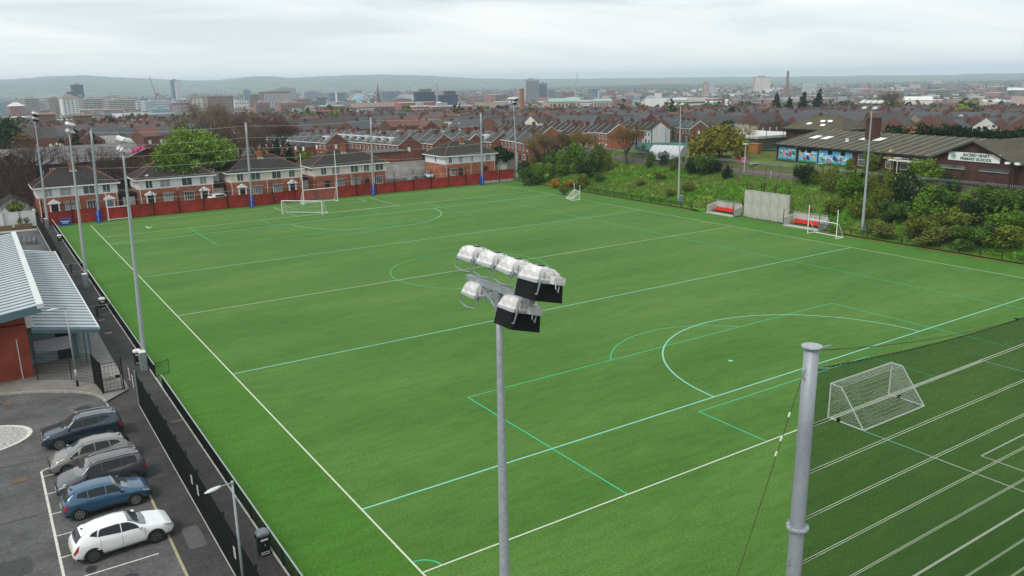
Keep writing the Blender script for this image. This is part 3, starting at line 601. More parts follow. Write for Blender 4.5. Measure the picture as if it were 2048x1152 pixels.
# ================================================================== FLOODLIGHT MASTS
def octa(wx, wy, z, c=.3, dx=0): a, b_ = wx / 2, wy / 2; k = min(a, b_) * c; return [(dx - a + k, -b_, z), (dx + a - k, -b_, z), (dx + a, -b_ + k, z), (dx + a, b_ - k, z), (dx + a - k, b_, z), (dx - a + k, b_, z), (dx - a, b_ - k, z), (dx - a, -b_ + k, z)]
M['strap'] = pm('lamp_strap', (0.33, 0.33, 0.32), .5, .2, .25, 6)
def lamp_parts(par, pos, tilt, shield, k=0):
    """floodlight: housing, rim, glass, stirrup, gear box, cable (+ black glare shield)"""
    f = bpy.data.objects.new('floodlight', None)
    hs = MB().loft([octa(.76, .56, 0, .18), octa(.78, .58, .035, .18), octa(.74, .55, .08, .2, -.0), octa(.68, .52, .17, .3, -.03), octa(.56, .46, .24, .4, -.06), octa(.38, .34, .275, .5, -.08)]).build('floodlight', M['lampwhite'], par, pos)
    hs.rotation_euler = (0, tilt + rnd.uniform(-.06, .06), rnd.uniform(-.12, .12))
    MB().loft([octa(.80, .60, -.03, .18), octa(.80, .60, .012, .18)]).build('rim', M['galv'], hs)
    MB().bx(-.13, .01, -.05, .05, .265, .295).build('clip', M['black'], hs)
    for k_ in (-.19, .06): MB().loft([[(k_ + dx, y, z) for y, z in ((-.285, .04), (-.28, .09), (-.265, .175), (-.19, .268), (.19, .268), (.265, .175), (.28, .09), (.285, .04))] for dx in (0, .045)]).build('strap', M['strap'], hs)
    MB().bx(-.02, .02, -.2, .2, .262, .29).build('hinge', M['galv'], hs)
    q = MB(); q.tube([(-.28, -.27, .08), (-.30, -.34, .0), (-.33, -.34, -.24), (-.33, 0, -.29), (-.33, .34, -.24), (-.30, .34, .0), (-.28, .27, .08)], .022, 4); q.build('stirrup', M['galv_dark'], hs)
    MB().box((.12, -.36, .06), (.30, .12, .15)).build('gear_box', M['lampwhite'], hs)
    q = MB(); q.tube([(.02, -.42, .05), (-.02, -.5, -.08), (.1, -.46, -.16), (.16, -.38, -.02)], .012, 4); q.build('cable', M['galv'], hs)
    MB().poly(octa(.66, .50, -.034, .18)[::-1]).build('lens', M['glassdark'], hs)
    if shield:
        a = octa(.74, .58, -.035, .1); b_ = octa(.78, .64, -.38, .1, .03)
        MB().loft([b_, a], False).build('glare_shield', M['black'], hs)
    return hs
def mast(x, y, face, lab, lean=(0, 0), cab=True, h=17.15, sh=True):
    t = thing('floodlight_mast', lab, 'floodlight mast', (x, y, T(x, y) if x > 83 else 0), 0, 'floodlight masts around the pitch')
    tip = Vector((lean[0], lean[1], h - .35))
    q = MB(); zs = np.linspace(0, 1, 13)
    q.loft([[tuple(tip * z + Vector((math.cos(a) * (.20 * (1 - z) + .064 * z), math.sin(a) * (.20 * (1 - z) + .064 * z), 0))) for a in np.linspace(0, 2 * PI, 12, endpoint=False)] for z in zs]); q.build('pole', M['galv'], t, smooth=True)
    MB().bar((0, 0, 0), (0, 0, .04), .36, n=12).build('base_plate', M['galv_dark'], t)
    a = tip + Vector((0, 0, .12)); MB().box((0, 0, .0), (.12, 2.5, .12)).build('crossarm', M['galv'], t, a)
    MB().bar(tip - Vector((0, 0, .5)), tip + Vector((0, 0, .1)), .085, .085, 10).build('pole_collar', M['galv_dark'], t)
    for sy in (-1, 1): MB().bar(tip + Vector((0, sy * .75, .08)), tip + Vector((0, 0, -.42)), .03).build('arm_strut', M['galv_dark'], t)
    MB().tube([tip + Vector((.05 * face, -.2, .1)), tip + Vector((.12 * face, -.12, -.15)), tip + Vector((.1 * face, 0, -.6))], .014, 4).build('cable', M['galv'], t)
    for i in range(4):
        o = lamp_parts(t, a + Vector((.18 * face, 1.13 - i * .80, .40)), .22, sh and i == 3)
        if face < 0: o.rotation_euler = (0, .22, PI)
    for i, yy in enumerate((.85, -.62)):
        o = lamp_parts(t, a + Vector((.10 * face, yy, -.34)), .22, sh and i == 1)
        if face < 0: o.rotation_euler = (0, .22, PI)
    for yy in (.85, -.62): MB().bar(a + Vector((0, yy, 0)), a + Vector((0, yy, -.45)), .03).build('drop_arm', M['galv'], t)
    if cab:
        c = MB(); c.bx(-.22, .22, -.32, .32, 0, 1.45).build('cabinet', M['galv_dark'], t, (-.18 if face > 0 else .62, -.55 if face > 0 else .1, 0))
        MB().bx(-.25, .25, -.35, .35, 1.45, 1.5).build('cabinet_lid', M['offwhite'] if face > 0 else M['galv'], t, (-.18 if face > 0 else .62, -.55 if face > 0 else .1, 0))
    return t
mast(-5.05, -14.8, 1, 'nearest floodlight mast in front of the camera with six white lamps', cab=False)
def lean_to(base, px, py, h):
    b_ = np.array(base); d = ray(px, py); z = b_[2] + h; t = (z - CAM[2]) / d[2] if abs(d[2]) > 1e-3 else None
    D = math.hypot(b_[0] - CAM[0], b_[1] - CAM[1]); p = at(px, py, D); return (float(p[0] - b_[0]), float(p[1] - b_[1]))
for (x, y, px, py, l) in ((-5.15, 36.5, 248, 292, 'tall floodlight mast behind the clubhouse gate, nearest on the left touchline'), (-5.5, 68.8, 139, 252, 'floodlight mast second along the left touchline beside the clubhouse roof'), (-5.7, 115.2, 71, 237, 'floodlight mast in the far left corner by the red wall')):
    mast(x, y, 1, l, tuple(.8 * v for v in lean_to((x, y, 0), px, py, 16.9)), sh=y > 100)
for (x, y, px, py, l) in ((82.9, 115.4, 1025, 204, 'floodlight mast in the far right corner at the end of the red wall'), (84.4, 68.9, 1361, 206, 'floodlight mast on the right between the polytunnel and the dugouts'), (84.3, 34.5, 1744, 208, 'floodlight mast on the right in front of the school roof')):
    mast(x, y, -1, l, tuple(.8 * v for v in lean_to((x, y, 0), px, py, 16.9)), sh=y > 100)

# ================================================================== BALL-STOP NETS
NY = -16.9
pt_ = G(1624, 690, 14.8); NX0, NY = float(pt_[0]), float(pt_[1])
def netpost(x, y, lab, pad=False, lean=(0, 0), h=14.75):
    t = thing('net_post', lab, 'post', (x, y, 0), 0, 'tall grey posts of the ball stop nets')
    tp = Vector((lean[0], lean[1], h)); q = MB()
    R = lambda z: .215 - .035 * z
    q.loft([[tuple(tp * z + Vector((math.cos(a) * R(z), math.sin(a) * R(z), 0))) for a in np.linspace(0, 2 * PI, 16, endpoint=False)] for z in np.linspace(0, 1, 7)]); q.build('pole', M['post_grey'], t, smooth=True)
    MB().bar(tp, tp + Vector((0, 0, .035)), .25, n=20).build('cap_plate', M['galv'], t)
    for f in (.667, .30):
        c = tp * f; MB().bar(c, c + Vector((0, 0, .05)), .285, n=20).build('flange', M['galv'], t)
        q = MB(); [q.bar(c + Vector((math.cos(a) * .26, math.sin(a) * .26, -.04)), c + Vector((math.cos(a) * .26, math.sin(a) * .26, .1)), .018, n=5) for a in np.linspace(0, 2 * PI, 8, endpoint=False)]; q.build('flange_bolts'[:-1], M['galv'], t)
    for z in (.96, .61): 
        c = tp * z; MB().tube([c + Vector((-.19, 0, .05)), c + Vector((-.27, 0, .0)), c + Vector((-.27, -.02, -.12)), c + Vector((-.2, -.02, -.2))], .014, 4).build('eye_bracket', M['galv_dark'], t)
    if pad:
        p = MB().loft([[(math.cos(a) * .42, math.sin(a) * .42, z) for a in np.linspace(0, 2 * PI, 12, endpoint=False)] for z in (0.02, 1.95)]).build('pad', M['blue'], t)
        for i, chx in enumerate('ONEILLS'):
            fc = bpy.data.curves.new('letter', 'FONT'); fc.body = chx; fc.size = .30; fc.align_x = 'CENTER'; fc.extrude = .004
            fo = bpy.data.objects.new('letter', fc); COL.objects.link(fo); dg = bpy.context.evaluated_depsgraph_get(); me = bpy.data.meshes.new_from_object(fo.evaluated_get(dg)); bpy.data.objects.remove(fo)
            me.materials.clear(); me.materials.append(M['white']); o = link('letter', me, p, (.424 * math.sin(-.35), -.43 * math.cos(.35), 1.62 - i * .25)); o.rotation_euler = (PI / 2, 0, -.35)
    return t
M['post_grey'] = pm('post_galvanised', (0.30, 0.325, 0.355), 0.5, 0.2, 0.15, 1.3, 6, stretch=(1, 1, .4), fine=0.06)
netpost(NX0, NY, 'nearest tall grey net post with flange rings holding the dark net')
netpost(NX0 + 24.4, NY, 'tall grey net post at the other end of the near dark net')
fx = [(1.6, 115.4), (26.1, 115.4), (49.4, 115.4), (74.0, 115.4)]
lp = [(184, 258), (492, 243), (742, 235), (962, 233)]
FL = []
for (x, y), (px, py), l in zip(fx, lp, ('padded net post behind the small white goal frame on the far left', 'padded net post between the second and third houses', 'padded net post in front of the house left of the parked cars', 'padded net post at the far right end by the last house')):
    ln = tuple(.8 * v for v in lean_to((x, y, 0), px, py, 14.7)); netpost(x, y, l, True, ln); FL.append(ln)
# near net: rope, dark net, paired wires, stay
nn = thing('ball_stop_net', 'dark fine net hanging from a sagging rope right of the nearest net post', 'net', (NX0, NY, 0))
LN = 24.4; zt = 14.16
def sag(x, z, s): return z - s * 4 * (x / LN) * (1 - x / LN)
top = [(x, 0, sag(x, zt, .6)) for x in np.linspace(.2, LN - .2, 60)]
MB().tube(top, .012, 5).build('top_rope', M['cable'], nn)
q = MB()
for x in np.arange(.35, LN - .3, .2): z = sag(x, zt, .6); q.add([(x - .008, 0, z + .02), (x + .03, 0, z + .03), (x + .02, 0, z - .04), (x - .02, .01, z - .04)], [(0, 1, 2, 3)])
q.build('lacing', M['cable'], nn, kind='stuff')
q = MB(); rr = .0064
for x in np.arange(.25, LN - .2, .044): q.quad((x - rr, 0, 0), (x + rr, 0, 0), (x + rr, 0, sag(x, zt, .6)), (x - rr, 0, sag(x, zt, .6)))
for z in np.arange(.05, zt - .05, .044):
    if z < zt - .6: q.quad((.25, .002, z - rr), (LN - .25, .002, z - rr), (LN - .25, .002, z + rr), (.25, .002, z + rr))
    else:
        t = (1 - math.sqrt(max(0, 1 - (zt - z) / .6))) / 2 * LN
        for a, b_ in ((.25, t), (LN - t, LN - .25)):
            if b_ > a: q.quad((a, .002, z - rr), (b_, .002, z - rr), (b_, .002, z + rr), (a, .002, z + rr))
q.build('net_mesh', M['dnet'], nn)
zw = [float(onY(px, py, NY)[2]) for px, py in [(1648, 838), (1625, 933), (1612, 1030), (1604, 1122)]]
st_ = (zw[0] - zw[-1]) / 3; z = zw[0]
while z > .3:
    for dz_ in (0.0, -.075): MB().bar((.16, -.02, z + dz_), (LN - .2, -.02, z + dz_), .0075, n=4).build('support_wire', M['wire_pale'], nn)
    MB().bar((.1, -.01, z - .03), (.9, -.01, z - .03), .022, n=5).build('tensioner', M['cable'], nn)
    z -= st_
ct = [(x, 0, sag(x, 14.66, 1.1)) for x in np.linspace(.2, LN - .2, 30)]
MB().tube(ct, .009, 4).build('top_cable', M['cable'], nn); MB().bar((.2, 0, 14.65), (.75, 0, 14.64), .024, n=5).build('tensioner', M['galv_dark'], nn)
MB().bar((.2, 0, zt), (.8, 0, zt - .13), .026, n=5).build('tensioner', M['galv_dark'], nn)
sy = thing('stay_cable', 'thin rusty stay cable running down left from the nearest net post', 'cable', (NX0, NY, 0))
e1 = onY(1476, 1152, NY); v = Vector((e1[0] - NX0, 0, e1[2] - 14.2)); k_ = 14.2 / -v.z
MB().tube([(-.22, 0, 14.2), (v.x * k_ * .5, 0, 7.0), (v.x * k_, 0, .02)], .010, 4).build('cable', M['cable'], sy)
for f in (.07, .11, .135): MB().bar(Vector((-.22, 0, 14.2)).lerp((v.x * k_, 0, 0), f), Vector((-.22, 0, 14.2)).lerp((v.x * k_, 0, 0), f + .008), .026, n=5).build('clamp', M['wire_pale'], sy)
# far net cables
for i in range(3):
    a, b_ = fx[i], fx[i + 1]
    t = thing('net_cables', ['pale cables strung between the first and second padded posts', 'pale cables strung between the second and third padded posts', 'pale cables strung between the third and fourth padded posts'][i], 'cable', (a[0], a[1], 0), 0, 'cables between the far net posts')
    for z in (14.2, 12.2, 10.4, 8.6, 6.8, 5.0, 3.4):
        P_ = [Vector((FL[i][0] * z / 14.7, FL[i][1] * z / 14.7, z)).lerp(Vector((b_[0] - a[0] + FL[i + 1][0] * z / 14.7, FL[i + 1][1] * z / 14.7, z)), f) - Vector((0, 0, .35 * 4 * f * (1 - f))) for f in np.linspace(0, 1, 9)]
        MB().tube(P_, .013, 4).build('cable', M['wire_pale'], t)

# ================================================================== GOALS
def net_surface(q, c00, c10, c11, c01, nu, nv, r, sagz=0.0):
    c00, c10, c11, c01 = map(Vector, (c00, c10, c11, c01))
    def S(u, v): p = c00.lerp(c10, u).lerp(c01.lerp(c11, u), v); return p + Vector((0, 0, -sagz * 4 * u * (1 - u) * 4 * v * (1 - v)))
    for i in range(nu + 1):
        L = [S(i / nu, v) for v in np.linspace(0, 1, 7)]
        for a, b_ in zip(L, L[1:]): q.bar(a, b_, r, n=3, caps=False)
    for j in range(nv + 1):
        L = [S(u, j / nv) for u in np.linspace(0, 1, 7)]
        for a, b_ in zip(L, L[1:]): q.bar(a, b_, r, n=3, caps=False)
def box_goal(loc, rz, w, h, dtop, dbot, lab, r=.055, cells=.14, nr=.0085, uprights=0.0, net=True, wheels=True, cross=None):
    """goal: mouth along local x, depth towards local -y"""
    t = thing('goal', lab, 'goal', loc, rz, 'white goals')
    for s in (-1, 1):
        MB().bar((s * w / 2, 0, 0), (s * w / 2, 0, h + uprights), r, n=8).build('post', M['white'], t)
        MB().bar((s * w / 2, 0, .05), (s * w / 2, -dbot, .05), r * .9, n=6).build('side_bar', M['white'], t)
        if dtop > 0 or not uprights:
            MB().bar((s * w / 2, 0, h), (s * w / 2, -dtop, h - .02), r * .7, n=6).build('top_stanchion', M['white'], t); MB().bar((s * w / 2, -dtop, h - .02), (s * w / 2, -dbot, .05), r * .7, n=6).build('back_stanchion', M['white'], t)
        else: MB().tube([(s * w / 2, -.02, h * .95), (s * w / 2, -.35, h * .93), (s * w / 2, -dbot, .05)], r * .6, 6).build('back_stanchion', M['white'], t)
    MB().bar((-w / 2, 0, h), (w / 2, 0, h), r, n=8).build('crossbar', M['white'], t)
    MB().bar((-w / 2, -dbot, .05), (w / 2, -dbot, .05), r * .95, n=6).build('back_bar', M['white'], t)
    if net:
        q = MB(); nu = int(w / cells); W2 = w / 2; bk_ = math.hypot(dbot - dtop, h)
        net_surface(q, (-W2, -dtop, h - .04), (W2, -dtop, h - .04), (W2, -dbot * .96, .08), (-W2, -dbot * .96, .08), nu, int(bk_ / cells), nr, .12)
        if dtop > .1: net_surface(q, (-W2, 0, h), (W2, 0, h), (W2, -dtop, h), (-W2, -dtop, h), nu, max(1, int(dtop / cells)), nr, .05)
        for s in (-1, 1): net_surface(q, (s * W2, 0, h), (s * W2, -dtop, h), (s * W2, -dbot, .08), (s * W2, 0, .08), max(2, int(dbot / cells)), int(h / cells), nr, 0)
        q.build('net', M['net'], t)
    if wheels:
        for s in (-1, 1): MB().bar((s * w / 2 - .05, -.75, .12), (s * w / 2 + .1, -.75, .12), .13, n=12).build('wheel', M['black'], t)
    return t
ga, gb = G(1651, 833), G(1782, 792)
box_goal((float((ga[0] + gb[0]) / 2), .07, 0), 0, 6.6, 2.32, .75, 2.5, 'near white portable goal with a full net behind the dark ball stop net', .055, .13, .0062)
p1, p2 = G(565, 429), G(645, 430); c = (p1 + p2) / 2; ang = math.atan2(p2[1] - p1[1], p2[0] - p1[0])
box_goal((c[0], c[1], 0), ang + PI, float(np.linalg.norm(p2 - p1)), 2.3, .5, 2.2, 'white portable goal standing askew on the far left of the pitch', .06, .3, .008)
box_goal((37.7, 112.3, 0), PI, 6.4, 2.6, .3, 1.9, 'tall white goal with long uprights and a net in front of the red wall', .06, .3, .008, uprights=6.6, wheels=False)
p1, p2 = G(222, 441), G(258, 437); c = (p1 + p2) / 2
box_goal((c[0], c[1] - .4, 0), PI + .05, float(np.linalg.norm(p2 - p1)) + .6, 2.2, 0, 1.1, 'small white goal frame without a net in the far left corner', .06, net=False, wheels=False, uprights=2.6)
p1, p2 = G(1615, 467), G(1672, 478); c = (p1 + p2) / 2
box_goal((c[0], c[1], 0), -PI / 2 + .05, float(np.linalg.norm(p2 - p1)), 2.05, 0, 1.4, 'small white goal frame with uprights in front of the right hand dugout', .055, net=False, wheels=False, uprights=1.85).rotation_euler[2] = PI / 2 + math.atan2(p2[1] - p1[1], p2[0] - p1[0]) + PI / 2
p1, p2 = G(1143, 397), G(1165, 399)
box_goal((float((p1 + p2)[0] / 2), float((p1 + p2)[1] / 2), 0), PI / 2 - .3 + PI, 2.9, 1.5, 0.1, 1.6, 'small white goal lying open by the far right touchline', .04, .25, .008, uprights=1.2, wheels=False)
# ================================================================== CARS
def curve(tab, x):
    """smooth piecewise interpolation"""
    if x <= tab[0][0]: return tab[0][1]
    for (a, b), (c, d) in zip(tab, tab[1:]):
        if x <= c: t = (x - a) / (c - a); t = t * t * (3 - 2 * t) * .55 + t * .45; return b + (d - b) * t
    return tab[-1][1]
M['tyre'] = pm('tyre_rubber', (0.014, 0.014, 0.015), .85, 0, .2, 6); M['alloy'] = pm('alloy_wheel', (0.42, 0.43, 0.44), .3, .8, .08, 4); M['alloy_dark'] = pm('dark_alloy_wheel', (0.13, 0.13, 0.135), .3, .6, .1, 4)
M['headlight'] = pm('headlight_glass', (0.62, 0.66, 0.68), .08, .3, .1, 8, spec=.8); M['taillight'] = pm('tail_light', (0.40, 0.012, 0.015), .15, 0, .2, 8, spec=.7); M['plate'] = pm('number_plate', (0.62, 0.55, 0.12), .4, 0, 0); M['trim'] = pm('car_trim', (0.02, 0.02, 0.021), .5, 0, .1, 5)
M['windscreen'] = pm('windscreen_glass', (0.05, 0.065, 0.065), .03, 0, .2, 3, spec=1.0, coat=1.0)
class CarShape:
    def __init__(s, L, Wd, H, roof, belt, plan, roofw, zb=.2):
        s.L, s.W, s.H, s.roof, s.belt, s.plan, s.rw, s.zb = L, Wd, H, roof, belt, plan, roofw, zb
    def ring(s, u):
        x = u * s.L; wb = curve(s.plan, u) * s.W / 2; zr = curve(s.roof, u); zt = min(curve(s.belt, u), zr - .015); wr = min(curve(s.rw, u) * s.W / 2, wb * .97)
        zb = s.zb + (.16 * max(0, (.06 - u) / .06) ** 2) + .16 * max(0, (u - .94) / .06) ** 2
        h = zt - zb
        return [(x, 0, zb), (x, -wb * .86, zb), (x, -wb * .975, zb + .10), (x, -wb, zb + h * .45), (x, -wb * .992, zb + h * .72), (x, -wb * .955, zt), (x, -(wr + (wb * .955 - wr) * .22), zt + (zr - zt) * .72), (x, -wr, zr - (zr - zt) * .10 - .008), (x, -wr * .86, zr - .012), (x, -wr * .45, zr), (x, 0, zr + .006)]
    def S(s, u, v, off=0.0):
        """v in ring index units 0..10"""
        def ev(u, v):
            r = s.ring(u); i = min(int(v), 9); t = v - i
            return Vector(r[i]).lerp(Vector(r[i + 1]), t)
        p = ev(u, v)
        if off:
            du = ev(min(u + .004, 1), v) - ev(max(u - .004, 0), v); dv_ = ev(u, min(v + .05, 10)) - ev(u, max(v - .05, 0)); n = du.cross(dv_)
            if n.length > 1e-9:
                n.normalize(); p = p - n * off if n.y > 0 and v < 9 or (v >= 9 and n.z < 0) else p + n * off
        return p
    def patch(s, cs, off=.008, nu=6, nv=4, side=-1):
        """cs: (u,v) corners lower-front, lower-rear, upper-rear, upper-front"""
        q = MB(); (a, b, c, d) = cs; vs = []
        for j in range(nv + 1):
            for i in range(nu + 1):
                fu, fv = i / nu, j / nv
                u = (a[0] * (1 - fu) + b[0] * fu) * (1 - fv) + (d[0] * (1 - fu) + c[0] * fu) * fv; v = (a[1] * (1 - fu) + b[1] * fu) * (1 - fv) + (d[1] * (1 - fu) + c[1] * fu) * fv
                p = s.S(u, v, off); vs.append((p.x, p.y if side < 0 else -p.y, p.z))
        q.add(vs, [((j * (nu + 1) + i), (j * (nu + 1) + i + 1), ((j + 1) * (nu + 1) + i + 1), ((j + 1) * (nu + 1) + i)) for j in range(nv) for i in range(nu)]); return q
    def full(s, u0, u1, v0, off=.008, nu=8, u0t=None, u1t=None):
        """patch across the roof or a screen, mirrored over the middle"""
        q = MB(); vs = []; nv = 10; 
        for j in range(2 * nv + 1):
            f = (j - nv) / nv; v = 10 - abs(f) * (10 - v0); 
            for i in range(nu + 1):
                g = i / nu; k = abs(f)
                ua_ = u0 + (0 if u0t is None else (u0t - u0) * k); ub_ = u1 + (0 if u1t is None else (u1t - u1) * k)
                p = s.S(ua_ + (ub_ - ua_) * g, v, off); vs.append((p.x, p.y if f < 0 else -p.y, p.z))
        q.add(vs, [(j * (nu + 1) + i, j * (nu + 1) + i + 1, (j + 1) * (nu + 1) + i + 1, (j + 1) * (nu + 1) + i) for j in range(2 * nv) for i in range(nu)]); return q
def make_car(label, loc, heading, sh, paint, wheels, rw, win, screen, rear, hl, tl, alloy='alloy', rails=False, spokes=10, group='cars in the car park', name='parked_car', extras=None):
    """car nose at +x of its own frame after turning; u=0 is the nose"""
    t = thing(name, label, 'car', loc, heading, group); L = sh.L
    rot = Matrix.Rotation(PI, 4, 'Z')
    def put(q, nm, mat, par, smooth=True):
        q.v = [(L / 2 - x, -y, z) for x, y, z in q.v]; return q.build(nm, mat, par, smooth=smooth)
    us = sorted(set([0, .004, .012, .025] + list(np.linspace(.045, .955, 44)) + [.975, .988, .996, 1.0])); q = MB(); rings = []
    for u in us:
        r = sh.ring(u); rings.append(r + [(x, -y, z) for x, y, z in r[-2:0:-1]])
    q.loft(rings); body = put(q, 'body', paint, t)
    # glass
    put(sh.full(screen[0], screen[1], 7.25, .010, u0t=screen[2], u1t=screen[3]), 'windscreen', M['windscreen'], t)
    put(sh.full(rear[0], rear[1], 7.2, .010, u0t=rear[2], u1t=rear[3]), 'rear_window', M['glassdark'], t)
    for s in (-1, 1):
        for cs in win: put(sh.patch(cs, .010, side=s), 'side_window', M['glassdark'], t)
        put(sh.patch(hl, .012, side=s), 'headlight', M['headlight'], t); put(sh.patch(tl, .012, side=s), 'tail_light', M['taillight'], t)
        put(sh.patch([(.03, 1.05), (.97, 1.05), (.97, 2.2), (.03, 2.2)], .006, nu=30, side=s), 'sill_trim', M['trim'], t)
        # seams and handles of the doors
        for du in sh.doors: put(sh.patch([(du, 2.4), (du + .003, 2.4), (du + .003, 5.0), (du, 5.0)], .004, 1, 8, side=s), 'door_seam', M['trim'], t)
        for du in sh.doors[1:]: put(sh.patch([(du - .045, 4.5), (du - .012, 4.5), (du - .012, 4.66), (du - .045, 4.66)], .022, 2, 1, side=s), 'door_handle', paint, t)
        p = sh.S(win[0][0][0] + .02, 5.2, .09); q = MB(); q.loft([[(p.x + dx, (p.y - .02 + dy) * (1 if s < 0 else -1), p.z + dz) for dx, dy, dz in ((-.06 * k, -.07, -.05), (.06 * k, -.07, -.05), (.07 * k, .07, -.03), (.07 * k, .07, .07), (.05 * k, -.07, .08), (-.05 * k, -.07, .07))] for k in (1.0, -1.0)]); put(q, 'mirror', paint, t, False)
        for u in wheels:
            x = u * L; yo = curve(sh.plan, u) * sh.W / 2
            a = MB(); a.poly([(x + (rw + .075) * math.cos(k), s * (yo + .006) * .995, max(.14, rw + (rw + .075) * math.sin(k))) for k in np.linspace(0, 2 * PI, 28, endpoint=False)]); put(a, 'wheel_arch', M['trim'], t, False)
            wq = MB(); wq.loft([[(x + r * math.cos(k), s * y, rw + r * math.sin(k)) for k in np.linspace(0, 2 * PI, 26, endpoint=False)] for r, y in ((rw * .9, yo - .2), (rw, yo - .16), (rw, yo + .002), (rw * .93, yo + .022), (rw * .70, yo + .018), (rw * .66, yo - .01))]); wh = put(wq, 'wheel', M['tyre'], t, False)
            rq = MB(); n = spokes
            rq.loft([[(x + r * math.cos(k), s * y, rw + r * math.sin(k)) for k in np.linspace(0, 2 * PI, 26, endpoint=False)] for r, y in ((rw * .72, yo + .012), (rw * .72, yo + .022), (rw * .63, yo + .020), (rw * .62, yo + .005))], False)
            for i in range(n):
                k = 2 * PI * i / n; rq.prism([(x + r * math.cos(k + dk), s * (yo + .012), rw + r * math.sin(k + dk)) for r, dk in ((.05, -.6), (rw * .65, -.085), (rw * .65, .085), (.05, .6))], (0, s * .012, 0))
            put(rq, 'rim', M[alloy], wh, False)
    put(MB().box((-.012, 0, .46), (.02, .52, .11)), 'number_plate', M['offwhite'], t, False); put(MB().box((L + .006, 0, .62), (.02, .52, .11)), 'number_plate', M['plate'], t, False)
    put(sh.full(.0045, .011, 5.6, .012, 3) if False else sh.patch([(.006, 2.2), (.02, 2.2), (.02, 3.1), (.006, 3.1)], .012, side=-1), 'grille', M['trim'], t); put(MB().box((.012, 0, .36), (.06, 1.1, .16)), 'grille', M['trim'], t, False); put(MB().box((.015, 0, .66), (.07, .9, .10)), 'grille', M['trim'], t, False)
    if rails:
        for s in (-1, 1):
            P_ = [sh.S(u, 8.0, .04) for u in np.linspace(rails[0], rails[1], 12)]; P_ = [Vector((p.x, p.y * (1 if s < 0 else -1), p.z)) for p in P_]; q = MB(); q.tube([P_[0] - Vector((.06, 0, .05))] + P_ + [P_[-1] - Vector((-.06, 0, .05))], .022, 6); put(q, 'roof_rail', M['alloy'], t)
    p = sh.S(rear[0] - .02, 10, .0); q = MB(); q.prism([(p.x - .1, -.015, p.z), (p.x + .06, -.015, p.z), (p.x + .06, -.015, p.z + .10)], (0, .03, 0)); put(q, 'aerial', M['trim'], t, False)
    q = sh.patch([(rear[0] - .045, 7.6), (rear[0] + .012, 7.6), (rear[0] + .012, 10), (rear[0] - .045, 10)], .02, 3, 6, -1); q2 = sh.patch([(rear[0] - .045, 7.6), (rear[0] + .012, 7.6), (rear[0] + .012, 10), (rear[0] - .045, 10)], .02, 3, 6, 1); q.add(q2.v, q2.f); put(q, 'spoiler', paint, t)
    return t
def carpaint(nm, c, metal=.35): return pm(nm, c, .28, metal, .04, 2, coat=1.0, spec=.5)
PLAN = [(0, .62), (.012, .74), (.04, .86), (.10, .955), (.2, 1), (.8, 1), (.92, .955), (.975, .87), (1, .70)]
hatch = CarShape(4.15, 1.76, 1.47, [(0, .52), (.008, .66), (.03, .76), (.1, .87), (.235, .985), (.30, 1.10), (.425, 1.425), (.55, 1.475), (.72, 1.455), (.86, 1.375), (.905, 1.27), (.965, .98), (.99, .86), (1, .62)], [(0, .50), (.03, .70), (.1, .80), (.235, .90), (.5, .94), (.8, 1.0), (.93, .99), (1, .6)], PLAN, [(0, .55), (.05, .66), (.1, .76), (.235, .80), (.30, .80), (.43, .66), (.72, .64), (.88, .62), (.96, .70), (1, .6)]); hatch.doors = [.30, .52, .71]
SIDE = [[(.315, 5.25), (.50, 5.2), (.50, 6.75), (.425, 6.75)], [(.515, 5.2), (.70, 5.2), (.70, 6.75), (.515, 6.75)], [(.712, 5.2), (.83, 5.55), (.80, 6.6), (.712, 6.75)]]
HL = [(.012, 4.2), (.10, 4.5), (.105, 5.0), (.022, 4.95)]; TL = [(.945, 4.0), (.992, 3.8), (.985, 5.0), (.93, 4.95)]
make_car('blue hatchback parked nose towards the black fence beside the white car', (-10.72, 14.78, 0), .0, hatch, carpaint('blue_car_paint', (0.026, 0.092, 0.17)), (.195, .825), .315, SIDE, (.25, .425, .27, .43), (.885, .965, .89, .955), HL, TL, spokes=8)
astra = CarShape(4.42, 1.82, 1.5, [(0, .50), (.008, .64), (.03, .76), (.1, .88), (.25, 1.0), (.31, 1.10), (.445, 1.44), (.56, 1.50), (.72, 1.47), (.86, 1.36), (.90, 1.27), (.965, 1.0), (.988, .86), (1, .60)], [(0, .48), (.03, .72), (.1, .83), (.25, .93), (.5, .97), (.8, 1.04), (.93, 1.02), (1, .6)], PLAN, [(0, .55), (.05, .68), (.1, .78), (.25, .82), (.31, .80), (.45, .66), (.72, .62), (.88, .58), (.96, .70), (1, .6)]); astra.doors = [.305, .525, .73]
make_car('white hatchback with dark wheels parked nearest the bottom of the photo', (-10.62, 10.32, 0), .045, astra, pm('white_car_paint', (0.74, 0.75, 0.75), .3, 0, .03, 2, coat=1.0), (.205, .815), .335, [[(.325, 5.3), (.52, 5.2), (.52, 6.8), (.45, 6.7)], [(.53, 5.2), (.75, 5.35), (.71, 6.75), (.53, 6.8)], [(.757, 5.4), (.82, 5.75), (.79, 6.35), (.735, 6.75)]], (.265, .445, .285, .45), (.885, .96, .89, .95), [(.014, 4.3), (.115, 4.7), (.11, 5.05), (.03, 5.0)], TL, 'alloy_dark', spokes=10)
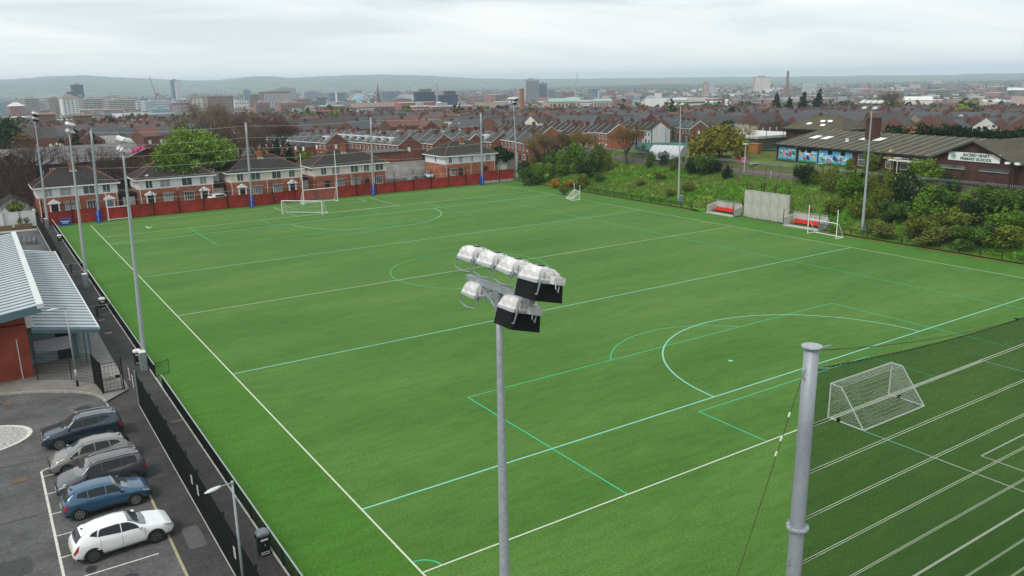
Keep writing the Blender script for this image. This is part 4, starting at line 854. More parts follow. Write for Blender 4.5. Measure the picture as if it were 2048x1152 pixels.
suv = CarShape(4.5, 1.87, 1.66, [(0, .62), (.006, .80), (.03, .93), (.1, 1.0), (.24, 1.10), (.30, 1.22), (.415, 1.58), (.53, 1.65), (.75, 1.63), (.90, 1.53), (.925, 1.44), (.975, 1.10), (.99, .95), (1, .7)], [(0, .55), (.03, .84), (.1, .93), (.24, 1.02), (.5, 1.05), (.8, 1.11), (.94, 1.10), (1, .7)], PLAN, [(0, .6), (.05, .72), (.1, .80), (.24, .83), (.30, .82), (.42, .68), (.75, .66), (.90, .62), (.97, .74), (1, .62)], .24); suv.doors = [.30, .51, .71]
make_car('dark navy sport utility car with roof rails parked apart above the row', (-10.72, 24.62, 0), PI - .03, suv, carpaint('navy_car_paint', (0.016, 0.032, 0.055)), (.20, .805), .355, [[(.315, 5.3), (.50, 5.2), (.50, 6.75), (.42, 6.7)], [(.51, 5.2), (.70, 5.25), (.70, 6.75), (.51, 6.75)], [(.71, 5.3), (.84, 5.85), (.80, 6.6), (.71, 6.75)]], (.255, .415, .275, .42), (.915, .975, .92, .965), [(.012, 4.5), (.06, 4.6), (.06, 4.95), (.02, 4.95)], TL, 'alloy', (.45, .88), 8)
mpv = CarShape(4.36, 1.78, 1.58, [(0, .52), (.008, .66), (.03, .80), (.1, .96), (.2, 1.08), (.25, 1.16), (.42, 1.52), (.55, 1.58), (.72, 1.54), (.86, 1.40), (.90, 1.32), (.97, 1.02), (.99, .9), (1, .65)], [(0, .5), (.03, .74), (.1, .86), (.2, .95), (.5, 1.0), (.8, 1.04), (.94, 1.0), (1, .62)], PLAN, [(0, .58), (.05, .70), (.1, .80), (.2, .83), (.25, .82), (.42, .66), (.72, .62), (.86, .58), (.97, .7), (1, .6)]); mpv.doors = [.32, .53, .74]
make_car('beige people carrier with a pale roof parked behind the dark grey one', (-10.72, 20.55, 0), PI, mpv, carpaint('beige_car_paint', (0.20, 0.195, 0.18)), (.19, .82), .32, [[(.235, 5.3), (.34, 5.2), (.34, 6.2), (.325, 6.2)], [(.35, 5.2), (.535, 5.2), (.535, 6.8), (.41, 6.75)], [(.545, 5.2), (.72, 5.25), (.70, 6.75), (.545, 6.8)], [(.73, 5.3), (.85, 5.7), (.80, 6.5), (.71, 6.7)]], (.21, .42, .23, .425), (.875, .965, .88, .955), HL, TL, spokes=7)
touran = CarShape(4.45, 1.83, 1.66, [(0, .55), (.006, .72), (.03, .84), (.1, .96), (.2, 1.05), (.25, 1.13), (.385, 1.58), (.5, 1.66), (.78, 1.65), (.93, 1.56), (.945, 1.48), (.985, 1.05), (.994, .9), (1, .66)], [(0, .52), (.03, .78), (.1, .88), (.2, .96), (.5, 1.0), (.8, 1.06), (.95, 1.06), (1, .66)], PLAN, [(0, .58), (.05, .70), (.1, .80), (.2, .83), (.25, .82), (.39, .70), (.78, .68), (.93, .66), (.98, .76), (1, .64)]); touran.doors = [.29, .51, .73]
make_car('dark grey people carrier with silver roof rails parked between the beige and blue cars', (-10.60, 17.45, 0), PI + .03, touran, carpaint('grey_car_paint', (0.07, 0.072, 0.082)), (.195, .82), .33, [[(.30, 5.25), (.50, 5.2), (.50, 6.8), (.385, 6.7)], [(.505, 5.2), (.72, 5.2), (.72, 6.8), (.505, 6.8)], [(.725, 5.2), (.89, 5.35), (.88, 6.7), (.725, 6.8)]], (.215, .385, .235, .39), (.94, .99, .942, .985), [(.012, 4.3), (.09, 4.5), (.09, 5.0), (.022, 4.95)], [(.955, 4.3), (.996, 4.2), (.99, 5.3), (.955, 5.3)], rails=(.42, .92), spokes=9)

# ================================================================== LAMP POSTS, BENCH, PLANTERS
def lamppost(x, y, h, lab, rz):
    t = thing('street_lamp', lab, 'street lamp', (x, y, .1 if y > 30 else 0), rz, 'street lamps of the car park')
    q = MB(); q.bar((0, 0, 0), (0, 0, .45), .085, n=10); q.build('base_sleeve', M['black'], t)
    q = MB(); q.bar((0, 0, .45), (0, 0, 1.3), .075, n=10); q.bar((0, 0, 1.3), (0, 0, h), .055, .042, 10); q.build('column', M['galv'], t, smooth=True)
    MB().bar((0, 0, h - .03), (-.55, 0, h + .04), .022, n=6).build('arm', M['galv'], t)
    MB().bar((0, 0, h - .12), (0, 0, h + .03), .058, n=10).build('collar', M['galv'], t)
    q = MB(); q.loft([[(x_, w * math.cos(a), h + .04 + hz * math.sin(a)) for a in np.linspace(0, 2 * PI, 10, endpoint=False)] for x_, w, hz in ((-.5, .05, .04), (-.6, .085, .055), (-.85, .125, .065), (-1.05, .10, .045), (-1.2, .03, .015))]); q.build('lantern', M['lampwhite'], t, smooth=True)
lamppost(-10.0, 34.75, 5.95, 'slim grey lamp post standing in front of the clubhouse canopy', .25)
lamppost(-7.35, 1.2, 6.2, 'near grey lamp post with a white lantern beside the litter bin', .35)
b = thing('bench', 'blue legged bench on the terrace behind the clubhouse', 'bench', (-9.15, 101.4, 0), -.45)
for i in range(3): MB().bx(-1, 1, -.2 + i * .16, -.08 + i * .16, .43, .47).build('seat_slat', M['wood'], b)
for i in range(3): MB().bx(-1, 1, .34, .38, .55 + i * .13, .65 + i * .13).build('back_slat', M['galv_dark'], b)
for x in (-.95, -.3, .3, .95):
    q = MB(); q.bx(x - .04, x + .04, -.22, -.16, 0, .43); q.bx(x - .04, x + .04, .3, .36, 0, .95); q.bx(x - .04, x + .04, -.22, .36, .38, .43); q.build('leg', M['blue'], b)
ww = thing('white_wall', 'white painted wall with capping behind the wooden planters at the far left', 'wall', (-7.3, 118.3, 0))
for i in range(6):
    x = -i * 4.1; MB().bx(x - 3.7, x - .02, -.1, .1, 0, 2.35).build('wall_panel', M['render_white'], ww); MB().bx(x - 4.1, x - 3.7, -.2, .2, 0, 2.65).build('pier', M['render_white'], ww)
    MB().bx(x - 3.7, x - .02, -.14, .14, 2.35, 2.43).build('capping', M['offwhite'], ww); MB().bx(x - 1.9, x - 1.84, -.22, -.14, 0, 4.4).build('fence_post', M['black'], ww); MB().bx(x - 4.0, x - 3.94, -.3, -.23, 0, 4.4).build('fence_post', M['black'], ww)
MB().bx(-.02, .38, -.2, .2, 0, 2.65).build('pier', M['render_white'], ww)
MB().quad((-30, 115.4, .01), (-7.2, 113.6, .01), (-7.2, 118.1, .01), (-30, 118.1, .01)).build('planting_bed', M['soil'], kind='structure')
MB().bx(-22.7, 0, -.1, .1, 0, .22).build('bed_edging', M['offwhite'], None, (-7.3, 113.6, 0)); tag(bpy.data.objects['bed_edging'], 'pale low edging in front of the planters and white wall', 'edging'); bpy.data.objects['bed_edging'].rotation_euler[2] = -.06
LEAF = {}
def leafmat(nm, a, b_, rand=.12): LEAF[nm] = pm('leaves_' + nm, a, .8, 0, .2, .9, 3, col2=b_, spec=.06, rand=rand); return LEAF[nm]
leafmat('fresh', (0.062, 0.138, 0.013), (0.131, 0.231, 0.022)); leafmat('dark', (0.011, 0.028, 0.008), (0.034, 0.064, 0.016)); leafmat('mid', (0.043, 0.094, 0.015), (0.088, 0.163, 0.027))
leafmat('olive', (0.085, 0.120, 0.015), (0.18, 0.215, 0.032)); leafmat('budding', (0.10, 0.115, 0.025), (0.19, 0.19, 0.05)); leafmat('brown', (0.125, 0.085, 0.033), (0.225, 0.144, 0.056)); leafmat('lime', (0.085, 0.155, 0.014), (0.175, 0.270, 0.035)); leafmat('willow', (0.125, 0.130, 0.020), (0.235, 0.225, 0.040)); leafmat('blossom', (0.42, 0.38, 0.27), (0.62, 0.58, 0.44)); leafmat('pink', (0.475, 0.050, 0.163), (0.650, 0.112, 0.275)); leafmat('gorse', (0.250, 0.112, 0.015), (0.475, 0.250, 0.025)); leafmat('conifer', (0.007, 0.019, 0.008), (0.019, 0.037, 0.013))
def leafcloud(q, blobs, n, size, rs, flat=.0):
    """leaf-sized quads through a set of ellipsoids (cx,cy,cz,rx,ry,rz)"""
    wts = [b_[3] * b_[4] + b_[3] * b_[5] for b_ in blobs]; tot = sum(wts)
    for b_, w_ in zip(blobs, wts):
        k = max(1, int(n * w_ / tot)); P_ = rs.normal(size=(k, 3)); P_ /= np.linalg.norm(P_, axis=1)[:, None]; P_ *= (rs.uniform(.25, 1.0, k) ** .42)[:, None] * (1 + .18 * rs.normal(size=k))[:, None]
        C_ = P_ * np.array(b_[3:6]) + np.array(b_[:3]); A = rs.normal(size=(k, 3)); A /= np.linalg.norm(A, axis=1)[:, None]; B = np.cross(A, rs.normal(size=(k, 3))); B /= np.linalg.norm(B, axis=1)[:, None]
        s = size * rs.uniform(.55, 1.3, k)[:, None]; V = np.stack([C_ - A * s - B * s * .6, C_ + A * s - B * s * .5, C_ + A * s * .8 + B * s * .6, C_ - A * s * .9 + B * s * .5], 1).reshape(-1, 3)
        o = len(q.v); q.v.extend(map(tuple, V.tolist())); q.f.extend([(o + 4 * i, o + 4 * i + 1, o + 4 * i + 2, o + 4 * i + 3) for i in range(k)]); q.m.extend([q.k] * k)
    return q
for x, y, l in ((-11.6, 116.4, 'long wooden planter against the white wall, left one'), (-8.9, 116.5, 'wooden planter with two small shrubs against the white wall')):
    t = thing('planter', l, 'planter', (x, y, 0), 0)
    for s in (-1, 1):
        for i in range(3): MB().bx(-1.15, 1.15, s * .38 - .03, s * .38 + .03, .04 + i * .22, .24 + i * .22).build('plank', M['wood'], t); MB().box((s * 1.17, 0, .14 + i * .22), (.05, .8, .2)).build('plank', M['wood'], t)
    MB().bx(-1.12, 1.12, -.34, .34, .5, .58).build('soil', M['soil'], t)
for i, (x, l) in enumerate(((-9.3, 'small leafy shrub in the wooden planter, left of two'), (-8.4, 'small leafy shrub in the wooden planter next to the wall end'))):
    t = thing('planter_shrub', l, 'shrub', (x, 116.5, .55)); leafcloud(MB(), [(0, 0, .7, .4, .35, .5)], 60, .12, np.random.RandomState(i)).build('foliage', LEAF['mid'], t); MB().bar((0, 0, 0), (0, 0, .8), .03, .01).build('stem', M['bark'], t)
bb = thing('equipment_box', 'blue equipment box with white lettering at the foot of the red wall', 'box', (-3.2, 115.6, 0), -.12)
def letters(txt, size, mat, par, loc, rot, ext=.004, align='CENTER', name='lettering', bold=0.0, sx=1.0):
    fc = bpy.data.curves.new('txt', 'FONT'); fc.body = txt; fc.size = size; fc.align_x = align; fc.align_y = 'CENTER'; fc.extrude = ext; fc.offset = bold
    fo = bpy.data.objects.new('txt', fc); COL.objects.link(fo); dg = bpy.context.evaluated_depsgraph_get(); dg.update(); me = bpy.data.meshes.new_from_object(fo.evaluated_get(dg)); bpy.data.objects.remove(fo)
    me.materials.clear(); me.materials.append(mat); o = link(name, me, par, loc); o.rotation_euler = rot; o.scale = (sx, 1, 1); return o
MB().bx(-.8, .8, -.35, .35, .05, 1.0).build('body', M['blue'], bb); MB().bx(-.83, .83, -.38, .38, 1.0, 1.06).build('lid', M['blue'], bb)
letters('BENEVOLENT', .24, M['white'], bb, (0, -.36, .68), (PI / 2, 0, 0), sx=.85, bold=.008); letters('CAVEHILL', .2, M['white'], bb, (0, -.36, .42), (PI / 2, 0, 0), sx=.95, bold=.008)
for s in (-.8, .8): MB().bar((s * .9, 0, .06), (s * .9, -.4, .06), .05).build('skid', M['trim'], bb)

# ================================================================== RED WALL AT THE FAR END
rw = thing('boundary_wall', 'red painted block wall with black fence posts along the far end', 'wall', (-6.0, 117.2, 0))
PW = 4.05; n = 20
for k in range(n):
    x0 = k * PW; h = 2.0 + .2 * math.sin(k * 2.1) * .5; yv = -.25 if k else 0
    MB().bx(.17, PW - .17, -.1, .1, 0, h).build('wall_panel', M['redwall'], rw, (x0, -.0, 0)); MB().bx(.15, PW - .15, -.12, .12, h, h + .06).build('capping', M['redwall'], rw, (x0, 0, 0))
    MB().bx(-.17, .17, -.2, .16, 0, h + .12).build('pier', M['redwall'], rw, (x0, 0, 0)); MB().bx(-.055, .055, -.31, -.205, 0, 3.9).build('fence_post', M['black'], rw, (x0, 0, 0))
pme = rib_panel(PW, 1.8, 2.1, .45, .45, .008).mesh('mesh_panel', M['mesh'])
for k in range(n): link('mesh_panel', pme, rw, (k * PW, -.24, 0))
rw2 = thing('boundary_wall', 'darker red wall panel above a low concrete kerb in the far right corner', 'wall', (75.2, 117.2, 0), -.02)
for k in range(2): MB().bx(.1, 3.9, -.1, .1, .5, 2.6).build('wall_panel', M['redwall'], rw2, (k * 4, 0, 0)); MB().bx(0, 4, -.14, .14, 0, .5).build('plinth', M['conc'], rw2, (k * 4, 0, 0)); MB().bx(-.05, .05, -.3, -.2, 0, 3.6).build('fence_post', M['black'], rw2, (k * 4, 0, 0))
for y_, l, px in ((116.95, 'yellow paint scrawl on the red wall left of the first padded post', 168),):
    t = thing('paint_scrawl', l, 'graffiti', (float(onY(169, 430, 117)[0]), 117.09, 1.1)); q = MB()
    q.tube([(-.5, 0, .3), (-.35, 0, -.1), (-.2, 0, .25), (-.25, 0, -.5)], .05, 4); q.tube([(0, 0, .1), (.2, 0, .25), (.35, 0, .05), (.6, 0, .3)], .045, 4); q.build('strokes'[:-1], pm('yellow_spray', (0.33, 0.16, 0.05), .9, 0, 0), t)

# ================================================================== RIGHT SIDE: LOW FENCE, DUGOUTS, HIT WALL
rf = thing('touchline_fence', 'low black mesh fence on a worn kerb along the foot of the grass bank', 'fence', (83.0, -6, 0))
RW_ = 2.43; pme = rib_panel(RW_, .86, .1, .11, .22, .006).mesh('mesh_panel', M['mesh']); pst2 = MB().box((0, 0, .52), (.08, .08, 1.04)).mesh('post', M['black'])
M['ochre'] = pm('worn_timber_edge', (0.20, 0.13, 0.06), .9, 0, .3, 1.5, 5, coord='World')
for k in range(51):
    y = k * RW_
    if 39.5 < y - 6 < 64: continue
    if y - 6 > 117: break
    link('mesh_panel', pme, rf, (0, y, 0), rz=PI / 2); link('post', pst2, rf, (0, y, 0)); MB().bx(-.025, .025, y, y + RW_, 1.0, 1.045).build('top_rail', M['black'], rf)
    MB().bx(-.22, .0, y + .01, y + RW_, -.02, .10).build('edging_board', M['ochre'], rf)
hw = thing('practice_wall', 'tall bare concrete practice wall with black mesh fence on top', 'wall', (84.2, 50.6, 0))
for i in range(5):
    for j in range(2): MB().bx(0, .3, 0, 1.63, 0, 2.08).build('concrete_panel', M['conc'], hw, (rnd.uniform(-.004, .004), -4.1 + i * 1.64, .0 + j * 2.09))
MB().bx(-.03, .33, -4.13, 4.13, 4.18, 4.24).build('capping', M['conc'], hw)
q = MB(); 
for i in range(4): MB().bx(-.006, .0, -.05, .05, -.05, .05).build('fixing_plate', M['galv_dark'], hw, (-.003, -1.9 + i * 1.2, 2.15))
for y in (-3.9, -1.55, .65, 1.05, 3.9): MB().bx(.1, .18, y - .04, y + .04, 4.24, 5.6).build('fence_post', M['black'], hw)
for a, b_ in ((-3.9, -1.55), (-1.55, .65), (1.05, 3.9)): link('mesh_panel', rib_panel(b_ - a, 1.25, 0, .2, .2, .007).mesh('mesh_panel', M['mesh']), hw, (.14, a, 4.3), rz=PI / 2)
def dugout(y0, y1, lab):
    t = thing('dugout', lab, 'dugout', (83.0, y0, 0)); L = y1 - y0
    for y in (0, L): MB().prism([(-.1, y - .1, 0), (2.0, y - .1, 0), (2.0, y - .1, 1.55), (-.1, y - .1, 1.15)], (0, .2, 0)).build('side_wall', M['conc'], t)
    MB().bx(1.85, 2.05, .1, L - .1, 0, 1.75).build('back_wall', M['conc'], t); MB().bx(-.25, 1.85, -.1, L + .1, -.02, .09).build('floor_slab', M['conc'], t)
    MB().bar((1.75, 0, 1.95), (1.75, L, 1.95), .04).build('roof_rail', M['galv'], t)
    for y in (.0, L * .5, L): MB().bx(1.9, 1.98, y - .04, y + .04, 0, 2.7).build('post', M['black'], t)
    for y in (-.02, L + .02): MB().bx(-.16, -.09, y - .04, y + .04, 0, 2.4).build('post', M['black'], t)
    n = 6; w_ = (L - 1.2) / n
    for i in range(n):
        y = .75 + i * w_; q = MB(); q.loft([[(1.05, y, .48), (1.5, y, .44), (1.6, y, .5), (1.62, y, .95), (1.57, y, .95), (1.52, y, .56), (1.05, y, .53)], [(1.05, y + w_ * .88, .48), (1.5, y + w_ * .88, .44), (1.6, y + w_ * .88, .5), (1.62, y + w_ * .88, .95), (1.57, y + w_ * .88, .95), (1.52, y + w_ * .88, .56), (1.05, y + w_ * .88, .53)]]); q.build('seat', M['red_seat'], t)
        MB().bar((1.3, y + w_ / 2, .09), (1.3, y + w_ / 2, .46), .035).build('seat_leg', M['galv_dark'], t)
    for y in (L * .35, L * .5): MB().bx(1.84, 1.851, y, y + .08, 1.0, 1.5).build('stain_strip', pm('old_red_paint', (0.3, .06, .05), .9, 0, .2, 2), t)
dugout(55.6, 61.2, 'concrete dugout with red seats left of the practice wall'); dugout(40.2, 46.2, 'concrete dugout with red seats right of the practice wall behind the goal frame')

# ================================================================== PALISADE FENCE ON THE BANK
pf = thing('palisade_fence', 'grey palisade fence with a coiled barbed crest along the top of the bank', 'fence', (0, 0, 0))
q = MB()
for i in range(11): q.bx(-.025, .025, i * .25 - .05, i * .25 + .05, .05, 2.35)
q.bx(.03, .06, -.1, 2.65, .5, .58); q.bx(.03, .06, -.1, 2.65, 1.9, 1.98)
M['pale_rail'] = pm('palisade_steel', (0.11, 0.115, 0.12), .6, .3, .15, 3)
pal = MB(); pal.v = []; 
for i in range(12): pal.bx(-.012, .012, i * .229 - .018, i * .229 + .018, .05, 2.3)
pal.bx(.02, .05, -.1, 2.65, .5, .56); pal.bx(.02, .05, -.1, 2.65, 1.9, 1.96)
pme = pal.mesh('pale_panel', M['pale_rail']); ps = MB().bx(-.04, .04, -.04, .04, 0, 2.5).mesh('post', M['pale_rail'])
crest = MB(); P_ = [(.18 * math.sin(i * 1.25), i * .045, 2.5 + .18 * math.cos(i * 1.25)) for i in range(62)]; crest.tube(P_, .022, 3); cme = crest.mesh('barbed_coil', M['galv'])
for k in range(42):
    y = 6 + k * 2.75; z = T(96.6, y) - .05
    for nm, me in (('pale_panel', pme), ('post', ps), ('barbed_coil', cme)): link(nm, me, pf, (96.6, y, z))
# spare street lamps and pole of the bank top
def slimpole(px, py, pyt, lab, mat='offwhite', head=True):
    p = onT(px, py); h = 1.0; D = math.hypot(p[0] - CAM[0], p[1] - CAM[1]); zt = at(px, pyt, D)[2]; t = thing('lamp_post', lab, 'lamp post', p)
    MB().bar((0, 0, 0), (0, 0, zt - p[2]), .07, .05, 6).build('column', M[mat], t)
    if head: MB().box((0, .0, zt - p[2]), (.5, 1.0, .12)).build('lantern', M[mat], t)
slimpole(1790, 372, 316, 'pale lamp post behind the bushes in front of the school windows'); slimpole(1488, 345, 288, 'pale post by the playground bins'); slimpole(1466, 318, 285, 'pale basketball post near the blossom tree', head=True)
slimpole(1541, 357, 340, 'short pale marker post on the bank by the path', head=False)
# ================================================================== SCHOOL
SX = 103.0; SZ = 6.45
SROT = -.10
sch = thing('school_building', 'long brown brick primary school with mossy corrugated roof and a blue mural', 'school', (103.8 - 46.8 * math.sin(-SROT), 46.8 - 46.8 * math.cos(SROT), SZ + .1), SROT)
M['asb'] = wave_mat('mossy_roof_sheet', (0.065, 0.060, 0.048), (0.125, 0.115, 0.085), 5.5, 'Y', .9)
M['asb_lap'] = pm('pale_sheet_lap', (0.26, 0.25, 0.21), .9, 0, .25, 2)
M['asb2'] = wave_mat('mossy_hall_roof', (0.075, 0.068, 0.045), (0.13, 0.115, 0.075), 4.0, 'Y', .9)
e0, e1_, dep = 12, 66.5, 11.0
MB().bx(0, 2 * dep, e0, e1_, -1, 2.75).build('wall', M['brick_dark'], sch)
rh = 2.8; rz_ = rh + 2.1
# long roof in sheets
ns = 22; wv_ = (e1_ + .4 - 30.5) / ns
def sheet_(y0, y1):
    q = MB(); q.quad((-.5, y0, rh), (dep, y0, rz_), (dep, y1, rz_), (-.5, y1, rh)); q.mat(1).prism([(-.5, y0 - .05, rh + .0), (dep, y0 - .05, rz_), (dep, y0 - .05, rz_ + .06), (-.5, y0 - .05, rh + .06)], (0, .13, 0)); return q
for i in range(ns): sheet_(30.5 + i * wv_, 30.5 + (i + 1) * wv_).build('roof_sheet', [M['asb'], M['asb_lap']], sch)
for i in range(6): sheet_(-8 + i * 2.6, -8 + (i + 1) * 2.6).build('roof_sheet', [M['asb'], M['asb_lap']], sch)
q = MB(); q.quad((dep, -8, rz_), (2 * dep + .5, -8, rh), (2 * dep + .5, e1_ + .4, rh), (dep, e1_ + .4, rz_)); q.build('rear_roof', M['asb'], sch)
q = MB(); q.prism([(0, 0, 2.5), (2 * dep, 0, 2.5), (dep, 0, rz_ - .1)], (0, .2, 0)); o = q.build('gable_wall', M['brick_dark'], sch, (0, e1_ - .25, 0))
MB().bx(-.56, -.48, 30.5, e1_ + .4, rh - .24, rh + .04).build('gutter', M['trim'], sch)
for y in (61.6, 57.1): MB().bar((-.1, y, 0), (-.1, y, 2.7), .06).build('downpipe', M['trim'], sch)
# cross gable with the sign
gy0, gy1, gx = 23.6, 35.2, -1.2
gm = (gy0 + gy1) / 2; gh = 5.45
MB().prism([(gx, gy0, -1.5), (gx, gy1, -1.5), (gx, gy1, 2.9), (gx, gm, gh - .15), (gx, gy0, 2.9)], (2.3, 0, 0)).build('gable_front', M['brick_dark'], sch)
for s, yy in ((1, gy0), (-1, gy1)):
    q = MB(); q.add([(gx - .5, yy - s * .7, 2.62), (gx - .5, gm, gh), (dep, gm, gh), (dep, yy - s * .7, 2.62)], [(0, 1, 2, 3)]); q.build('gable_roof', M['asb'], sch)
    MB().prism([(gx - .5, yy - s * .7, 2.40), (gx - .5, gm, gh - .22), (gx - .5, gm, gh + .03), (gx - .5, yy - s * .7, 2.66)], (.06, 0, 0)).build('barge_board', M['trim'], sch)
for a, b_ in ((gm + .9, gm + 4.8), (gm - 5.2, gm - 1.2)):
    MB().bx(gx - .05, gx + .0, a, b_, 1.55, 1.95).build('high_window', M['pane'], sch); MB().bx(gx - .18, gx - .05, a, b_, 1.48, 1.54).build('sill', M['conc'], sch)
sg = MB(); sg.bx(gx - .14, gx - .06, gm - 3.9, gm + 3.5, 2.7, 3.85); sgo = sg.build('sign_board', M['white'], sch)
GRN = pm('sign_green', (0.008, 0.13, 0.075), .5, 0, 0)
for txt, z in (('SACRED HEART', 3.53), ('PRIMARY SCHOOL', 3.0)): letters(txt, .53, GRN, sgo, (gx - .16, gm - .55, z), (PI / 2, 0, -PI / 2), bold=.024, sx=1.02)
cq = MB()
for r0, r1 in ((.42, .36), (.29, .26)):
    L_ = [(gx - .155, gm + 2.7 + r * math.cos(a), 3.27 + r * math.sin(a)) for a in np.linspace(0, 2 * PI, 33) for r in (r0, r1)]; cq.add(L_, [(2 * i, 2 * i + 1, 2 * i + 3, 2 * i + 2) for i in range(32)])
cq.poly([(gx - .155, gm + 2.7 + .2 * math.cos(a) * (1 + .3 * math.cos(3 * a)), 3.27 + .2 * math.sin(a)) for a in np.linspace(0, 2 * PI, 18, endpoint=False)]); cq.build('crest', pm('crest_green', (0.03, 0.27, 0.17), .5, 0, 0), sgo)
for i in range(6):
    y = 37.5 + i * 2.55; wdw = MB().bx(-.05, .02, y, y + 1.35, .45, 2.25).build('window', M['offwhite'], sch); MB().bx(-.065, -.05, y + .08, y + 1.27, 1.45, 2.17).build('pane', M['pane'], wdw); MB().bx(-.065, -.05, y + .08, y + 1.27, .53, 1.37).build('pane', M['pane'], wdw)
for (y, u) in ((62.0, .42), (59.5, .42), (52.5, .52), (49.8, .52)):
    def rp_(u): return (-.5 + (dep + .5) * u, rh + (rz_ - rh) * u + .10)
    a, b_ = rp_(u), rp_(u + .17); MB().prism([(a[0], y, a[1]), (b_[0], y, b_[1]), (b_[0], y, b_[1] + .05), (a[0], y, a[1] + .05)], (0, 1.35, 0)).build('skylight', M['white'], sch)
MB().bar((3.2, 54.2, rh + .9), (3.2, 54.2, rh + 1.5), .3, .22, 8).build('roof_vent', M['offwhite'], sch)
_w = Vector((110.8 - sch.location.x, 51.3 - sch.location.y)); _c, _s = math.cos(SROT), math.sin(SROT); _lx, _ly = _w.x * _c + _w.y * _s, -_w.x * _s + _w.y * _c
MB().bx(_lx - .8, _lx + .8, _ly - .85, _ly + .85, 3, 14.05 - SZ).build('chimney', M['brick_dark'], sch)
# mural panels
sky_c = pm('mural_sky', (0.08, 0.36, 0.60), .7, 0, .12, .9, 3, col2=(0.22, 0.52, 0.68)); cols = [pm('mural_' + n_, c, .7, 0, .1, 3) for n_, c in (('green', (.02, .22, .06)), ('red', (.5, .04, .04)), ('yellow', (.6, .38, .08)), ('pink', (.6, .22, .28)), ('white', (.7, .72, .72)), ('navy', (.03, .05, .14)))]
mz0, mz1 = .1, 2.35
for k, (a, b_) in enumerate(((62.0, 65.9), (57.3, 61.3), (50.3, 57.0))):
    pnl = MB().bx(-.07, .0, a, b_, mz0, mz1 - .25 * (k == 1)).build('mural_panel', sky_c, sch); w_ = b_ - a
    for c_ in range(int(w_ * 2)):
        y, z = a + rnd.uniform(.4, w_ - .4), rnd.uniform(mz0 + .8, mz1 - .35); q = MB(); [q.poly([(-.074 - .002 * j, y + (j - 1) * .22 + .2 * math.cos(t), z + .1 * math.sin(t)) for t in np.linspace(0, 2 * PI, 9, endpoint=False)]) for j in range(3)]; q.build('painted_cloud', cols[4], pnl)
    q = MB(); q.poly([(-.085, a + .1, mz0), (-.085, b_ - .1, mz0)] + [(-.085, b_ - .1 - (w_ - .2) * i / 12, mz0 + .16 + .22 * abs(math.sin(i * 1.9 + k))) for i in range(13)]); q.build('painted_hedge', cols[0], pnl)
    if k != 1:
        for yy in (a + w_ * .36, a + w_ * .66):
            q = MB(); L_ = [(-.096, yy + r_ * math.cos(t), mz0 + .55 + r_ * math.sin(t)) for t in np.linspace(0, 2 * PI, 19) for r_ in (.42, .33)]; q.add(L_, [(2 * i, 2 * i + 1, 2 * i + 3, 2 * i + 2) for i in range(18)]); q.build('painted_ring', cols[5], pnl)
    for j in range(5):
        y, z, r = a + w_ * (.12 + .19 * j), rnd.uniform(mz0 + .45, mz1 - .7), rnd.uniform(.24, .46); ci = cols[(j + k * 2) % 4 if j != 2 else 5]; q = MB(); q.poly([(-.092, y + r * (1 + .35 * math.cos(3 * t + j)) * math.cos(t), z + r * (1 + .3 * math.sin(2 * t)) * math.sin(t)) for t in np.linspace(0, 2 * PI, 14, endpoint=False)]); q.build('painted_shape', ci, pnl)
for y in (60.0, 58.6, 54.2, 51.6): MB().bx(-.10, -.071, y, y + .9, 1.75, 2.45).build('mural_window', M['glassdark'], sch)
MB().bar((-.6, 61.45, 2.55), (-.1, 61.45, 2.65), .06).build('camera', M['white'], sch)
# hall behind
hall = thing('school_hall', 'taller brown school hall with a hipped mossy roof and skylights behind the long roof', 'school', (120.4, 63.5, SZ - .6), .08)
hx0, hx1, hy0, hy1, hz = .7, 10.2, .7, 12.3, 5.25
MB().bx(hx0, hx1, hy0, hy1, -1, hz).build('wall', M['brick_dark'], hall)
hr = hz + 2.3; o_ = .7
A_ = [(hx0 - o_, hy0 - o_, hz), (hx1 + o_, hy0 - o_, hz), (hx1 + o_, hy1 + o_, hz), (hx0 - o_, hy1 + o_, hz), (5.4, hy0 + 2.6, hr), (5.4, hy1 - 2.8, hr)]
MB().quad(A_[0], A_[4], A_[5], A_[3]).build('roof_slope', M['asb2'], hall); MB().quad(A_[1], A_[2], A_[5], A_[4]).build('roof_slope', M['asb2'], hall); MB().poly([A_[0], A_[1], A_[4]]).build('roof_hip', M['asb'], hall); MB().poly([A_[2], A_[3], A_[5]]).build('roof_hip', M['asb'], hall)
MB().bx(hx0 - o_, hx0 - o_ + .1, hy0 - o_, hy1 + o_, hz - .3, hz).build('fascia', M['trim'], hall); MB().bx(hx0 - o_, hx1 + o_, hy0 - o_, hy0 - o_ + .1, hz - .3, hz - .01).build('fascia', M['trim'], hall)
MB().bar(A_[0], A_[4], .12).build('hip_ridge', M['asb2'], hall); MB().bar(A_[4], A_[5], .12).build('ridge', M['asb2'], hall)
for (u, v) in ((.40, .50), (.24, .52), (.33, .22), (.62, .3)):
    p = Vector(A_[0]).lerp(Vector(A_[3]), u); q_ = Vector(A_[4]).lerp(Vector(A_[5]), u); c0 = p.lerp(q_, v) + Vector((0, 0, .12)); c1 = p.lerp(q_, v + .13) + Vector((0, 0, .12)); MB().prism([c0, c1, c1 + Vector((0, .95, 0)), c0 + Vector((0, .95, 0))], (0, 0, .05)).build('skylight', M['white'], hall)
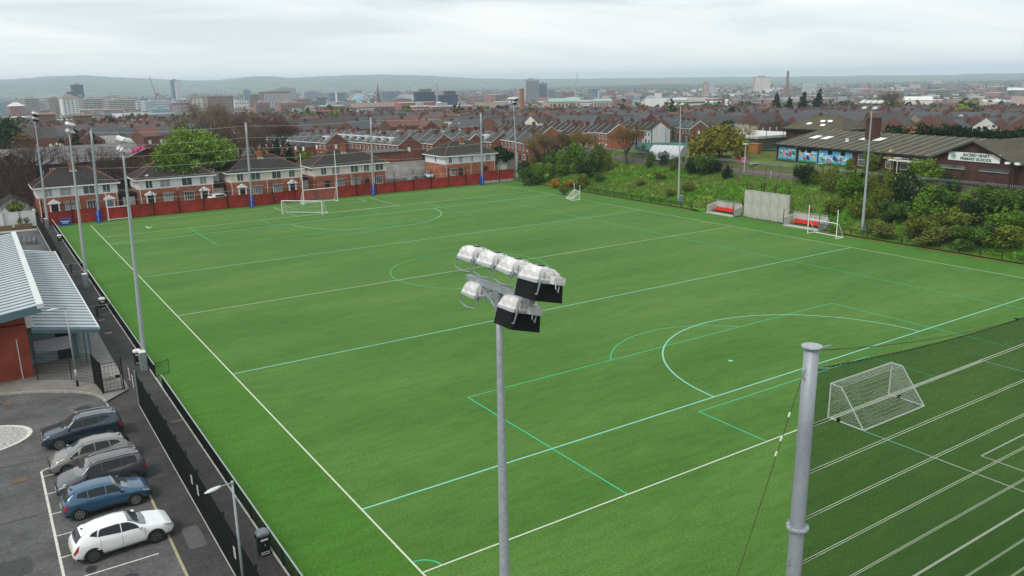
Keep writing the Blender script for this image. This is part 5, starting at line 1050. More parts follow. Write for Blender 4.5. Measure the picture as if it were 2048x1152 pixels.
# white flat roofed extension left of the hall
ext = thing('school_annex', 'low flat roofed school annex with a white fascia left of the hall', 'building', (117.5, 80.5, SZ - .5))
MB().bx(0, 14, 0, 12, -1, 3.0).build('wall', pm('buff_brick', (0.20, 0.165, 0.12), .9, 0, .1, 3), ext); MB().bx(-.5, 14.5, -.5, 12.5, 3.0, 3.5).build('roof', M['offwhite'], ext)
for y in (2, 6, 9): wdw = MB().bx(-.05, 0, y, y + 2, 1.0, 2.5).build('window', M['white'], ext); MB().bx(-.07, -.05, y + .15, y + 1.85, 1.15, 2.35).build('pane', M['pane'], wdw)
# ================================================================== SEMI-DETACHED HOUSES BEHIND THE WALL
def shift(q, d): q.v = [(x + d[0], y + d[1], z + d[2]) for x, y, z in q.v]; return q
def window(par, x, y, z, w, h, mat='pane', frame='white', bars=2, depth=.06, side=False):
    """frame with its panes as sub-parts; faces local -y (or -x with side)"""
    def b(x0, x1, y0, y1, z0, z1, q): return q.bx(y0, y1, -x1, -x0, z0, z1) if side else q.bx(x0, x1, y0, y1, z0, z1)
    q = MB()
    for a0, a1, c0, c1 in ((-w / 2, w / 2, 0, .07), (-w / 2, w / 2, h - .07, h), (-w / 2, -w / 2 + .07, .07, h - .07), (w / 2 - .07, w / 2, .07, h - .07)): b(a0, a1, -depth, .02, c0, c1, q)
    for i in range(1, bars): c = -w / 2 + w * i / bars; b(c - .03, c + .03, -depth * .9, .02, .07, h - .07, q)
    f = q.build('window', M[frame], par, (x, y, z)); b(-w / 2 + .05, w / 2 - .05, -.02, .01, .05, h - .05, MB()).build('pane', M[mat], f); return f
def hiproof(W_, D_, z, rise, o, ridge):
    a = [(-o, -o, z), (W_ + o, -o, z), (W_ + o, D_ + o, z), (-o, D_ + o, z)]; r0, r1 = ((W_ - ridge) / 2, D_ / 2, z + rise), ((W_ + ridge) / 2, D_ / 2, z + rise); return a, r0, r1
def chimney(par, x, y, z0, z1, w=.9, d=.6, pots=2, mat='brick_orange'):
    c = MB().bx(-w / 2, w / 2, -d / 2, d / 2, z0, z1).build('chimney', M[mat], par, (x, y, 0)); MB().bx(-w / 2 - .06, w / 2 + .06, -d / 2 - .06, d / 2 + .06, z1 - .22, z1 - .1).build('chimney_cap', M[mat], c)
    for i in range(pots): MB().bar((-w / 2 + w * (i + .5) / pots, 0, z1), (-w / 2 + w * (i + .5) / pots, 0, z1 + .4), .12, .10, 7).build('chimney_pot', M['ridge'], c)
    MB().bx(-w / 2 - .14, w / 2 + .14, -d / 2 - .2, d / 2 + .14, z0 + .1, z0 + .5).build('flashing', M['conc'], c)
def semi(loc, W_, D_, rz, lab, upper='render_white', lo='brick_semi', doors=(.12, .88), bays=(), z_e=4.95, rise=2.7, ups=None, porch=True, door_mats=('trim', 'trim'), ridge=None, zsplit=3.2):
    t = thing('semi_detached_house', lab, 'house', loc, rz, 'semi-detached houses behind the red wall')
    MB().bx(0, W_, 0, D_, -.5, zsplit).build('brick_wall', M[lo], t); MB().bx(-.03, W_ + .03, -.03, D_ + .03, zsplit, z_e).build('upper_wall', M[upper], t)
    a, r0, r1 = hiproof(W_, D_, z_e, rise, .5, ridge or W_ * .38)
    for i, f in enumerate(([a[0], a[1], r1, r0], [a[1], a[2], r1], [a[2], a[3], r0, r1], [a[3], a[0], r0])): MB().poly(f).build('roof_slope', M['tile'], t)
    q = MB(); [q.bar(Vector(a[i]) + Vector((0, 0, .04)), Vector(r) + Vector((0, 0, .04)), .10, n=5) for i, r in ((0, r0), (1, r1), (2, r1), (3, r0))]; q.build('hip_tile', M['ridge'], t); MB().bar(Vector(r0) + Vector((0, 0, .03)), Vector(r1) + Vector((0, 0, .03)), .10, n=5).build('ridge_tile', M['ridge'], t)
    MB().bx(-.52, W_ + .52, -.56, -.46, z_e - .16, z_e + .02).build('gutter', M['white'], t); MB().bx(-.58, -.5, -.5, D_ + .5, z_e - .16, z_e + .02).build('gutter', M['white'], t); MB().bx(-.5, W_ + .5, -.5, D_ + .5, z_e - .20, z_e - .17).build('soffit', M['offwhite'], t)
    chimney(t, W_ * .5, D_ * .42, z_e + rise - .9, z_e + rise + .75)
    for x in (.25, W_ * .5, W_ - .25): MB().bar((x, -.10, 0), (x, -.10, z_e - .1), .05, n=5).build('downpipe', M['white'], t)
    for i, (f, wd) in enumerate(ups or ((.14, 1.25), (.35, 1.8), (.64, 1.8), (.86, 1.25))): window(t, W_ * f, -.04, zsplit + .16, wd, 1.42, rnd.choice(('pane', 'curtain', 'pane')), 'white', 2)
    window(t, -.04, D_ * .45, zsplit + .3, .7, 1.2, 'pane', 'white', 1, side=True)
    for f, wd in bays: 
        w_ = window(t, W_ * f, -.06, .75, wd, 1.45, rnd.choice(('pane', 'curtain')), 'white', 4, .12); MB().bx(-wd / 2 - .2, wd / 2 + .2, -.75, .03, 1.52, 1.62).build('bay_roof', M['galv_dark'], w_)
    for f, dm in zip(doors, door_mats):
        x = W_ * f; d_ = MB().bx(x - .5, x + .5, -.06, .0, 0, 2.15).build('door', M[dm], t)
        if porch:
            for s in (-1, 1): MB().bx(x + s * .62 - .09, x + s * .62 + .09, -.5, -.03, 0, 2.2).build('porch_post', M['white'], d_)
            MB().prism([(x - .95, -.65, 2.2), (x + .95, -.65, 2.2), (x + .95, -.65, 2.34), (x, -.65, 2.95), (x - .95, -.65, 2.34)], (0, .62, 0)).build('porch_pediment', M['white'], d_)
    return t
semi((-6.1, 124.2, .3), 12.1, 7.8, .0, 'white and brick house nearest the left corner behind the first padded post', doors=(.19, .88), bays=((.40, 2.0), (.66, 1.7)), door_mats=('trim', 'grey_paint'))
semi((9.3, 124.2, .4), 12.7, 7.8, 0, 'white and brick house second from the left with the flying gull before it', doors=(.14, .86), bays=((.37, 1.6), (.65, 1.7)))
semi((25.0, 124.4, .35), 13.6, 7.6, 0, 'cream and brick house third from the left behind the tilted portable goal', 'render_cream', doors=(.15, .85), bays=((.36, 1.7), (.64, 1.8)))
semi((40.9, 124.4, .3), 15.6, 7.8, 0, 'cream and brick house with a long roof left of the parked cars', 'render_cream', doors=(.18, .72), bays=((.34, 1.9), (.56, 1.9), (.88, 1.9)), ups=((.14, 1.2), (.30, 1.8), (.55, 1.8), (.72, 1.2), (.90, 1.8)), porch=False)
semi((70.6, 125.0, .5), 12.8, 9.0, .0, 'white and brick hip roofed house at the right end of the red wall', doors=(.3, .8), bays=((.14, 1.2),), lo='brick_orange', ups=((.10, .9), (.30, 1.0), (.52, .9), (.85, 1.3)), porch=False)
def garage(loc, w, d, h, lab, wall, roof='tile', door='offwhite', rz=0, gable=True):
    t = thing('garage', lab, 'garage', loc, rz, 'garages between the houses'); MB().bx(0, w, 0, d, -.3, h).build('wall', M[wall], t)
    if gable:
        for s in (0, 1): MB().quad((-.25 if not s else w + .25, -.3, h - .1), (w / 2, -.3, h + 1.3), (w / 2, d + .2, h + 1.3), (-.25 if not s else w + .25, d + .2, h - .1)).build('roof_slope', M[roof], t)
        MB().prism([(0, 0, h), (w, 0, h), (w / 2, 0, h + 1.2)], (0, .15, 0)).build('gable', M[wall], t)
    else: MB().prism([(-.3, -.3, h), (w + .3, -.3, h), (w + .3, -.3, h + .2), (-.3, -.3, h + .9)], (0, d + .5, 0)).build('roof_slope', M[roof], t)
    MB().bx(w * .12, w * .88, -.06, -.0, 0, h - .35).build('garage_door', M[door], t)
garage((-11.6, 124.6, .2), 4.2, 6.5, 2.5, 'small garage with a pale gable left of the nearest corner house', 'conc')
garage((21.9, 127.5, .3), 2.9, 6, 2.5, 'lean-to garage between the second and third houses', 'brick', gable=False)
garage((6.6, 126.5, .3), 2.6, 6, 2.4, 'dark flat roofed garage between the first and second houses', 'brick_dark', gable=False)
garage((38.6, 127.4, .3), 2.6, 6, 2.6, 'garage with a white door and dark sloping roof left of the long cream house', 'brick', gable=False)
garage((84.9, 126.8, .6), 3.0, 5, 2.1, 'tiny garage with a white gable beside the right end house', 'conc')
# cars on the street
def farcar(x, y, rz, lab, paint, van=False):
    sh = hatch if not van else touran; t = thing('street_car', lab, 'car', (x, y, T(x, y) + .1), rz, 'cars parked on the street behind the wall')
    us = list(np.linspace(0, 1, 26)); q = MB(); rings = []
    for u in us: r = sh.ring(u); rings.append([(sh.L / 2 - a, b, c) for a, b, c in r + [(x_, -y_, z_) for x_, y_, z_ in r[-2:0:-1]]])
    q.loft(rings); q.build('body', paint, t, smooth=True)
    def put(q, nm, m): q.v = [(sh.L / 2 - a, -b, c) for a, b, c in q.v]; q.build(nm, M[m], t)
    put(sh.full(.25, .42, 7.2, .012), 'windscreen', 'windscreen'); put(sh.full(.88, .955, 7.2, .012), 'rear_window', 'glassdark')
    for s in (-1, 1):
        put(sh.patch([(.32, 5.2), (.80, 5.3), (.78, 6.7), (.43, 6.7)], .012, side=s), 'side_window', 'glassdark')
        for u in (.2, .82): q = MB(); q.bar((u * sh.L, s * .72, .32), (u * sh.L, s * .90, .32), .32, n=12); put(q, 'wheel', 'tyre')
farcar(63.2, 126.2, -2.3, 'dark car parked in front of the pale rendered wall', carpaint('dark_street_car', (.02, .024, .03))); p_ = carpaint('silver_street_car', (.5, .51, .52))
farcar(70.0, 131.5, -1.9, 'silver car parked to the right of the dark one by the rendered wall', p_)
farcar(22.6, 123.0, .3, 'white van parked between the second and third houses', pm('white_van_paint', (.7, .7, .7), .35, 0, .05, 2, coat=.6), True)
farcar(-14.5, 122.6, .0, 'pale car at the far left edge beyond the white wall', carpaint('pale_street_car', (.32, .34, .36)))
t = thing('rendered_wall', 'long patchy pale rendered wall behind the parked cars', 'wall', (58.5, 135.5, .2), -.05); MB().bx(0, 19, 0, .3, -.3, 3.6).build('wall', pm('patchy_render', (.30, .29, .27), .9, 0, .3, .6, 7, col2=(.55, .54, .52)), t); MB().bx(-.05, 19.05, -.06, .36, 3.6, 3.7).build('capping', M['conc'], t)
t = thing('brick_outbuilding', 'red brick flat roofed outbuilding behind the long cream house', 'building', (58.2, 137.0, .3)); MB().bx(0, 9.5, 0, 7, -.3, 5.6).build('wall', M['brick'], t); MB().bx(-.2, 9.7, -.2, 7.2, 5.6, 5.85).build('roof', M['slate'], t)
t = thing('back_fence', 'pale wooden board fence between the first and second houses', 'fence', (6.4, 133.5, .2))
bme = MB().bx(0, .24, 0, .04, 0, 2.2).mesh('fence_board', M['fence_wood'])
for i in range(14): link('fence_board', bme, t, (i * .27, 0, rnd.uniform(-.06, .06)))
MB().bx(-.1, 3.9, .05, .12, .5, .6).build('fence_rail', M['fence_wood'], t); MB().bx(-.1, 3.9, .05, .12, 1.6, 1.7).build('fence_rail', M['fence_wood'], t)
sheet('street', M['road'], -60, 90, 118.4, 123.6, .02, 10); sheet('side_street', M['road'], 57.8, 69.6, 123.6, 136, .03, 3)

# brown brick institution at the far left
ib = thing('institution', 'large dark brown brick building with grey roofs behind the trees on the far left', 'building', (-14, 150, .5), .06)
def gabled(par, x0, x1, y0, y1, h, rise, wall, roof, axis='x'):
    MB().bx(x0, x1, y0, y1, -1, h).build('wall', M[wall], par)
    if axis == 'x':
        ym = (y0 + y1) / 2
        for s, a in ((0, y0 - .4), (1, y1 + .4)): MB().quad((x0 - .4, a, h - .1), (x1 + .4, a, h - .1), (x1 + .4, ym, h + rise), (x0 - .4, ym, h + rise)).build('roof_slope', M[roof], par)
        for x in (x0, x1 - .2): MB().prism([(x, y0, h), (x, y1, h), (x, ym, h + rise - .1)], (.2, 0, 0)).build('gable', M[wall], par)
    else:
        xm = (x0 + x1) / 2
        for a in (x0 - .4, x1 + .4): MB().quad((a, y0 - .4, h - .1), (a, y1 + .4, h - .1), (xm, y1 + .4, h + rise), (xm, y0 - .4, h + rise)).build('roof_slope', M[roof], par)
        for y in (y0, y1 - .2): MB().prism([(x0, y, h), (x1, y, h), (xm, y, h + rise - .1)], (0, .2, 0)).build('gable', M[wall], par)
M['greytile'] = wave_mat('grey_roof_tile', (0.13, 0.125, 0.13), (0.19, 0.185, 0.19), 2.2, 'Z', .8)
gabled(ib, -30, 30, 6, 16, 6.0, 3.0, 'brick_dark', 'greytile'); gabled(ib, 2.5, 9.5, -1, 6.3, 7.0, 1.9, 'brick_dark', 'greytile', 'y'); gabled(ib, 26, 34, 0, 8, 6.5, 1.8, 'brick_dark', 'greytile', 'y')
gabled(ib, 16, 23.5, -8, -1, 3.2, 1.8, 'brick_dark', 'greytile', 'y')
for x in (11.2, 13.4, 16, 18.3, -3, -7, -12): window(ib, x, 5.96, 3.6, 1.1, 1.5, 'pane', 'white', 2)
t = thing('boundary_wall', 'long dark stone wall running behind the first house and its garage', 'wall', (-26, 141, .2), .03)
for i in range(9): MB().bx(0, 3.95, 0, .4, -.3, 2.6).build('wall_panel', M['brick_dark'], t, (i * 4, 0, 0))

# ================================================================== TERRACED STREETS
M['brick_stack'] = brick_mat('stack_brick', (0.17, 0.05, 0.03), (0.12, 0.04, 0.028), (0.14, 0.09, 0.07), rand=.35); M['pot'] = pm('dark_chimney_pot', (0.13, 0.06, 0.045), .9, 0, .3, 3)
def terrace_proto(name, wallm, roofm, trimm, dormer=False, back=False, rise=2.9):
    """frontage along local x (5 m), front at y=0 looking to -y"""
    t = thing(name, 'proto', 'house'); w, d, h = 5.0, 8.4, 5.6
    MB().bx(0, w, 0, d, -2.5, h).build('wall', M[wallm], t)
    for a in (-.25, d + .25): MB().quad((0, a, h - .08), (w, a, h - .08), (w, d / 2, h + rise), (0, d / 2, h + rise)).build('roof_slope', M[roofm], t)
    q = MB(); q.prism([(-.01, 0, h - .1), (-.01, d, h - .1), (-.01, d / 2, h + rise - .08)], (.12, 0, 0)); q.prism([(w - .11, 0, h - .1), (w - .11, d, h - .1), (w - .11, d / 2, h + rise - .08)], (.12, 0, 0)); q.build('gable', M[wallm], t)
    c = MB().bx(-.8, .8, d / 2 - .42, d / 2 + .42, h + rise - .9, h + rise + 1.1).build('chimney', M['brick_stack'], t); MB().bx(-.87, .87, d / 2 - .48, d / 2 + .48, h + rise + .92, h + rise + 1.02).build('chimney_cap', M['brick'], c)
    q = MB(); [q.bar((-.6 + i * .4, d / 2, h + rise + 1.1), (-.6 + i * .4, d / 2, h + rise + 1.4), .09, n=6) for i in range(4)]; q.build('chimney_pot', M['pot'], c, kind='stuff')
    q = MB(); q.prism([(-.08, -.3, h - .02), (.10, -.3, h - .02), (.10, d / 2, h + rise + .06), (-.08, d / 2, h + rise + .06)], (0, 0, .09)); q.build('party_coping', M['conc'], t)
    MB().bx(0, w, -.36, -.26, h - .2, h).build('gutter', M['white'], t)
    if not back:
        for x, z, ww_, hh in ((1.2, 3.4, 1.0, 1.5), (3.7, 3.4, 1.0, 1.5), (1.6, .8, 1.7, 1.6)):
            MB().bx(x - ww_ / 2, x + ww_ / 2, -.05, .02, z, z + hh).build('window', M['white'], t); MB().bx(x - ww_ / 2 + .12, x + ww_ / 2 - .12, -.07, -.05, z + .12, z + hh - .12).build('pane', M['pane'], KIDS(t)[-1])
        MB().bx(3.5, 4.4, -.04, .02, 0, 2.2).build('door', M[trimm], t)
    else:
        MB().bx(0, 2.6, -3.6, 0, -2.5, 4.4).build('return_wall', M[wallm], t); MB().prism([(-.15, -3.8, 4.35), (2.75, -3.8, 4.35), (2.75, -3.8, 4.5), (-.15, -3.8, 5.5)], (0, 3.9, 0)).build('return_roof', M[roofm], t)
        MB().bx(3.4, 4.4, -.05, .02, 3.3, 4.7).build('window', M['white'], t); MB().bx(.7, 1.7, -3.66, -3.6, 2.9, 4.2).build('window', M['white'], t)
    if dormer:
        q = MB(); q.bx(1.6, 3.6, .7, 3.4, h + .5, h + 2.1); q.build('dormer', M['white'], t); MB().bx(1.75, 3.45, .62, .7, h + .75, h + 1.85).build('dormer_window', M['pane'], t)
    return t
def purge(o):
    for c in KIDS(o): purge(c)
    bpy.data.objects.remove(o)
PR = {'brick': terrace_proto('terraced_house', 'brick', 'slate', 'trim'), 'back': terrace_proto('terraced_house', 'brick', 'slate', 'trim', back=True), 'cream': terrace_proto('terraced_house', 'render_cream', 'slate', 'blue'), 'dormer': terrace_proto('terraced_house', 'brick', 'slate', 'trim', dormer=True), 'white': terrace_proto('terraced_house', 'render_white', 'tile', 'trim'), 'tile': terrace_proto('terraced_house', 'brick_orange', 'tile', 'white')}
WORDS = {'brick': 'red brick terraced house', 'back': 'rear winged terraced house', 'cream': 'cream terraced house', 'dormer': 'dormered terraced house', 'white': 'white terraced house', 'tile': 'dark tiled terraced house'}
ORD = ['nearest end', 'second', 'third', 'fourth', 'fifth', 'sixth', 'seventh', 'eighth', 'ninth', 'tenth', 'eleventh', 'twelfth', 'thirteenth', 'fourteenth', 'fifteenth', 'sixteenth', 'seventeenth', 'eighteenth', 'nineteenth', 'twentieth', 'last']
def pxof(x, y, z):
    d = np.array([x, y, z]) - CAM; w_ = d @ F_; return (1024 + FPX * (d @ R_) / w_, 576 - FPX * (d @ U_) / w_)
# rows: (pixel of the near end on the ground, bearing of the row, number of houses, front or back to the left, name of the row)
ROWS = [
 (655, 318, -12, 7, 'back', 'row just behind the bare purple tree'), (745, 312, -10, 8, 'brick', 'row behind the long cream house'), (800, 325, -8, 9, 'dormer', 'row behind the brick outbuilding'), (868, 322, -4, 9, 'brick', 'row with its gable above the parked cars'),
 (930, 322, 0, 10, 'back', 'row left of the right end house'), (985, 318, 4, 10, 'brick', 'row behind the right end house'), (1058, 326, 8, 9, 'brick', 'row ending beside the far right mast'), (1082, 300, 10, 8, 'tile', 'row behind the bare trees on the right'),
 (560, 285, -16, 8, 'brick', 'row left of the dark evergreen'), (630, 280, -14, 8, 'back', 'second row beyond the dark evergreen'), (700, 281, -12, 9, 'brick', 'middle row behind the cream gable'), (770, 283, -8, 9, 'cream', 'middle row with cream fronts'), (850, 282, -4, 9, 'brick', 'middle row above the parked cars'), (920, 280, 0, 9, 'dormer', 'middle row left of the fourth padded post'), (1000, 281, 4, 8, 'brick', 'middle row behind the far right mast'),
 (130, 292, -30, 6, 'brick', 'row behind the institution on the far left'), (230, 290, -28, 7, 'back', 'row behind the institution, its second'), (320, 285, -26, 7, 'brick', 'row behind the bright green tree'), (430, 282, -22, 7, 'tile', 'row between the green tree and the purple tree'), (500, 285, -20, 6, 'brick', 'row left of the purple tree'),
 (1150, 292, 12, 6, 'tile', 'row above the polytunnel, left'), (1215, 300, 14, 7, 'tile', 'row above the polytunnel, middle'), (1300, 290, 16, 8, 'tile', 'row behind the green court fence'), (1380, 285, 18, 8, 'brick', 'row behind the green court fence, right'), (1460, 268, 20, 7, 'tile', 'row behind the blossom tree'), (1540, 262, 22, 7, 'tile', 'row left of the school hall'),
 (1700, 240, 24, 7, 'tile', 'row behind the school hall'), (1800, 258, 26, 7, 'tile', 'row behind the long hedge, left'), (1900, 262, 28, 8, 'tile', 'row behind the long hedge, middle'), (2010, 262, 30, 8, 'tile', 'row behind the long hedge, right'), (1620, 232, 22, 6, 'brick', 'row beyond the conifers'), (1760, 235, 26, 6, 'brick', 'row with skylights beyond the hall'),
 (1120, 262, 8, 7, 'brick', 'far row right of the mast'), (1200, 262, 10, 7, 'tile', 'far row with white edged gables'), (1290, 258, 12, 7, 'tile', 'far row above the court'), (1390, 252, 14, 7, 'brick', 'far row left of the willow'), (620, 258, -14, 6, 'brick', 'far row left of the second post'), (720, 258, -12, 6, 'brick', 'far row below the church'), (820, 258, -8, 6, 'back', 'far row below the dark office block'), (920, 256, -4, 6, 'brick', 'far row below the red school'), (250, 262, -26, 6, 'brick', 'far row below the beige flats'), (360, 262, -24, 6, 'tile', 'far row below the red striped block'), (150, 265, -30, 6, 'brick', 'far row below the white tower')]
nh = 0
ROWS.sort(key=lambda r: -r[1])
for (px, py, az, n, kind, nm) in ROWS:
    p = onT(px, py); a = math.radians(az); dx, dy = math.sin(a), math.cos(a); rz = math.atan2(-dy, -dx)
    for i in range(n + 1):
        if nh >= 296: break
        k = kind if rnd.random() > (.14 if i else .4) else rnd.choice(('brick', 'cream', 'white', 'dormer') if kind != 'tile' else ('tile', 'tile', 'white'))
        s_ = i * 4.2; x, y = p[0] + dx * (s_ + 4.2), p[1] + dy * (s_ + 4.2)
        u = pxof(x, y, 4)
        if u[0] < -60 or u[0] > 2100: continue
        o = dup(PR[k], (x, y, T(x, y) - .2 + .0), rz, WORDS[k] + ', ' + ORD[i] + ' of ' + nm, 'terraced houses of the town', (.84, .84, .84)); nh += 1
        if i % 2 == 1 and rnd.random() < .85: [purge(c_) for c_ in KIDS(o) if c_.name.startswith('chimney')]
        if i == 0:
            # white edged barge boards and windows on the near gable end
            for sg_ in (1, -1):
                MB().prism([(5.02, 4.2 - sg_ * 4.5, 5.35), (5.02, 4.2, 8.42), (5.02, 4.2, 8.64), (5.02, 4.2 - sg_ * 4.5, 5.6)], (.10, 0, 0)).build('barge_board', M['white' if rnd.random() < .35 else 'conc'], o)
            if rnd.random() < .6: MB().bx(4.98, 5.05, 3.2, 4.2, 3.4, 4.8).build('gable_window', M['white'], o)
for o in list(PR.values()): purge(o)

# ================================================================== POLYTUNNEL, COURT, PLAYGROUND
p = onT(1308, 316); pt2 = thing('polytunnel', 'white translucent polytunnel beside the court on the bank top', 'polytunnel', (p[0], p[1], p[2] - .1), -1.2)
M['poly'] = pm('polythene', (.46, .47, .49), .35, 0, .06, 1.2)
LT, RT = 6.6, 2.6; rings = lambda r, n: [(0, r * math.cos(PI * i / n), r * 1.05 * math.sin(PI * i / n)) for i in range(n + 1)]
q = MB(); a = rings(RT, 16); q.add([(0, y, z) for _, y, z in a] + [(LT, y, z) for _, y, z in a], [(i, i + 1, 18 + i, 17 + i) for i in range(16)]); q.build('cover', M['poly'], pt2, smooth=True)
for x in (0, LT): MB().poly([(x, y, z) for _, y, z in a]).build('end_cover', M['poly'], pt2)
for i in range(7): MB().tube([(LT * i / 6, y * 1.006, z * 1.006) for _, y, z in a], .035, 4).build('hoop', M['galv'], pt2)
COURT = pm('court_surface', (.045, .15, .115), .85, 0, .1, 1, coord='World'); c0 = onT(1420, 300)
t = bpy.data.objects.new('court', MB().quad((-16, -9, 0), (16, -9, 0), (16, 12, 0), (-16, 12, 0)).mesh('court', COURT)); COL.objects.link(t); t['kind'] = 'structure'; t.location = (c0[0] + 4, c0[1] + 3, T(c0[0], c0[1]) + .25); t.rotation_euler[2] = -.75
cf = thing('court_fence', 'tall dark green mesh fence with posts around the green court', 'fence', (c0[0] + 4, c0[1] + 3, T(c0[0], c0[1]) + .2), -.75)
M['green_fence'] = pm('green_fence_paint', (.006, .045, .028), .6, 0, .1, 2)
me = rib_panel(3.2, 4.6, 0, .25, .4, .012).mesh('mesh_panel', M['green_fence']); po = MB().bar((0, 0, 0), (0, 0, 4.9), .06, n=6).mesh('post', M['green_fence'])
for i in range(10):
    for y in (-9, 12): link('mesh_panel', me, cf, (-16 + i * 3.2, y, 0)); link('post', po, cf, (-16 + i * 3.2, y, 0))
for i in range(6):
    for x in (-16, 16): link('mesh_panel', me, cf, (x, -9 + i * 3.2, 0), rz=PI / 2); link('post', po, cf, (x, -9 + i * 3.2 + 1.6, 0))
def playbox(px, py, sz, mat, lab, nm='play_box'):
    p = onT(px, py); t = thing(nm, lab, 'playground box', p, .3); MB().bx(-sz / 2, sz / 2, -sz / 2, sz / 2, .1, sz).build('body', mat, t); MB().bx(-sz / 2 - .08, sz / 2 + .08, -sz / 2 - .08, sz / 2 + .08, sz, sz + .1).build('lid', mat, t)
playbox(1476, 323, .95, pm('red_box', (.40, .05, .07), .6, 0, .1, 2), 'red playground box left of the pink one'); playbox(1489, 327, .95, pm('pink_box', (.45, .16, .22), .6, 0, .1, 2), 'pink playground box beside the red one'); playbox(1509, 308, 1.9, pm('orange_hut', (.30, .13, .04), .8, 0, .2, 2), 'orange wooden hut by the mural end', 'play_hut')
for px, py, l in ((1508, 333, 'pale blue flat play table on the school grass'), (1644, 333, 'small pale play table below the mural')): p = onT(px, py); t = thing('play_table', l, 'table', p); MB().bx(-.9, .9, -.4, .4, .5, .58).build('top', pm('pale_blue', (.35, .5, .55), .5, 0, .05, 2), t); MB().bx(-.1, .1, -.1, .1, 0, .5).build('leg', M['galv'], t)
p = onT(1805, 350); t = thing('shelter', 'timber shelter with a pale flat roof half hidden before the school windows', 'shelter', p, -.1); MB().bx(-.4, 3.2, -5, 2.5, 2.0, 2.2).build('roof', M['offwhite'], t); [MB().bx(x, x + .14, y, y + .14, 0, 2.0).build('post', M['fence_wood'], t) for x in (0, 2.8) for y in (-4.6, -1.2, 2.2)]; MB().add([(.2, 2.4, 2.2), (1.8, 2.4, 2.2), (1.8, 4.0, 2.2), (.2, 4, 2.2), (1, 3.2, 3.7)], [(0, 1, 4), (1, 2, 4), (2, 3, 4), (3, 0, 4)]).build('pyramid_roof', M['fence_wood'], t)
p = onT(2012, 420); t = thing('camera_pole', 'black camera pole with two white floodlights beside the school gable', 'pole', (p[0] - .0, p[1], p[2]))
D = math.hypot(p[0] - CAM[0], p[1] - CAM[1]); zt = at(2031, 328, D)[2]; MB().bar((0, 0, 0), (0, 0, zt - p[2]), .09, n=8).build('column', M['black'], t); [MB().box((0, s * .6, zt - p[2] + .05), (.4, .5, .25)).build('lamp_head', M['white'], t) for s in (-1, 1)]

# ================================================================== TREES AND BUSHES
def bare(q, rs, p, d, L, r, depth, tips):
    p, d = np.array(p, float), np.array(d, float) / np.linalg.norm(d); e_ = p + d * L + rs.normal(size=3) * L * .08
    q.bar(p, e_, r, r * .62, 5 if depth > 2 else 3, False)
    if depth == 0: tips.append(e_); return
    for i in range(rs.randint(2, 4) if depth < 4 else 3):
        nd = d + rs.normal(size=3) * .46; nd[2] = abs(nd[2]) * .7 + .28; bare(q, rs, p + (e_ - p) * rs.uniform(.62, 1), nd, L * rs.uniform(.58, .82), r * .58, depth - 1, tips)
def twigs(q, tips, rs, n, ln, w, up=.4):
    for t in tips:
        for _ in range(n):
            d = rs.normal(size=3); d[2] += up; d /= np.linalg.norm(d); s = np.cross(d, rs.normal(size=3)); s /= np.linalg.norm(s); b = t + rs.normal(size=3) * ln * .35; L = ln * rs.uniform(.5, 1.2)
            q.add([b - s * w, b + s * w, b + d * L], [(0, 1, 2)])
def tree(lab, base, H, Wd, kind, leaf, seed, n=2600, lsz=.28, trunk=.28, shape='round', cat='tree', name='tree', group='trees around the town', twig='twig'):
    rs = np.random.RandomState(seed); t = thing(name, lab, cat, base, 0, group)
    if kind == 'bare':
        q = MB(); tips = []; h0 = H * trunk; bare(q, rs, (0, 0, 0), (0, 0, 1), h0, H * .028, 0, [])
        for i in range(6): bare(q, rs, (0, 0, h0 * rs.uniform(.7, 1)), np.array([math.cos(i * 1.05) * Wd / H * .9, math.sin(i * 1.05) * Wd / H * .9, 1]), H * .27, H * .015, 4, tips)
        q.build('trunk', M['bark'], t); q = MB(); twigs(q, tips, rs, max(3, int(n / max(1, len(tips)))), H * .085, H * .0016 + .006); q.build('twigs'[:-1] + '_crown', M[twig] if leaf is None else LEAF[leaf], t); return t
    q = MB(); q.tube([(0, 0, -.3), (.03 * H * rs.uniform(-1, 1), 0, H * .3), (.03 * H, .02 * H, H * .7)], lambda f: H * .03 * (1 - .75 * f), 7)
    for i in range(6): a = i * 1.1 + rs.uniform(0, .5); q.bar((0, 0, H * rs.uniform(.22, .45)), (math.cos(a) * Wd * .3, math.sin(a) * Wd * .3, H * rs.uniform(.5, .8)), H * .012, H * .004, 5)
    q.build('trunk', M['bark'], t); B = []
    if shape == 'cone':
        for i in range(9): f = i / 8; B.append((rs.normal() * Wd * .03, rs.normal() * Wd * .03, H * (.12 + .83 * f), Wd * .5 * (1 - f) ** .8 + .15, Wd * .5 * (1 - f) ** .8 + .15, H * .09))
    elif shape == 'weep':
        for i in range(26): a = rs.uniform(0, 2 * PI); r = Wd * .40 * math.sqrt(rs.uniform(0, 1)); z = H * (.24 + .62 * (1 - (r / (Wd * .42)) ** 1.3) * rs.uniform(.35, 1.05)); B.append((math.cos(a) * r, math.sin(a) * r, z, Wd * .11, Wd * .11, H * .20))
    else:
        for i in range(24): 
            v = rs.normal(size=3); v /= np.linalg.norm(v); rr = rs.uniform(.35, .8); B.append((v[0] * Wd * .39 * rr, v[1] * Wd * .39 * rr, H * .60 + v[2] * H * .33 * rr, Wd * rs.uniform(.10, .19), Wd * rs.uniform(.10, .19), H * rs.uniform(.08, .15)))
    leafcloud(MB(), B, n, lsz, rs).build('crown', LEAF[leaf], t); return t
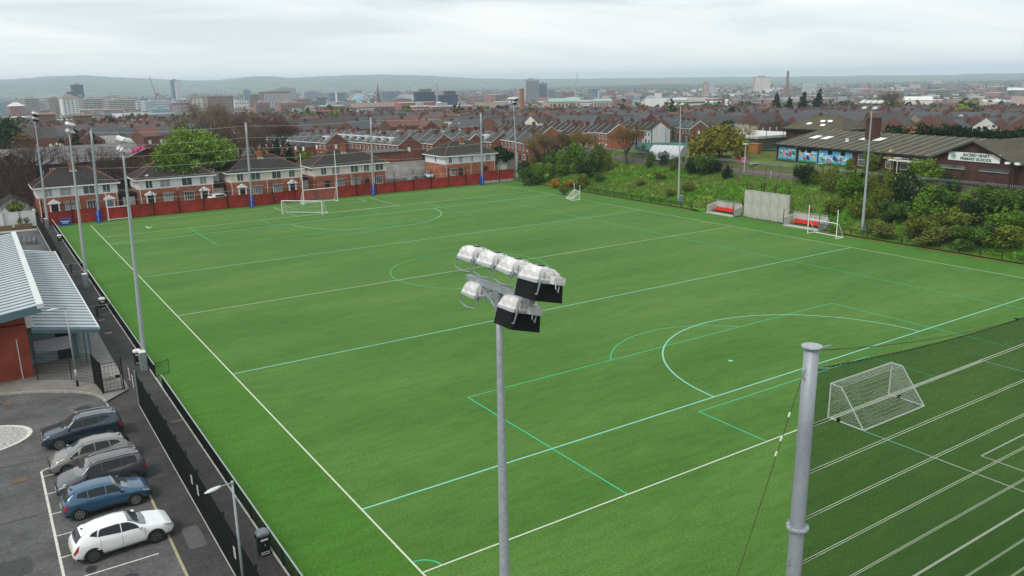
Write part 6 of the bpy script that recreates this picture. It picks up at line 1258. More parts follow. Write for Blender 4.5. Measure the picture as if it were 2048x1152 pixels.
def tpx(px, ybase, ytop, wpx, lab, leaf, seed, kind='leaf', shape='round', D=None, **k):
    p = onT(px, ybase) if D is None else None
    if D: q_ = at(px, ybase, D); p = (q_[0], q_[1], T(q_[0], q_[1]))
    Dd = math.hypot(p[0] - CAM[0], p[1] - CAM[1]); H = at(px, ytop, Dd)[2] - p[2]; return tree(lab, p, H, wpx * Dd / FPX * 1.03, kind, leaf, seed, shape=shape, **k)
tpx(392, 345, 250, 190, 'large bright green tree in full spring leaf behind the second house', 'lime', 1, n=15000, lsz=.21, D=165); tpx(345, 345, 275, 110, 'bright green tree joined to the left side of the large one', 'fresh', 2, n=5000, lsz=.21, D=160)
tpx(420, 300, 193, 95, 'tall pale bare tree rising above the bright green tree', None, 3, 'bare', D=240, n=8500, twig='twig_pale'); tpx(480, 300, 215, 70, 'bare brown tree right of the tall pale one', None, 4, 'bare', D=225, n=6500); tpx(552, 310, 220, 85, 'purplish bare tree above the third house', None, 5, 'bare', D=205, n=9500, twig='twig_red'); tpx(515, 320, 245, 60, 'brown bare tree left of the purplish one', None, 6, 'bare', D=200, n=2000)
tpx(556, 330, 276, 46, 'dark conifer between the third and fourth houses', 'conifer', 7, shape='cone', D=170, n=2200); tpx(580, 328, 285, 34, 'second dark conifer to the right of the first', 'conifer', 8, shape='cone', D=172, n=1500); tpx(612, 325, 285, 50, 'olive bushy tree behind the fourth house', 'olive', 9, D=172, n=1500); tpx(525, 335, 290, 50, 'brown green bushy tree behind the third house', 'mid', 10, D=172, n=1500)
tpx(62, 350, 250, 90, 'bare dark tree before the institution on the far left', None, 11, 'bare', D=166, n=420, twig='twig_red'); tpx(180, 345, 262, 95, 'bare tree with spreading twigs before the institution', None, 12, 'bare', D=166, n=380); tpx(15, 345, 270, 70, 'thin bare tree at the far left edge', None, 13, 'bare', D=160, n=260); tpx(235, 350, 300, 60, 'small bare tree behind the first house gable', None, 14, 'bare', D=166, n=1800)
tpx(160, 320, 255, 42, 'dark conifer behind the second left mast', 'conifer', 15, shape='cone', D=200, n=1800); tpx(192, 320, 260, 44, 'dark conifer right of the first padded post top', 'conifer', 16, shape='cone', D=200, n=1800); tpx(20, 290, 232, 70, 'broad dark green tree at the far left edge', 'dark', 17, D=260, n=2200, lsz=.4); tpx(50, 300, 255, 50, 'dark green brown tree behind the far left mast', 'brown', 18, D=225, n=1800)
tpx(282, 318, 281, 52, 'pink blossom tree by the nearest left mast head', 'pink', 19, D=185, n=1800, lsz=.25); tpx(118, 312, 278, 32, 'yellowish blossom shrub behind the institution', 'blossom', 20, D=195, n=800); tpx(88, 312, 275, 26, 'pale blossom shrub left of the second mast', 'blossom', 21, D=195, n=600); tpx(290, 345, 318, 40, 'yellow green shrub beneath the pink blossom', 'olive', 22, D=168, n=900); tpx(285, 358, 330, 80, 'dark evergreen hedge bush behind the first house', 'dark', 23, D=168, n=1800, cat='bush')
tpx(1002, 335, 290, 62, 'dark green and gold evergreen beside the right end house', 'conifer', 24, D=187, n=2600); tpx(990, 322, 288, 40, 'golden topped evergreen beside the right end house', 'olive', 25, D=191, n=1200); tpx(30, 420, 398, 30, 'yellow green shrub beside the corner garage', 'olive', 26, n=500, D=153, cat='bush')
tpx(1110, 322, 246, 70, 'bare brown tree left of the cream gable', None, 27, 'bare', D=190, n=8000); tpx(1080, 320, 258, 60, 'pale budding tree by the brown end gable', 'brown', 28, 'bare', D=185, n=3800); tpx(1160, 318, 252, 64, 'orange brown budding tree right of the bare one', 'brown', 29, 'bare', D=186, n=7000); tpx(1255, 330, 248, 58, 'brown bare tree left of the polytunnel', 'brown', 30, 'bare', D=165, n=5200, trunk=.35); tpx(1285, 318, 285, 22, 'thin brown tree beside the polytunnel end', 'brown', 31, 'bare', D=168, n=1200)
tpx(1437, 323, 232, 128, 'yellow green willow between the court and the playground', 'willow', 32, shape='weep', n=6500, lsz=.22); tpx(1478, 312, 238, 60, 'white blossom tree behind the willow', 'blossom', 33, 'bare', D=175, n=5200); tpx(1455, 290, 236, 44, 'dark evergreen behind the willow top', 'dark', 34, D=215, n=1400)
for i, (px, yb, yt, w) in enumerate(((1551, 225, 183, 30), (1577, 225, 192, 24), (1605, 225, 181, 30), (1637, 224, 178, 34))): tpx(px, yb, yt, w, ['dark conifer first from the left beyond the school', 'short dark conifer second beyond the school', 'dark conifer third beyond the school', 'dark conifer fourth and broadest beyond the school'][i], 'conifer', 40 + i, shape='cone', D=430, n=1400, lsz=.6)
for i, (px, yb, yt, w, lf, D, l) in enumerate(((735, 262, 232, 28, 'conifer', 420, 'dark round evergreen left of the pair below the church spire'), (756, 260, 226, 26, 'conifer', 430, 'dark round evergreen right of the pair below the church spire'), (1004, 232, 206, 36, 'conifer', 640, 'dark broad tree beyond the far right mast'), (975, 250, 222, 30, 'dark', 560, 'dark tree left of the far right mast'), (840, 258, 228, 60, 'mid', 520, 'green trees below the red school building'), (885, 256, 232, 60, 'brown', 520, 'brown trees below the red school building'), (930, 256, 228, 50, 'mid', 525, 'green tree right of the brown trees below the red school'), (886, 262, 235, 14, 'lime', 460, 'small bright green conical tree below the red school'), (690, 252, 232, 40, 'olive', 470, 'yellowish tree by the ochre brick building'), (1490, 222, 200, 60, 'dark', 700, 'dark tree clump beyond the willow'), (1092, 262, 230, 20, 'fresh', 390, 'small bright green tree among the white edged gables'), (1175, 255, 226, 30, 'olive', 400, 'small yellow tree among the gables'), (1600, 240, 218, 50, 'olive', 330, 'yellow green tree left of the school hall roof'), (1690, 214, 194, 50, 'conifer', 620, 'row of dark trees beyond the school hall'), (800, 262, 238, 50, 'olive', 480, 'pale green trees left of the red school'), (1380, 262, 242, 30, 'lime', 330, 'small lime green shrub tree by the brick gables'))): tpx(px, yb, yt, w, l, lf, 60 + i, D=D, n=900, lsz=.25 + D / 1200)
for i, px in enumerate((1774, 1781)): tpx(px, 214, 177, 9, ['slim bare poplar, left of two beyond the school', 'slim bare poplar, right of two beyond the school'][i], 'brown', 80 + i, 'bare', D=520, n=900)
# hedge behind the school
hd = thing('hedge', 'long dark evergreen hedge behind the school roof on the right', 'hedge', (0, 0, 0)); rs = np.random.RandomState(5)
for k, px in enumerate(range(1790, 2060, 18)):
    D = 176 - k * .6; q_ = at(px, 262, D); z = T(q_[0], q_[1]); zt = at(px, 250 + 5 * math.sin(k * 1.7) + k * .7, D)[2]; hh = zt - z; MBq = MB(); leafcloud(MBq, [(0, 0, hh * f, 2.0, 2.0, hh * .26) for f in (.2, .45, .75)], 520, .3, rs); o = MBq.build('hedge_bush', LEAF['brown' if k == 2 else 'conifer'], hd, (q_[0], q_[1], z))
# bushes of the bank
protoB = {}
def bush_me(lf, v):
    k = (lf, v)
    if k not in protoB:
        rs = np.random.RandomState(v * 7 + len(lf)); B = []
        for i in range(9): a = rs.uniform(0, 2 * PI); r = rs.uniform(0, .34); B.append((math.cos(a) * r, math.sin(a) * r, rs.uniform(.18, .72), rs.uniform(.15, .26), rs.uniform(.15, .26), rs.uniform(.14, .26)))
        if v % 3 == 2: B += [(rs.uniform(-.3, .3), rs.uniform(-.3, .3), rs.uniform(.6, .95), .05, .05, .22) for _ in range(8)]
        q = MB(); leafcloud(q, B, 2300, .028, rs); st = MB()
        for i in range(7): a = rs.uniform(0, 2 * PI); st.bar((rs.uniform(-.06, .06), rs.uniform(-.06, .06), -.08), (math.cos(a) * .3, math.sin(a) * .3, rs.uniform(.4, .85)), .014, .004, 4)
        protoB[k] = (q.mesh('foliage', LEAF[lf]), st.mesh('stems', M['bark']))
    return protoB[k]
BN = {'budding': 'half budding', 'dark': 'dark green', 'mid': 'mid green', 'fresh': 'fresh light green', 'olive': 'yellowish green', 'brown': 'brownish', 'lime': 'bright lime green', 'gorse': 'orange flowering gorse', 'conifer': 'blackish green'}
BUSH = [(1050, 368, 62, 44, 'mid'), (1045, 352, 46, 36, 'dark'), (1082, 366, 50, 50, 'fresh'), (1072, 345, 44, 40, 'olive'), (1112, 374, 30, 22, 'gorse'), (1140, 376, 28, 20, 'gorse'), (1105, 352, 56, 52, 'mid'), (1100, 335, 52, 40, 'dark'), (1135, 352, 60, 60, 'fresh'), (1160, 345, 62, 64, 'fresh'), (1150, 325, 48, 40, 'dark'), (1185, 352, 56, 62, 'mid'), (1200, 340, 40, 62, 'budding'), (1170, 362, 60, 46, 'dark'), (1215, 345, 34, 50, 'olive'), (1128, 388, 30, 28, 'olive'), (1165, 378, 44, 40, 'olive'), (1200, 364, 40, 26, 'mid'),
 (1303, 335, 30, 40, 'mid'), (1330, 332, 36, 34, 'dark'), (1352, 334, 30, 28, 'mid'), (1385, 350, 52, 38, 'dark'), (1410, 350, 56, 44, 'mid'), (1432, 348, 38, 34, 'dark'), (1453, 362, 26, 34, 'conifer'), (1345, 345, 24, 22, 'olive'), (1320, 360, 34, 20, 'olive'), (1280, 372, 40, 18, 'budding'), (1372, 385, 40, 26, 'budding'), (1340, 395, 36, 22, 'olive'),
 (1608, 368, 56, 46, 'dark'), (1628, 370, 36, 28, 'olive'), (1656, 386, 44, 58, 'olive'), (1684, 372, 40, 34, 'mid'), (1716, 386, 46, 48, 'dark'), (1742, 396, 40, 56, 'olive'), (1760, 372, 34, 40, 'olive'), (1690, 410, 70, 66, 'fresh'), (1722, 440, 60, 50, 'olive'), (1665, 430, 50, 36, 'olive'), (1770, 430, 60, 96, 'olive'), (1800, 420, 96, 84, 'dark'), (1780, 450, 80, 50, 'mid'), (1845, 368, 70, 56, 'lime'), (1850, 440, 90, 74, 'fresh'), (1880, 425, 80, 60, 'mid'), (1905, 388, 64, 38, 'dark'), (1900, 460, 100, 50, 'olive'), (1940, 448, 80, 54, 'dark'), (1975, 430, 76, 56, 'mid'), (1985, 405, 70, 36, 'dark'), (2025, 435, 90, 62, 'mid'), (2046, 420, 60, 48, 'dark'), (1830, 480, 90, 50, 'olive'), (1880, 490, 90, 40, 'budding'), (1950, 495, 100, 50, 'mid'), (2010, 500, 100, 56, 'olive'), (2045, 480, 70, 60, 'fresh'), (1770, 478, 60, 34, 'budding'), (1740, 465, 44, 30, 'olive'), (1990, 470, 90, 50, 'fresh'), (1925, 425, 60, 44, 'lime'), (1745, 345, 50, 40, 'olive'), (1700, 350, 30, 40, 'olive')]
REG = lambda x: 'by the far right mast' if x < 1230 else 'below the polytunnel' if x < 1350 else 'left of the practice wall' if x < 1480 else 'between practice wall and mast' if x < 1725 else 'right of the school mast' if x < 1870 else 'below the school sign' if x < 2000 else 'at the right edge'
cnt = {}
for i, (px, py, w_, h_, lf) in enumerate(sorted(BUSH, key=lambda b_: b_[0])):
    p = onT(px, py); D = math.hypot(p[0] - CAM[0], p[1] - CAM[1]); s = D / FPX; me, st = bush_me(lf, i % 6); k = (lf, REG(px)); cnt[k] = cnt.get(k, 0) + 1
    sz = 'low' if h_ < 32 else 'tall' if h_ > 60 else 'rounded'
    t = thing('bush', '%s %s bush %s, %s such from left' % (sz, BN[lf], REG(px), ['first', 'second', 'third', 'fourth', 'fifth', 'sixth'][cnt[k] - 1]), 'bush', p, rnd.uniform(0, 6), 'bushes on the grass bank')
    o = link('foliage', me, t); o.scale = (w_ * s * .88, w_ * s * .88, h_ * s * .95); o2 = link('stems'[:-1], st, t); o2.scale = o.scale
# birds
def bird(loc, rz, lab, mat, span, dark='trim', perched=False):
    t = thing('bird', lab, 'bird', loc, rz, 'birds'); q = MB()
    q.loft([[(x, w_ * math.cos(a), z + h_ * math.sin(a)) for a in np.linspace(0, 2 * PI, 8, endpoint=False)] for x, w_, h_, z in ((-.24, .01, .01, .02), (-.16, .05, .03, .01), (-.05, .07, .06, 0), (.06, .065, .06, .01), (.14, .04, .04, .03), (.19, .04, .04, .035), (.225, .02, .02, .03), (.26, .004, .004, .02))]); q.build('body', mat, t, smooth=True)
    for s in (-1, 1):
        if perched: MB().prism([(.08, s * .065, .03), (-.05, s * .075, .05), (-.27, s * .03, -.01), (-.05, s * .075, -.02)], (0, s * .01, 0)).build('wing', mat, t)
        else: MB().prism([(.08, s * .04, .03), (.05, s * span * .25, .14), (-.03, s * span * .5, .10), (-.10, s * span * .26, .12), (-.08, s * .04, .03)], (0, 0, .012)).build('wing', mat, t); MB().prism([(-.0, s * span * .42, .115), (-.03, s * span * .52, .10), (-.07, s * span * .40, .112)], (0, 0, .014)).build('wing_tip', M[dark], t)
    return t
GULL = pm('gull_white', (.72, .73, .74), .7, 0, .08, 6)
p = at(298, 456, 110); bird((p[0], p[1], p[2]), .9, 'white gull flying low over the far left corner of the pitch', GULL, 1.2); p = at(293, 352, 118); bird((p[0], p[1], p[2]), 2.6, 'white gull flying in front of the second house roof', GULL, 1.2)
cx_ = onY(2034, 637, NY); bird((cx_[0], NY, sag(cx_[0] - NX0, 14.66, 1.1) + .03), 2.4, 'black bird perched on the top cable of the near net', M['trim'], .8, perched=True).scale = (.42, .42, .42)
# ================================================================== CITY BEYOND
def bmat(n_, c, v=.12, rough=.8): return pm('city_' + n_, c, rough, 0, v, .05, 4)
CM = {k: bmat(k, c) for k, c in {'beige': (.52, .44, .34), 'white': (.66, .65, .61), 'navy': (.018, .045, .085), 'bluegrey': (.15, .23, .31), 'red': (.26, .10, .085), 'brick': (.30, .115, .07), 'grey': (.30, .31, .32), 'dark': (.045, .06, .075), 'pink': (.42, .30, .27), 'brown': (.21, .15, .12), 'ochre': (.38, .23, .10), 'pale': (.50, .52, .52), 'green': (.25, .40, .34), 'redbrown': (.16, .085, .075), 'orange': (.42, .13, .06), 'purple': (.22, .11, .13), 'steel': (.34, .37, .40)}.items()}
CM['glass'] = pm('city_glass', (.035, .055, .075), .2, 0, .3, .3); CM['shade'] = pm('city_window', (.05, .055, .06), .3, 0, .3, .2); CM['roofd'] = bmat('roof', (.13, .125, .125)); CM['lightglass'] = pm('city_pale_glass', (.20, .30, .36), .2, 0, .2, .3)
def city(x0, x1, yt, yb, lab, col, style='bands', win='shade', D=None, floors=None, depth=.7, roof=None, cat='building', cols=6, name='city_building', top=None, turn=0.25):
    """block standing where its foot meets the ground in the photograph"""
    pc = onT((x0 + x1) / 2, yb) if D is None else None
    if D: q_ = at((x0 + x1) / 2, yb, D); pc = (q_[0], q_[1], T(q_[0], q_[1]))
    Dd = math.hypot(pc[0] - CAM[0], pc[1] - CAM[1]); az = math.atan2(pc[0] - CAM[0], pc[1] - CAM[1]); wd = (x1 - x0) * Dd / FPX * (math.cos(math.radians(33.36) - az)); H = at((x0 + x1) / 2, yt, Dd)[2] - pc[2]
    dp = wd * depth; w = wd / (math.cos(turn) + depth * abs(math.sin(turn))); dp = w * depth
    t = thing(name, lab, cat, pc, -az + turn); X = w / 2; b_ = MB().bx(-X, X, -dp / 2, dp / 2, -4, H).build('body', CM[col], t)
    n = floors or max(3, int(H / 3.4)); fh = H / n; m_ = CM[win]
    if style == 'bands':
        q = None
        for i in range(n):
            for nm, g in (('window_band', (-X + .6, X - .6, -dp / 2 - .35, -dp / 2 - .0)),): MB().bx(g[0], g[1], g[2] + .2, g[3], i * fh + fh * .36, i * fh + fh * .80).build(nm, m_, t)
            MB().bx(X, X + .15, -dp / 2 + .8, dp / 2 - .8, i * fh + fh * .36, i * fh + fh * .80).build('window_band', m_, t); MB().bx(-X - .15, -X, -dp / 2 + .8, dp / 2 - .8, i * fh + fh * .36, i * fh + fh * .80).build('window_band', m_, t)
    elif style == 'balcony':
        for i in range(n):
            MB().bx(-X + .4, X - .4, -dp / 2 - .2, -dp / 2, i * fh + fh * .3, i * fh + fh * .9).build('window_band', m_, t); MB().bx(X, X + .2, -dp / 2 + .5, dp / 2 - .5, i * fh + fh * .3, i * fh + fh * .9).build('window_band', m_, t); MB().bx(-X - .2, -X, -dp / 2 + .5, dp / 2 - .5, i * fh + fh * .3, i * fh + fh * .9).build('window_band', m_, t)
            for j in range(cols): a = -X + 2 * X * (j + .2) / cols; MB().bx(a, a + 2 * X / cols * .55, -dp / 2 - 1.2, -dp / 2 - .2, i * fh + .05, i * fh + fh * .42).build('balcony', CM[col], t)
    elif style == 'grid':
        for i in range(n):
            for j in range(cols): a = -X + 2 * X * (j + .5) / cols; MB().bx(a - X / cols * .4, a + X / cols * .4, -dp / 2 - .15, -dp / 2, i * fh + fh * .3, i * fh + fh * .72).build('window', m_, t)
            for j in range(3): a = -dp / 2 + dp * (j + .5) / 3; MB().bx(X, X + .15, a - .9, a + .9, i * fh + fh * .3, i * fh + fh * .72).build('window', m_, t)
    elif style == 'vert':
        for j in range(cols * 2): a = -X + 2 * X * (j + .5) / (cols * 2); MB().bx(a - X / cols * .24, a + X / cols * .24, -dp / 2 - .25, -dp / 2, 1, H - 2).build('window_strip', m_, t)
        for j in range(cols): a = -dp / 2 + dp * (j + .5) / cols; MB().bx(X, X + .2, a - dp / cols * .24, a + dp / cols * .24, 1, H - 2).build('window_strip', m_, t)
    elif style == 'glass':
        for i in range(1, n): MB().bx(-X - .08, X + .08, -dp / 2 - .08, dp / 2 + .08, i * fh - .12, i * fh + .12).build('floor_edge', CM['steel' if col != 'navy' else 'dark'], t)
        for j in range(1, cols): a = -X + 2 * X * j / cols; MB().bx(a - .15, a + .15, -dp / 2 - .16, -dp / 2 - .07, 0, H).build('mullion', CM['steel' if col != 'navy' else 'dark'], t)
    if roof == 'hip':
        o = .8; a = [(-X - o, -dp / 2 - o, H), (X + o, -dp / 2 - o, H), (X + o, dp / 2 + o, H), (-X - o, dp / 2 + o, H)]; pk = (0, 0, H + X * .55)
        q = MB(); q.add(a + [(-X * .25, 0, pk[2]), (X * .25, 0, pk[2])], [(0, 1, 5, 4), (1, 2, 5), (2, 3, 4, 5), (3, 0, 4)]); q.build('roof', CM['brown' if top is None else top], t)
    elif roof == 'gable':
        q = MB(); q.prism([(-X - .4, -dp / 2 - .5, H), (-X - .4, dp / 2 + .5, H), (-X - .4, 0, H + min(dp * .35, 4.5))], (2 * X + .8, 0, 0)); q.build('roof', CM[top or 'roofd'], t)
    elif roof == 'curve':
        q = MB(); q.prism([(-X - .4, -dp / 2 * math.cos(a), H + dp * .16 * math.sin(a)) for a in np.linspace(0, PI, 9)], (2 * X + .8, 0, 0)); q.build('roof', CM[top or 'pale'], t)
    else:
        MB().bx(-X - .3, X + .3, -dp / 2 - .3, dp / 2 + .3, H, H + .7).build('parapet', CM[top or col], t)
        if roof != 'flat': MB().bx(-X * .45, X * .35, -dp * .25, dp * .25, H + .7, H + 3.4).build('roof_plant', CM['grey'], t)
    return t
city(50, 80, 197, 228, 'beige block of flats with dark balcony bands, first on the far left skyline', 'beige', 'balcony', cols=4, floors=8)
city(97, 128, 196, 228, 'beige block of flats left of the white roofed tower', 'beige', 'balcony', cols=4, floors=8); city(126, 159, 196, 238, 'white residential tower with a brown pyramid roof', 'white', 'grid', roof='hip', cols=4, floors=10, depth=.8)
city(150, 172, 170, 224, 'dark navy glass tower rising behind the white tower', 'navy', 'glass', 'glass', cols=4, D=1900); city(140, 158, 184, 224, 'lower dark navy wing left of the navy tower', 'navy', 'glass', 'glass', cols=3, D=1880); city(159, 173, 192, 224, 'pale framed block below the navy tower', 'bluegrey', 'vert', 'glass', D=1700, cols=2)
city(163, 205, 198, 228, 'beige block of flats right of the navy tower', 'beige', 'balcony', cols=5, floors=8); city(213, 271, 200, 228, 'longest beige block of flats on the left skyline', 'beige', 'balcony', cols=7, floors=8)
city(274, 290, 203, 225, 'low white office block beside the long beige flats', 'white', 'bands', D=1500); city(286, 343, 203, 226, 'pale office building with blue and green glass storeys', 'pale', 'bands', 'lightglass', floors=7, D=1450); city(300, 342, 218, 227, 'green glazed low storey below the pale offices', 'green', 'bands', 'lightglass', floors=2, D=1400)
city(347, 366, 161, 222, 'tall slender pale and blue glass tower', 'bluegrey', 'glass', 'glass', cols=4, D=2100, depth=.6); city(356, 367, 161.5, 222, 'pale flank of the tall slender tower', 'pale', 'plain', D=2085, depth=.5, roof='flat')
city(343, 379, 206, 231, 'red brick block with pale vertical stripes', 'purple', 'vert', 'pale', cols=6, D=1150, top='steel'); city(345, 379, 200, 208, 'grey roof storey above the red striped block', 'steel', 'plain', D=1160, roof='flat')
city(377, 411, 196, 231, 'white tower with a dark hipped roof beside the red striped block', 'white', 'grid', roof='hip', cols=4, floors=8, depth=.8, top='roofd'); city(412, 467, 193, 228, 'wide brown grid fronted block behind the tall bare tree', 'brown', 'grid', 'shade', cols=10, floors=8, D=1250)
city(488, 504, 181, 212, 'blue glass tower in steps left of the striped offices', 'bluegrey', 'glass', 'glass', D=1900, cols=3); city(499, 512, 189, 212, 'lower blue glass tower beside the stepped one', 'bluegrey', 'glass', 'glass', D=1880, cols=3); city(467, 498, 203, 220, 'low white arched building behind the bare trees', 'white', 'grid', D=1500, floors=3)
city(0, 20, 206, 228, 'blue glass low block at the left edge', 'lightglass', 'glass', D=1500, cols=4); city(20, 50, 212, 230, 'low red drum building under a white tent roof', 'red', 'plain', D=1450, roof='hip', top='white'); city(80, 100, 222, 233, 'low red brick building between the first two beige flats', 'red', 'grid', D=1200, floors=2)
city(522, 581, 184, 215, 'long dark red office block with vertical stripes', 'redbrown', 'vert', 'pale', cols=10, D=1500); city(553, 592, 177, 205, 'pale grey block rising behind the striped offices', 'grey', 'plain', D=1800); city(510, 540, 206, 232, 'brick and glass block with vertical piers, left', 'brick', 'vert', 'shade', cols=4, D=1200); city(555, 612, 206, 226, 'brick university block with vertical piers, right', 'brick', 'vert', 'shade', cols=9, D=1250); city(500, 522, 190, 215, 'brown banded block left of the striped offices', 'brown', 'bands', D=1600)
city(605, 644, 184, 208, 'grey concrete slab with a thin mast', 'grey', 'vert', 'bluegrey', D=1900, cols=8); city(657, 691, 186, 208, 'blue grey office slab with a white stair strip', 'bluegrey', 'bands', 'shade', D=1800); city(672, 675, 184, 208, 'white stair strip of the blue grey slab', 'white', 'plain', D=1770, roof='flat', depth=2); city(635, 652, 196, 212, 'dark blue low block right of the grey slab', 'dark', 'glass', D=1500)
t = thing('glass_dome', 'pale glass dome under a white arch on the skyline', 'dome', at(717, 202, 1900)); z0 = T(*t.location[:2]); t.location[2] = z0; rr = 22 * 1900 / FPX; hh = at(717, 188, 1900)[2] - z0
q = MB(); q.loft([[(rr * .8 * math.cos(a) * math.cos(f), rr * .8 * math.sin(a) * math.cos(f), hh * .9 * math.sin(f)) for a in np.linspace(0, 2 * PI, 16, endpoint=False)] for f in np.linspace(0, 1.5, 7)]); q.build('dome', CM['lightglass'], t); MB().tube([(rr * math.cos(a) * .83, -rr * .55 * math.cos(a), hh * math.sin(a)) for a in np.linspace(0, PI, 17)], 1.0, 5).build('arch', CM['white'], t)
def spire(px, yt, yb, ws, D, lab, col='redbrown', nave=None):
    q_ = at(px, yb, D); z = T(q_[0], q_[1]); t = thing('church', lab, 'church', (q_[0], q_[1], z), -math.radians(20)); H = at(px, yt, D)[2] - z; s = ws * D / FPX / 2
    MB().bx(-s, s, -s, s, -3, H * .45).build('tower', CM[col], t); q = MB(); q.loft([[(s * .9 * math.cos(a), s * .9 * math.sin(a), H * .45) for a in np.linspace(0, 2 * PI, 8, endpoint=False)], [(.15 * math.cos(a), .15 * math.sin(a), H) for a in np.linspace(0, 2 * PI, 8, endpoint=False)]]); q.build('spire', CM[col], t)
    for dx in (-1, 1): MB().bar((dx * s * .85, -s * .85, H * .4), (dx * s * .85, -s * .85, H * .56), s * .16, .1, 5).build('pinnacle', CM[col], t)
    if nave: MB().bx(-nave, nave * .9, s, s * 4, -3, H * .18).build('nave', CM[col], t); q = MB(); q.prism([(-nave, s - .5, H * .18), (-nave, s * 4, H * .18), (-nave, s * 2.5, H * .30)], (nave * 1.9, 0, 0)); q.build('nave_roof', CM['brown'], t)
spire(758, 166, 222, 8.5, 1000, 'dark red church with a tall pointed spire', nave=36)
city(829, 869, 185, 216, 'dark blue ribbed office block, higher left part', 'navy', 'glass', 'glass', cols=8, D=1150, floors=8, roof='flat'); city(868, 916, 191, 217, 'dark blue ribbed office block, lower right part', 'navy', 'glass', 'glass', cols=9, D=1140, floors=7, roof='flat'); city(889, 912, 183, 216, 'brown plant room on the dark blue block', 'dark', 'plain', D=1160, roof='flat'); city(839, 864, 179, 214, 'grey brown roof room on the higher dark block', 'brown', 'plain', D=1170, roof='flat')
t = thing('flue_tower', 'twin steel flue tower standing against the dark blue office block', 'flue', at(875, 216, 1120)); t.location[2] = T(*t.location[:2]); H = at(875, 165, 1120)[2] - t.location[2]
for s in (-1.0, 1.0): MB().bar((s, 0, 0), (s, 0, H), .55, n=6).build('flue', CM['steel'], t)
for i in range(9): MB().bx(-1.6, 1.6, -.3, .3, H * (i + 1) / 9.2, H * (i + 1) / 9.2 + .5).build('brace', CM['steel'], t)
city(822, 860, 213, 228, 'red and white two storey school wing below the dark offices', 'brick', 'grid', 'white', D=760, floors=2, cols=8, top='white'); city(858, 912, 213, 228, 'brown brick school building with a long pale roof edge', 'brown', 'grid', 'shade', D=750, floors=2, cols=8, top='pale'); city(905, 945, 212, 228, 'bright orange brick school wing with a dark stair window', 'orange', 'grid', 'shade', D=740, floors=2, cols=5, top='pale'); city(945, 1010, 214, 224, 'long grey stone building with gabled dormers right of the orange school', 'grey', 'grid', 'shade', D=800, floors=2, cols=10, roof='gable', top='brown'); city(860, 882, 206, 216, 'white low roof in front of the dark blue block', 'white', 'plain', D=900, roof='curve', top='white'); city(832, 862, 207, 216, 'white sloping roof left of the low white one', 'white', 'plain', D=880, roof='flat')
city(616, 692, 223, 249, 'long orange red brick hall with roof vents', 'orange', 'plain', D=560, depth=.35, roof='flat'); city(730, 745, 226, 249, 'glazed corner of the brick hall', 'dark', 'glass', D=548, depth=.5, roof='flat', cols=3); city(690, 782, 228, 250, 'ochre brown brick sports building with vents', 'ochre', 'plain', D=545, depth=.35); city(575, 616, 226, 244, 'teal and white flat building left of the brick hall', 'green', 'bands', 'shade', D=620, floors=3); city(640, 690, 212, 226, 'brown flat roofed building behind the brick hall', 'brown', 'bands', D=900, floors=2, top='pale'); city(600, 642, 222, 232, 'blue fascia shop building behind the purple bare tree', 'bluegrey', 'bands', D=700, floors=2)
city(700, 830, 213, 226, 'long dark red roofed mill building beside the church', 'redbrown', 'grid', 'shade', D=960, floors=3, cols=14, roof='gable', top='brown', depth=.3); city(784, 822, 198, 212, 'red building with a blue roof right of the spire', 'red', 'plain', D=1300, top='bluegrey'); city(760, 800, 184, 205, 'blue grey block behind the spire', 'bluegrey', 'bands', D=1900); city(795, 828, 190, 204, 'pale sheds behind the red building', 'pale', 'plain', D=1900)
t = thing('brick_chimney', 'square red brick mill chimney left of the grey towers', 'chimney', at(1044, 214, 900)); t.location[2] = T(*t.location[:2]); H = at(1044, 177, 900)[2] - t.location[2]
q = MB(); q.loft([[(a * s, b_ * s, z) for a, b_ in ((-1, -1), (1, -1), (1, 1), (-1, 1))] for s, z in ((2.3, -3), (1.75, H - 1.2), (2.0, H - 1.1), (2.0, H))]); q.build('stack', CM['brick'], t)
city(1048, 1078, 160, 206, 'tall dark grey apartment tower right of the brick chimney', 'steel', 'vert', 'shade', cols=6, D=1700); city(1077, 1094, 167, 206, 'lower blue grey tower joined to the tall grey one', 'bluegrey', 'vert', 'shade', cols=4, D=1720); city(1095, 1110, 181, 206, 'blue grey mid height block beside the towers', 'bluegrey', 'bands', D=1800)
def crane(px, yt, yb, D, lab, jx, jy, col):
    q_ = at(px, yb, D); z = T(q_[0], q_[1]); t = thing('tower_crane', lab, 'crane', (q_[0], q_[1], z)); top = at(px, yt, D); H = top[2] - z; MB().bx(-.7, .7, -.7, .7, 0, H).build('mast', CM[col], t); e_ = at(jx, jy, D); v = Vector((e_[0] - q_[0], e_[1] - q_[1], e_[2] - z))
    MB().bar((0, 0, H), v, 1.0, .5, 4).build('jib', CM[col], t); b_ = Vector((-v.x * .22, -v.y * .22, H + 3)); MB().bar((0, 0, H), b_, 1.3, n=4).build('counter_jib', CM[col], t); MB().box((b_.x, b_.y, H), (3, 3, 5)).build('counterweight', CM[col], t); MB().bar(b_ + Vector((0, 0, 2)), Vector((0, 0, H)).lerp(v, .7), .15, n=3).build('tie', CM['steel'], t); MB().box((1.5, 0, H - 1), (2, 2, 2.4)).build('cab', CM['white'], t)
crane(1149, 180, 206, 1800, 'tower crane with a raised jib right of the grey towers', 1156, 145, 'steel'); crane(315, 190, 222, 1800, 'red tower crane with a long raised jib on the left skyline', 298, 152, 'red'); crane(322, 188, 222, 1850, 'second red crane close to the taller one', 327, 196, 'red')
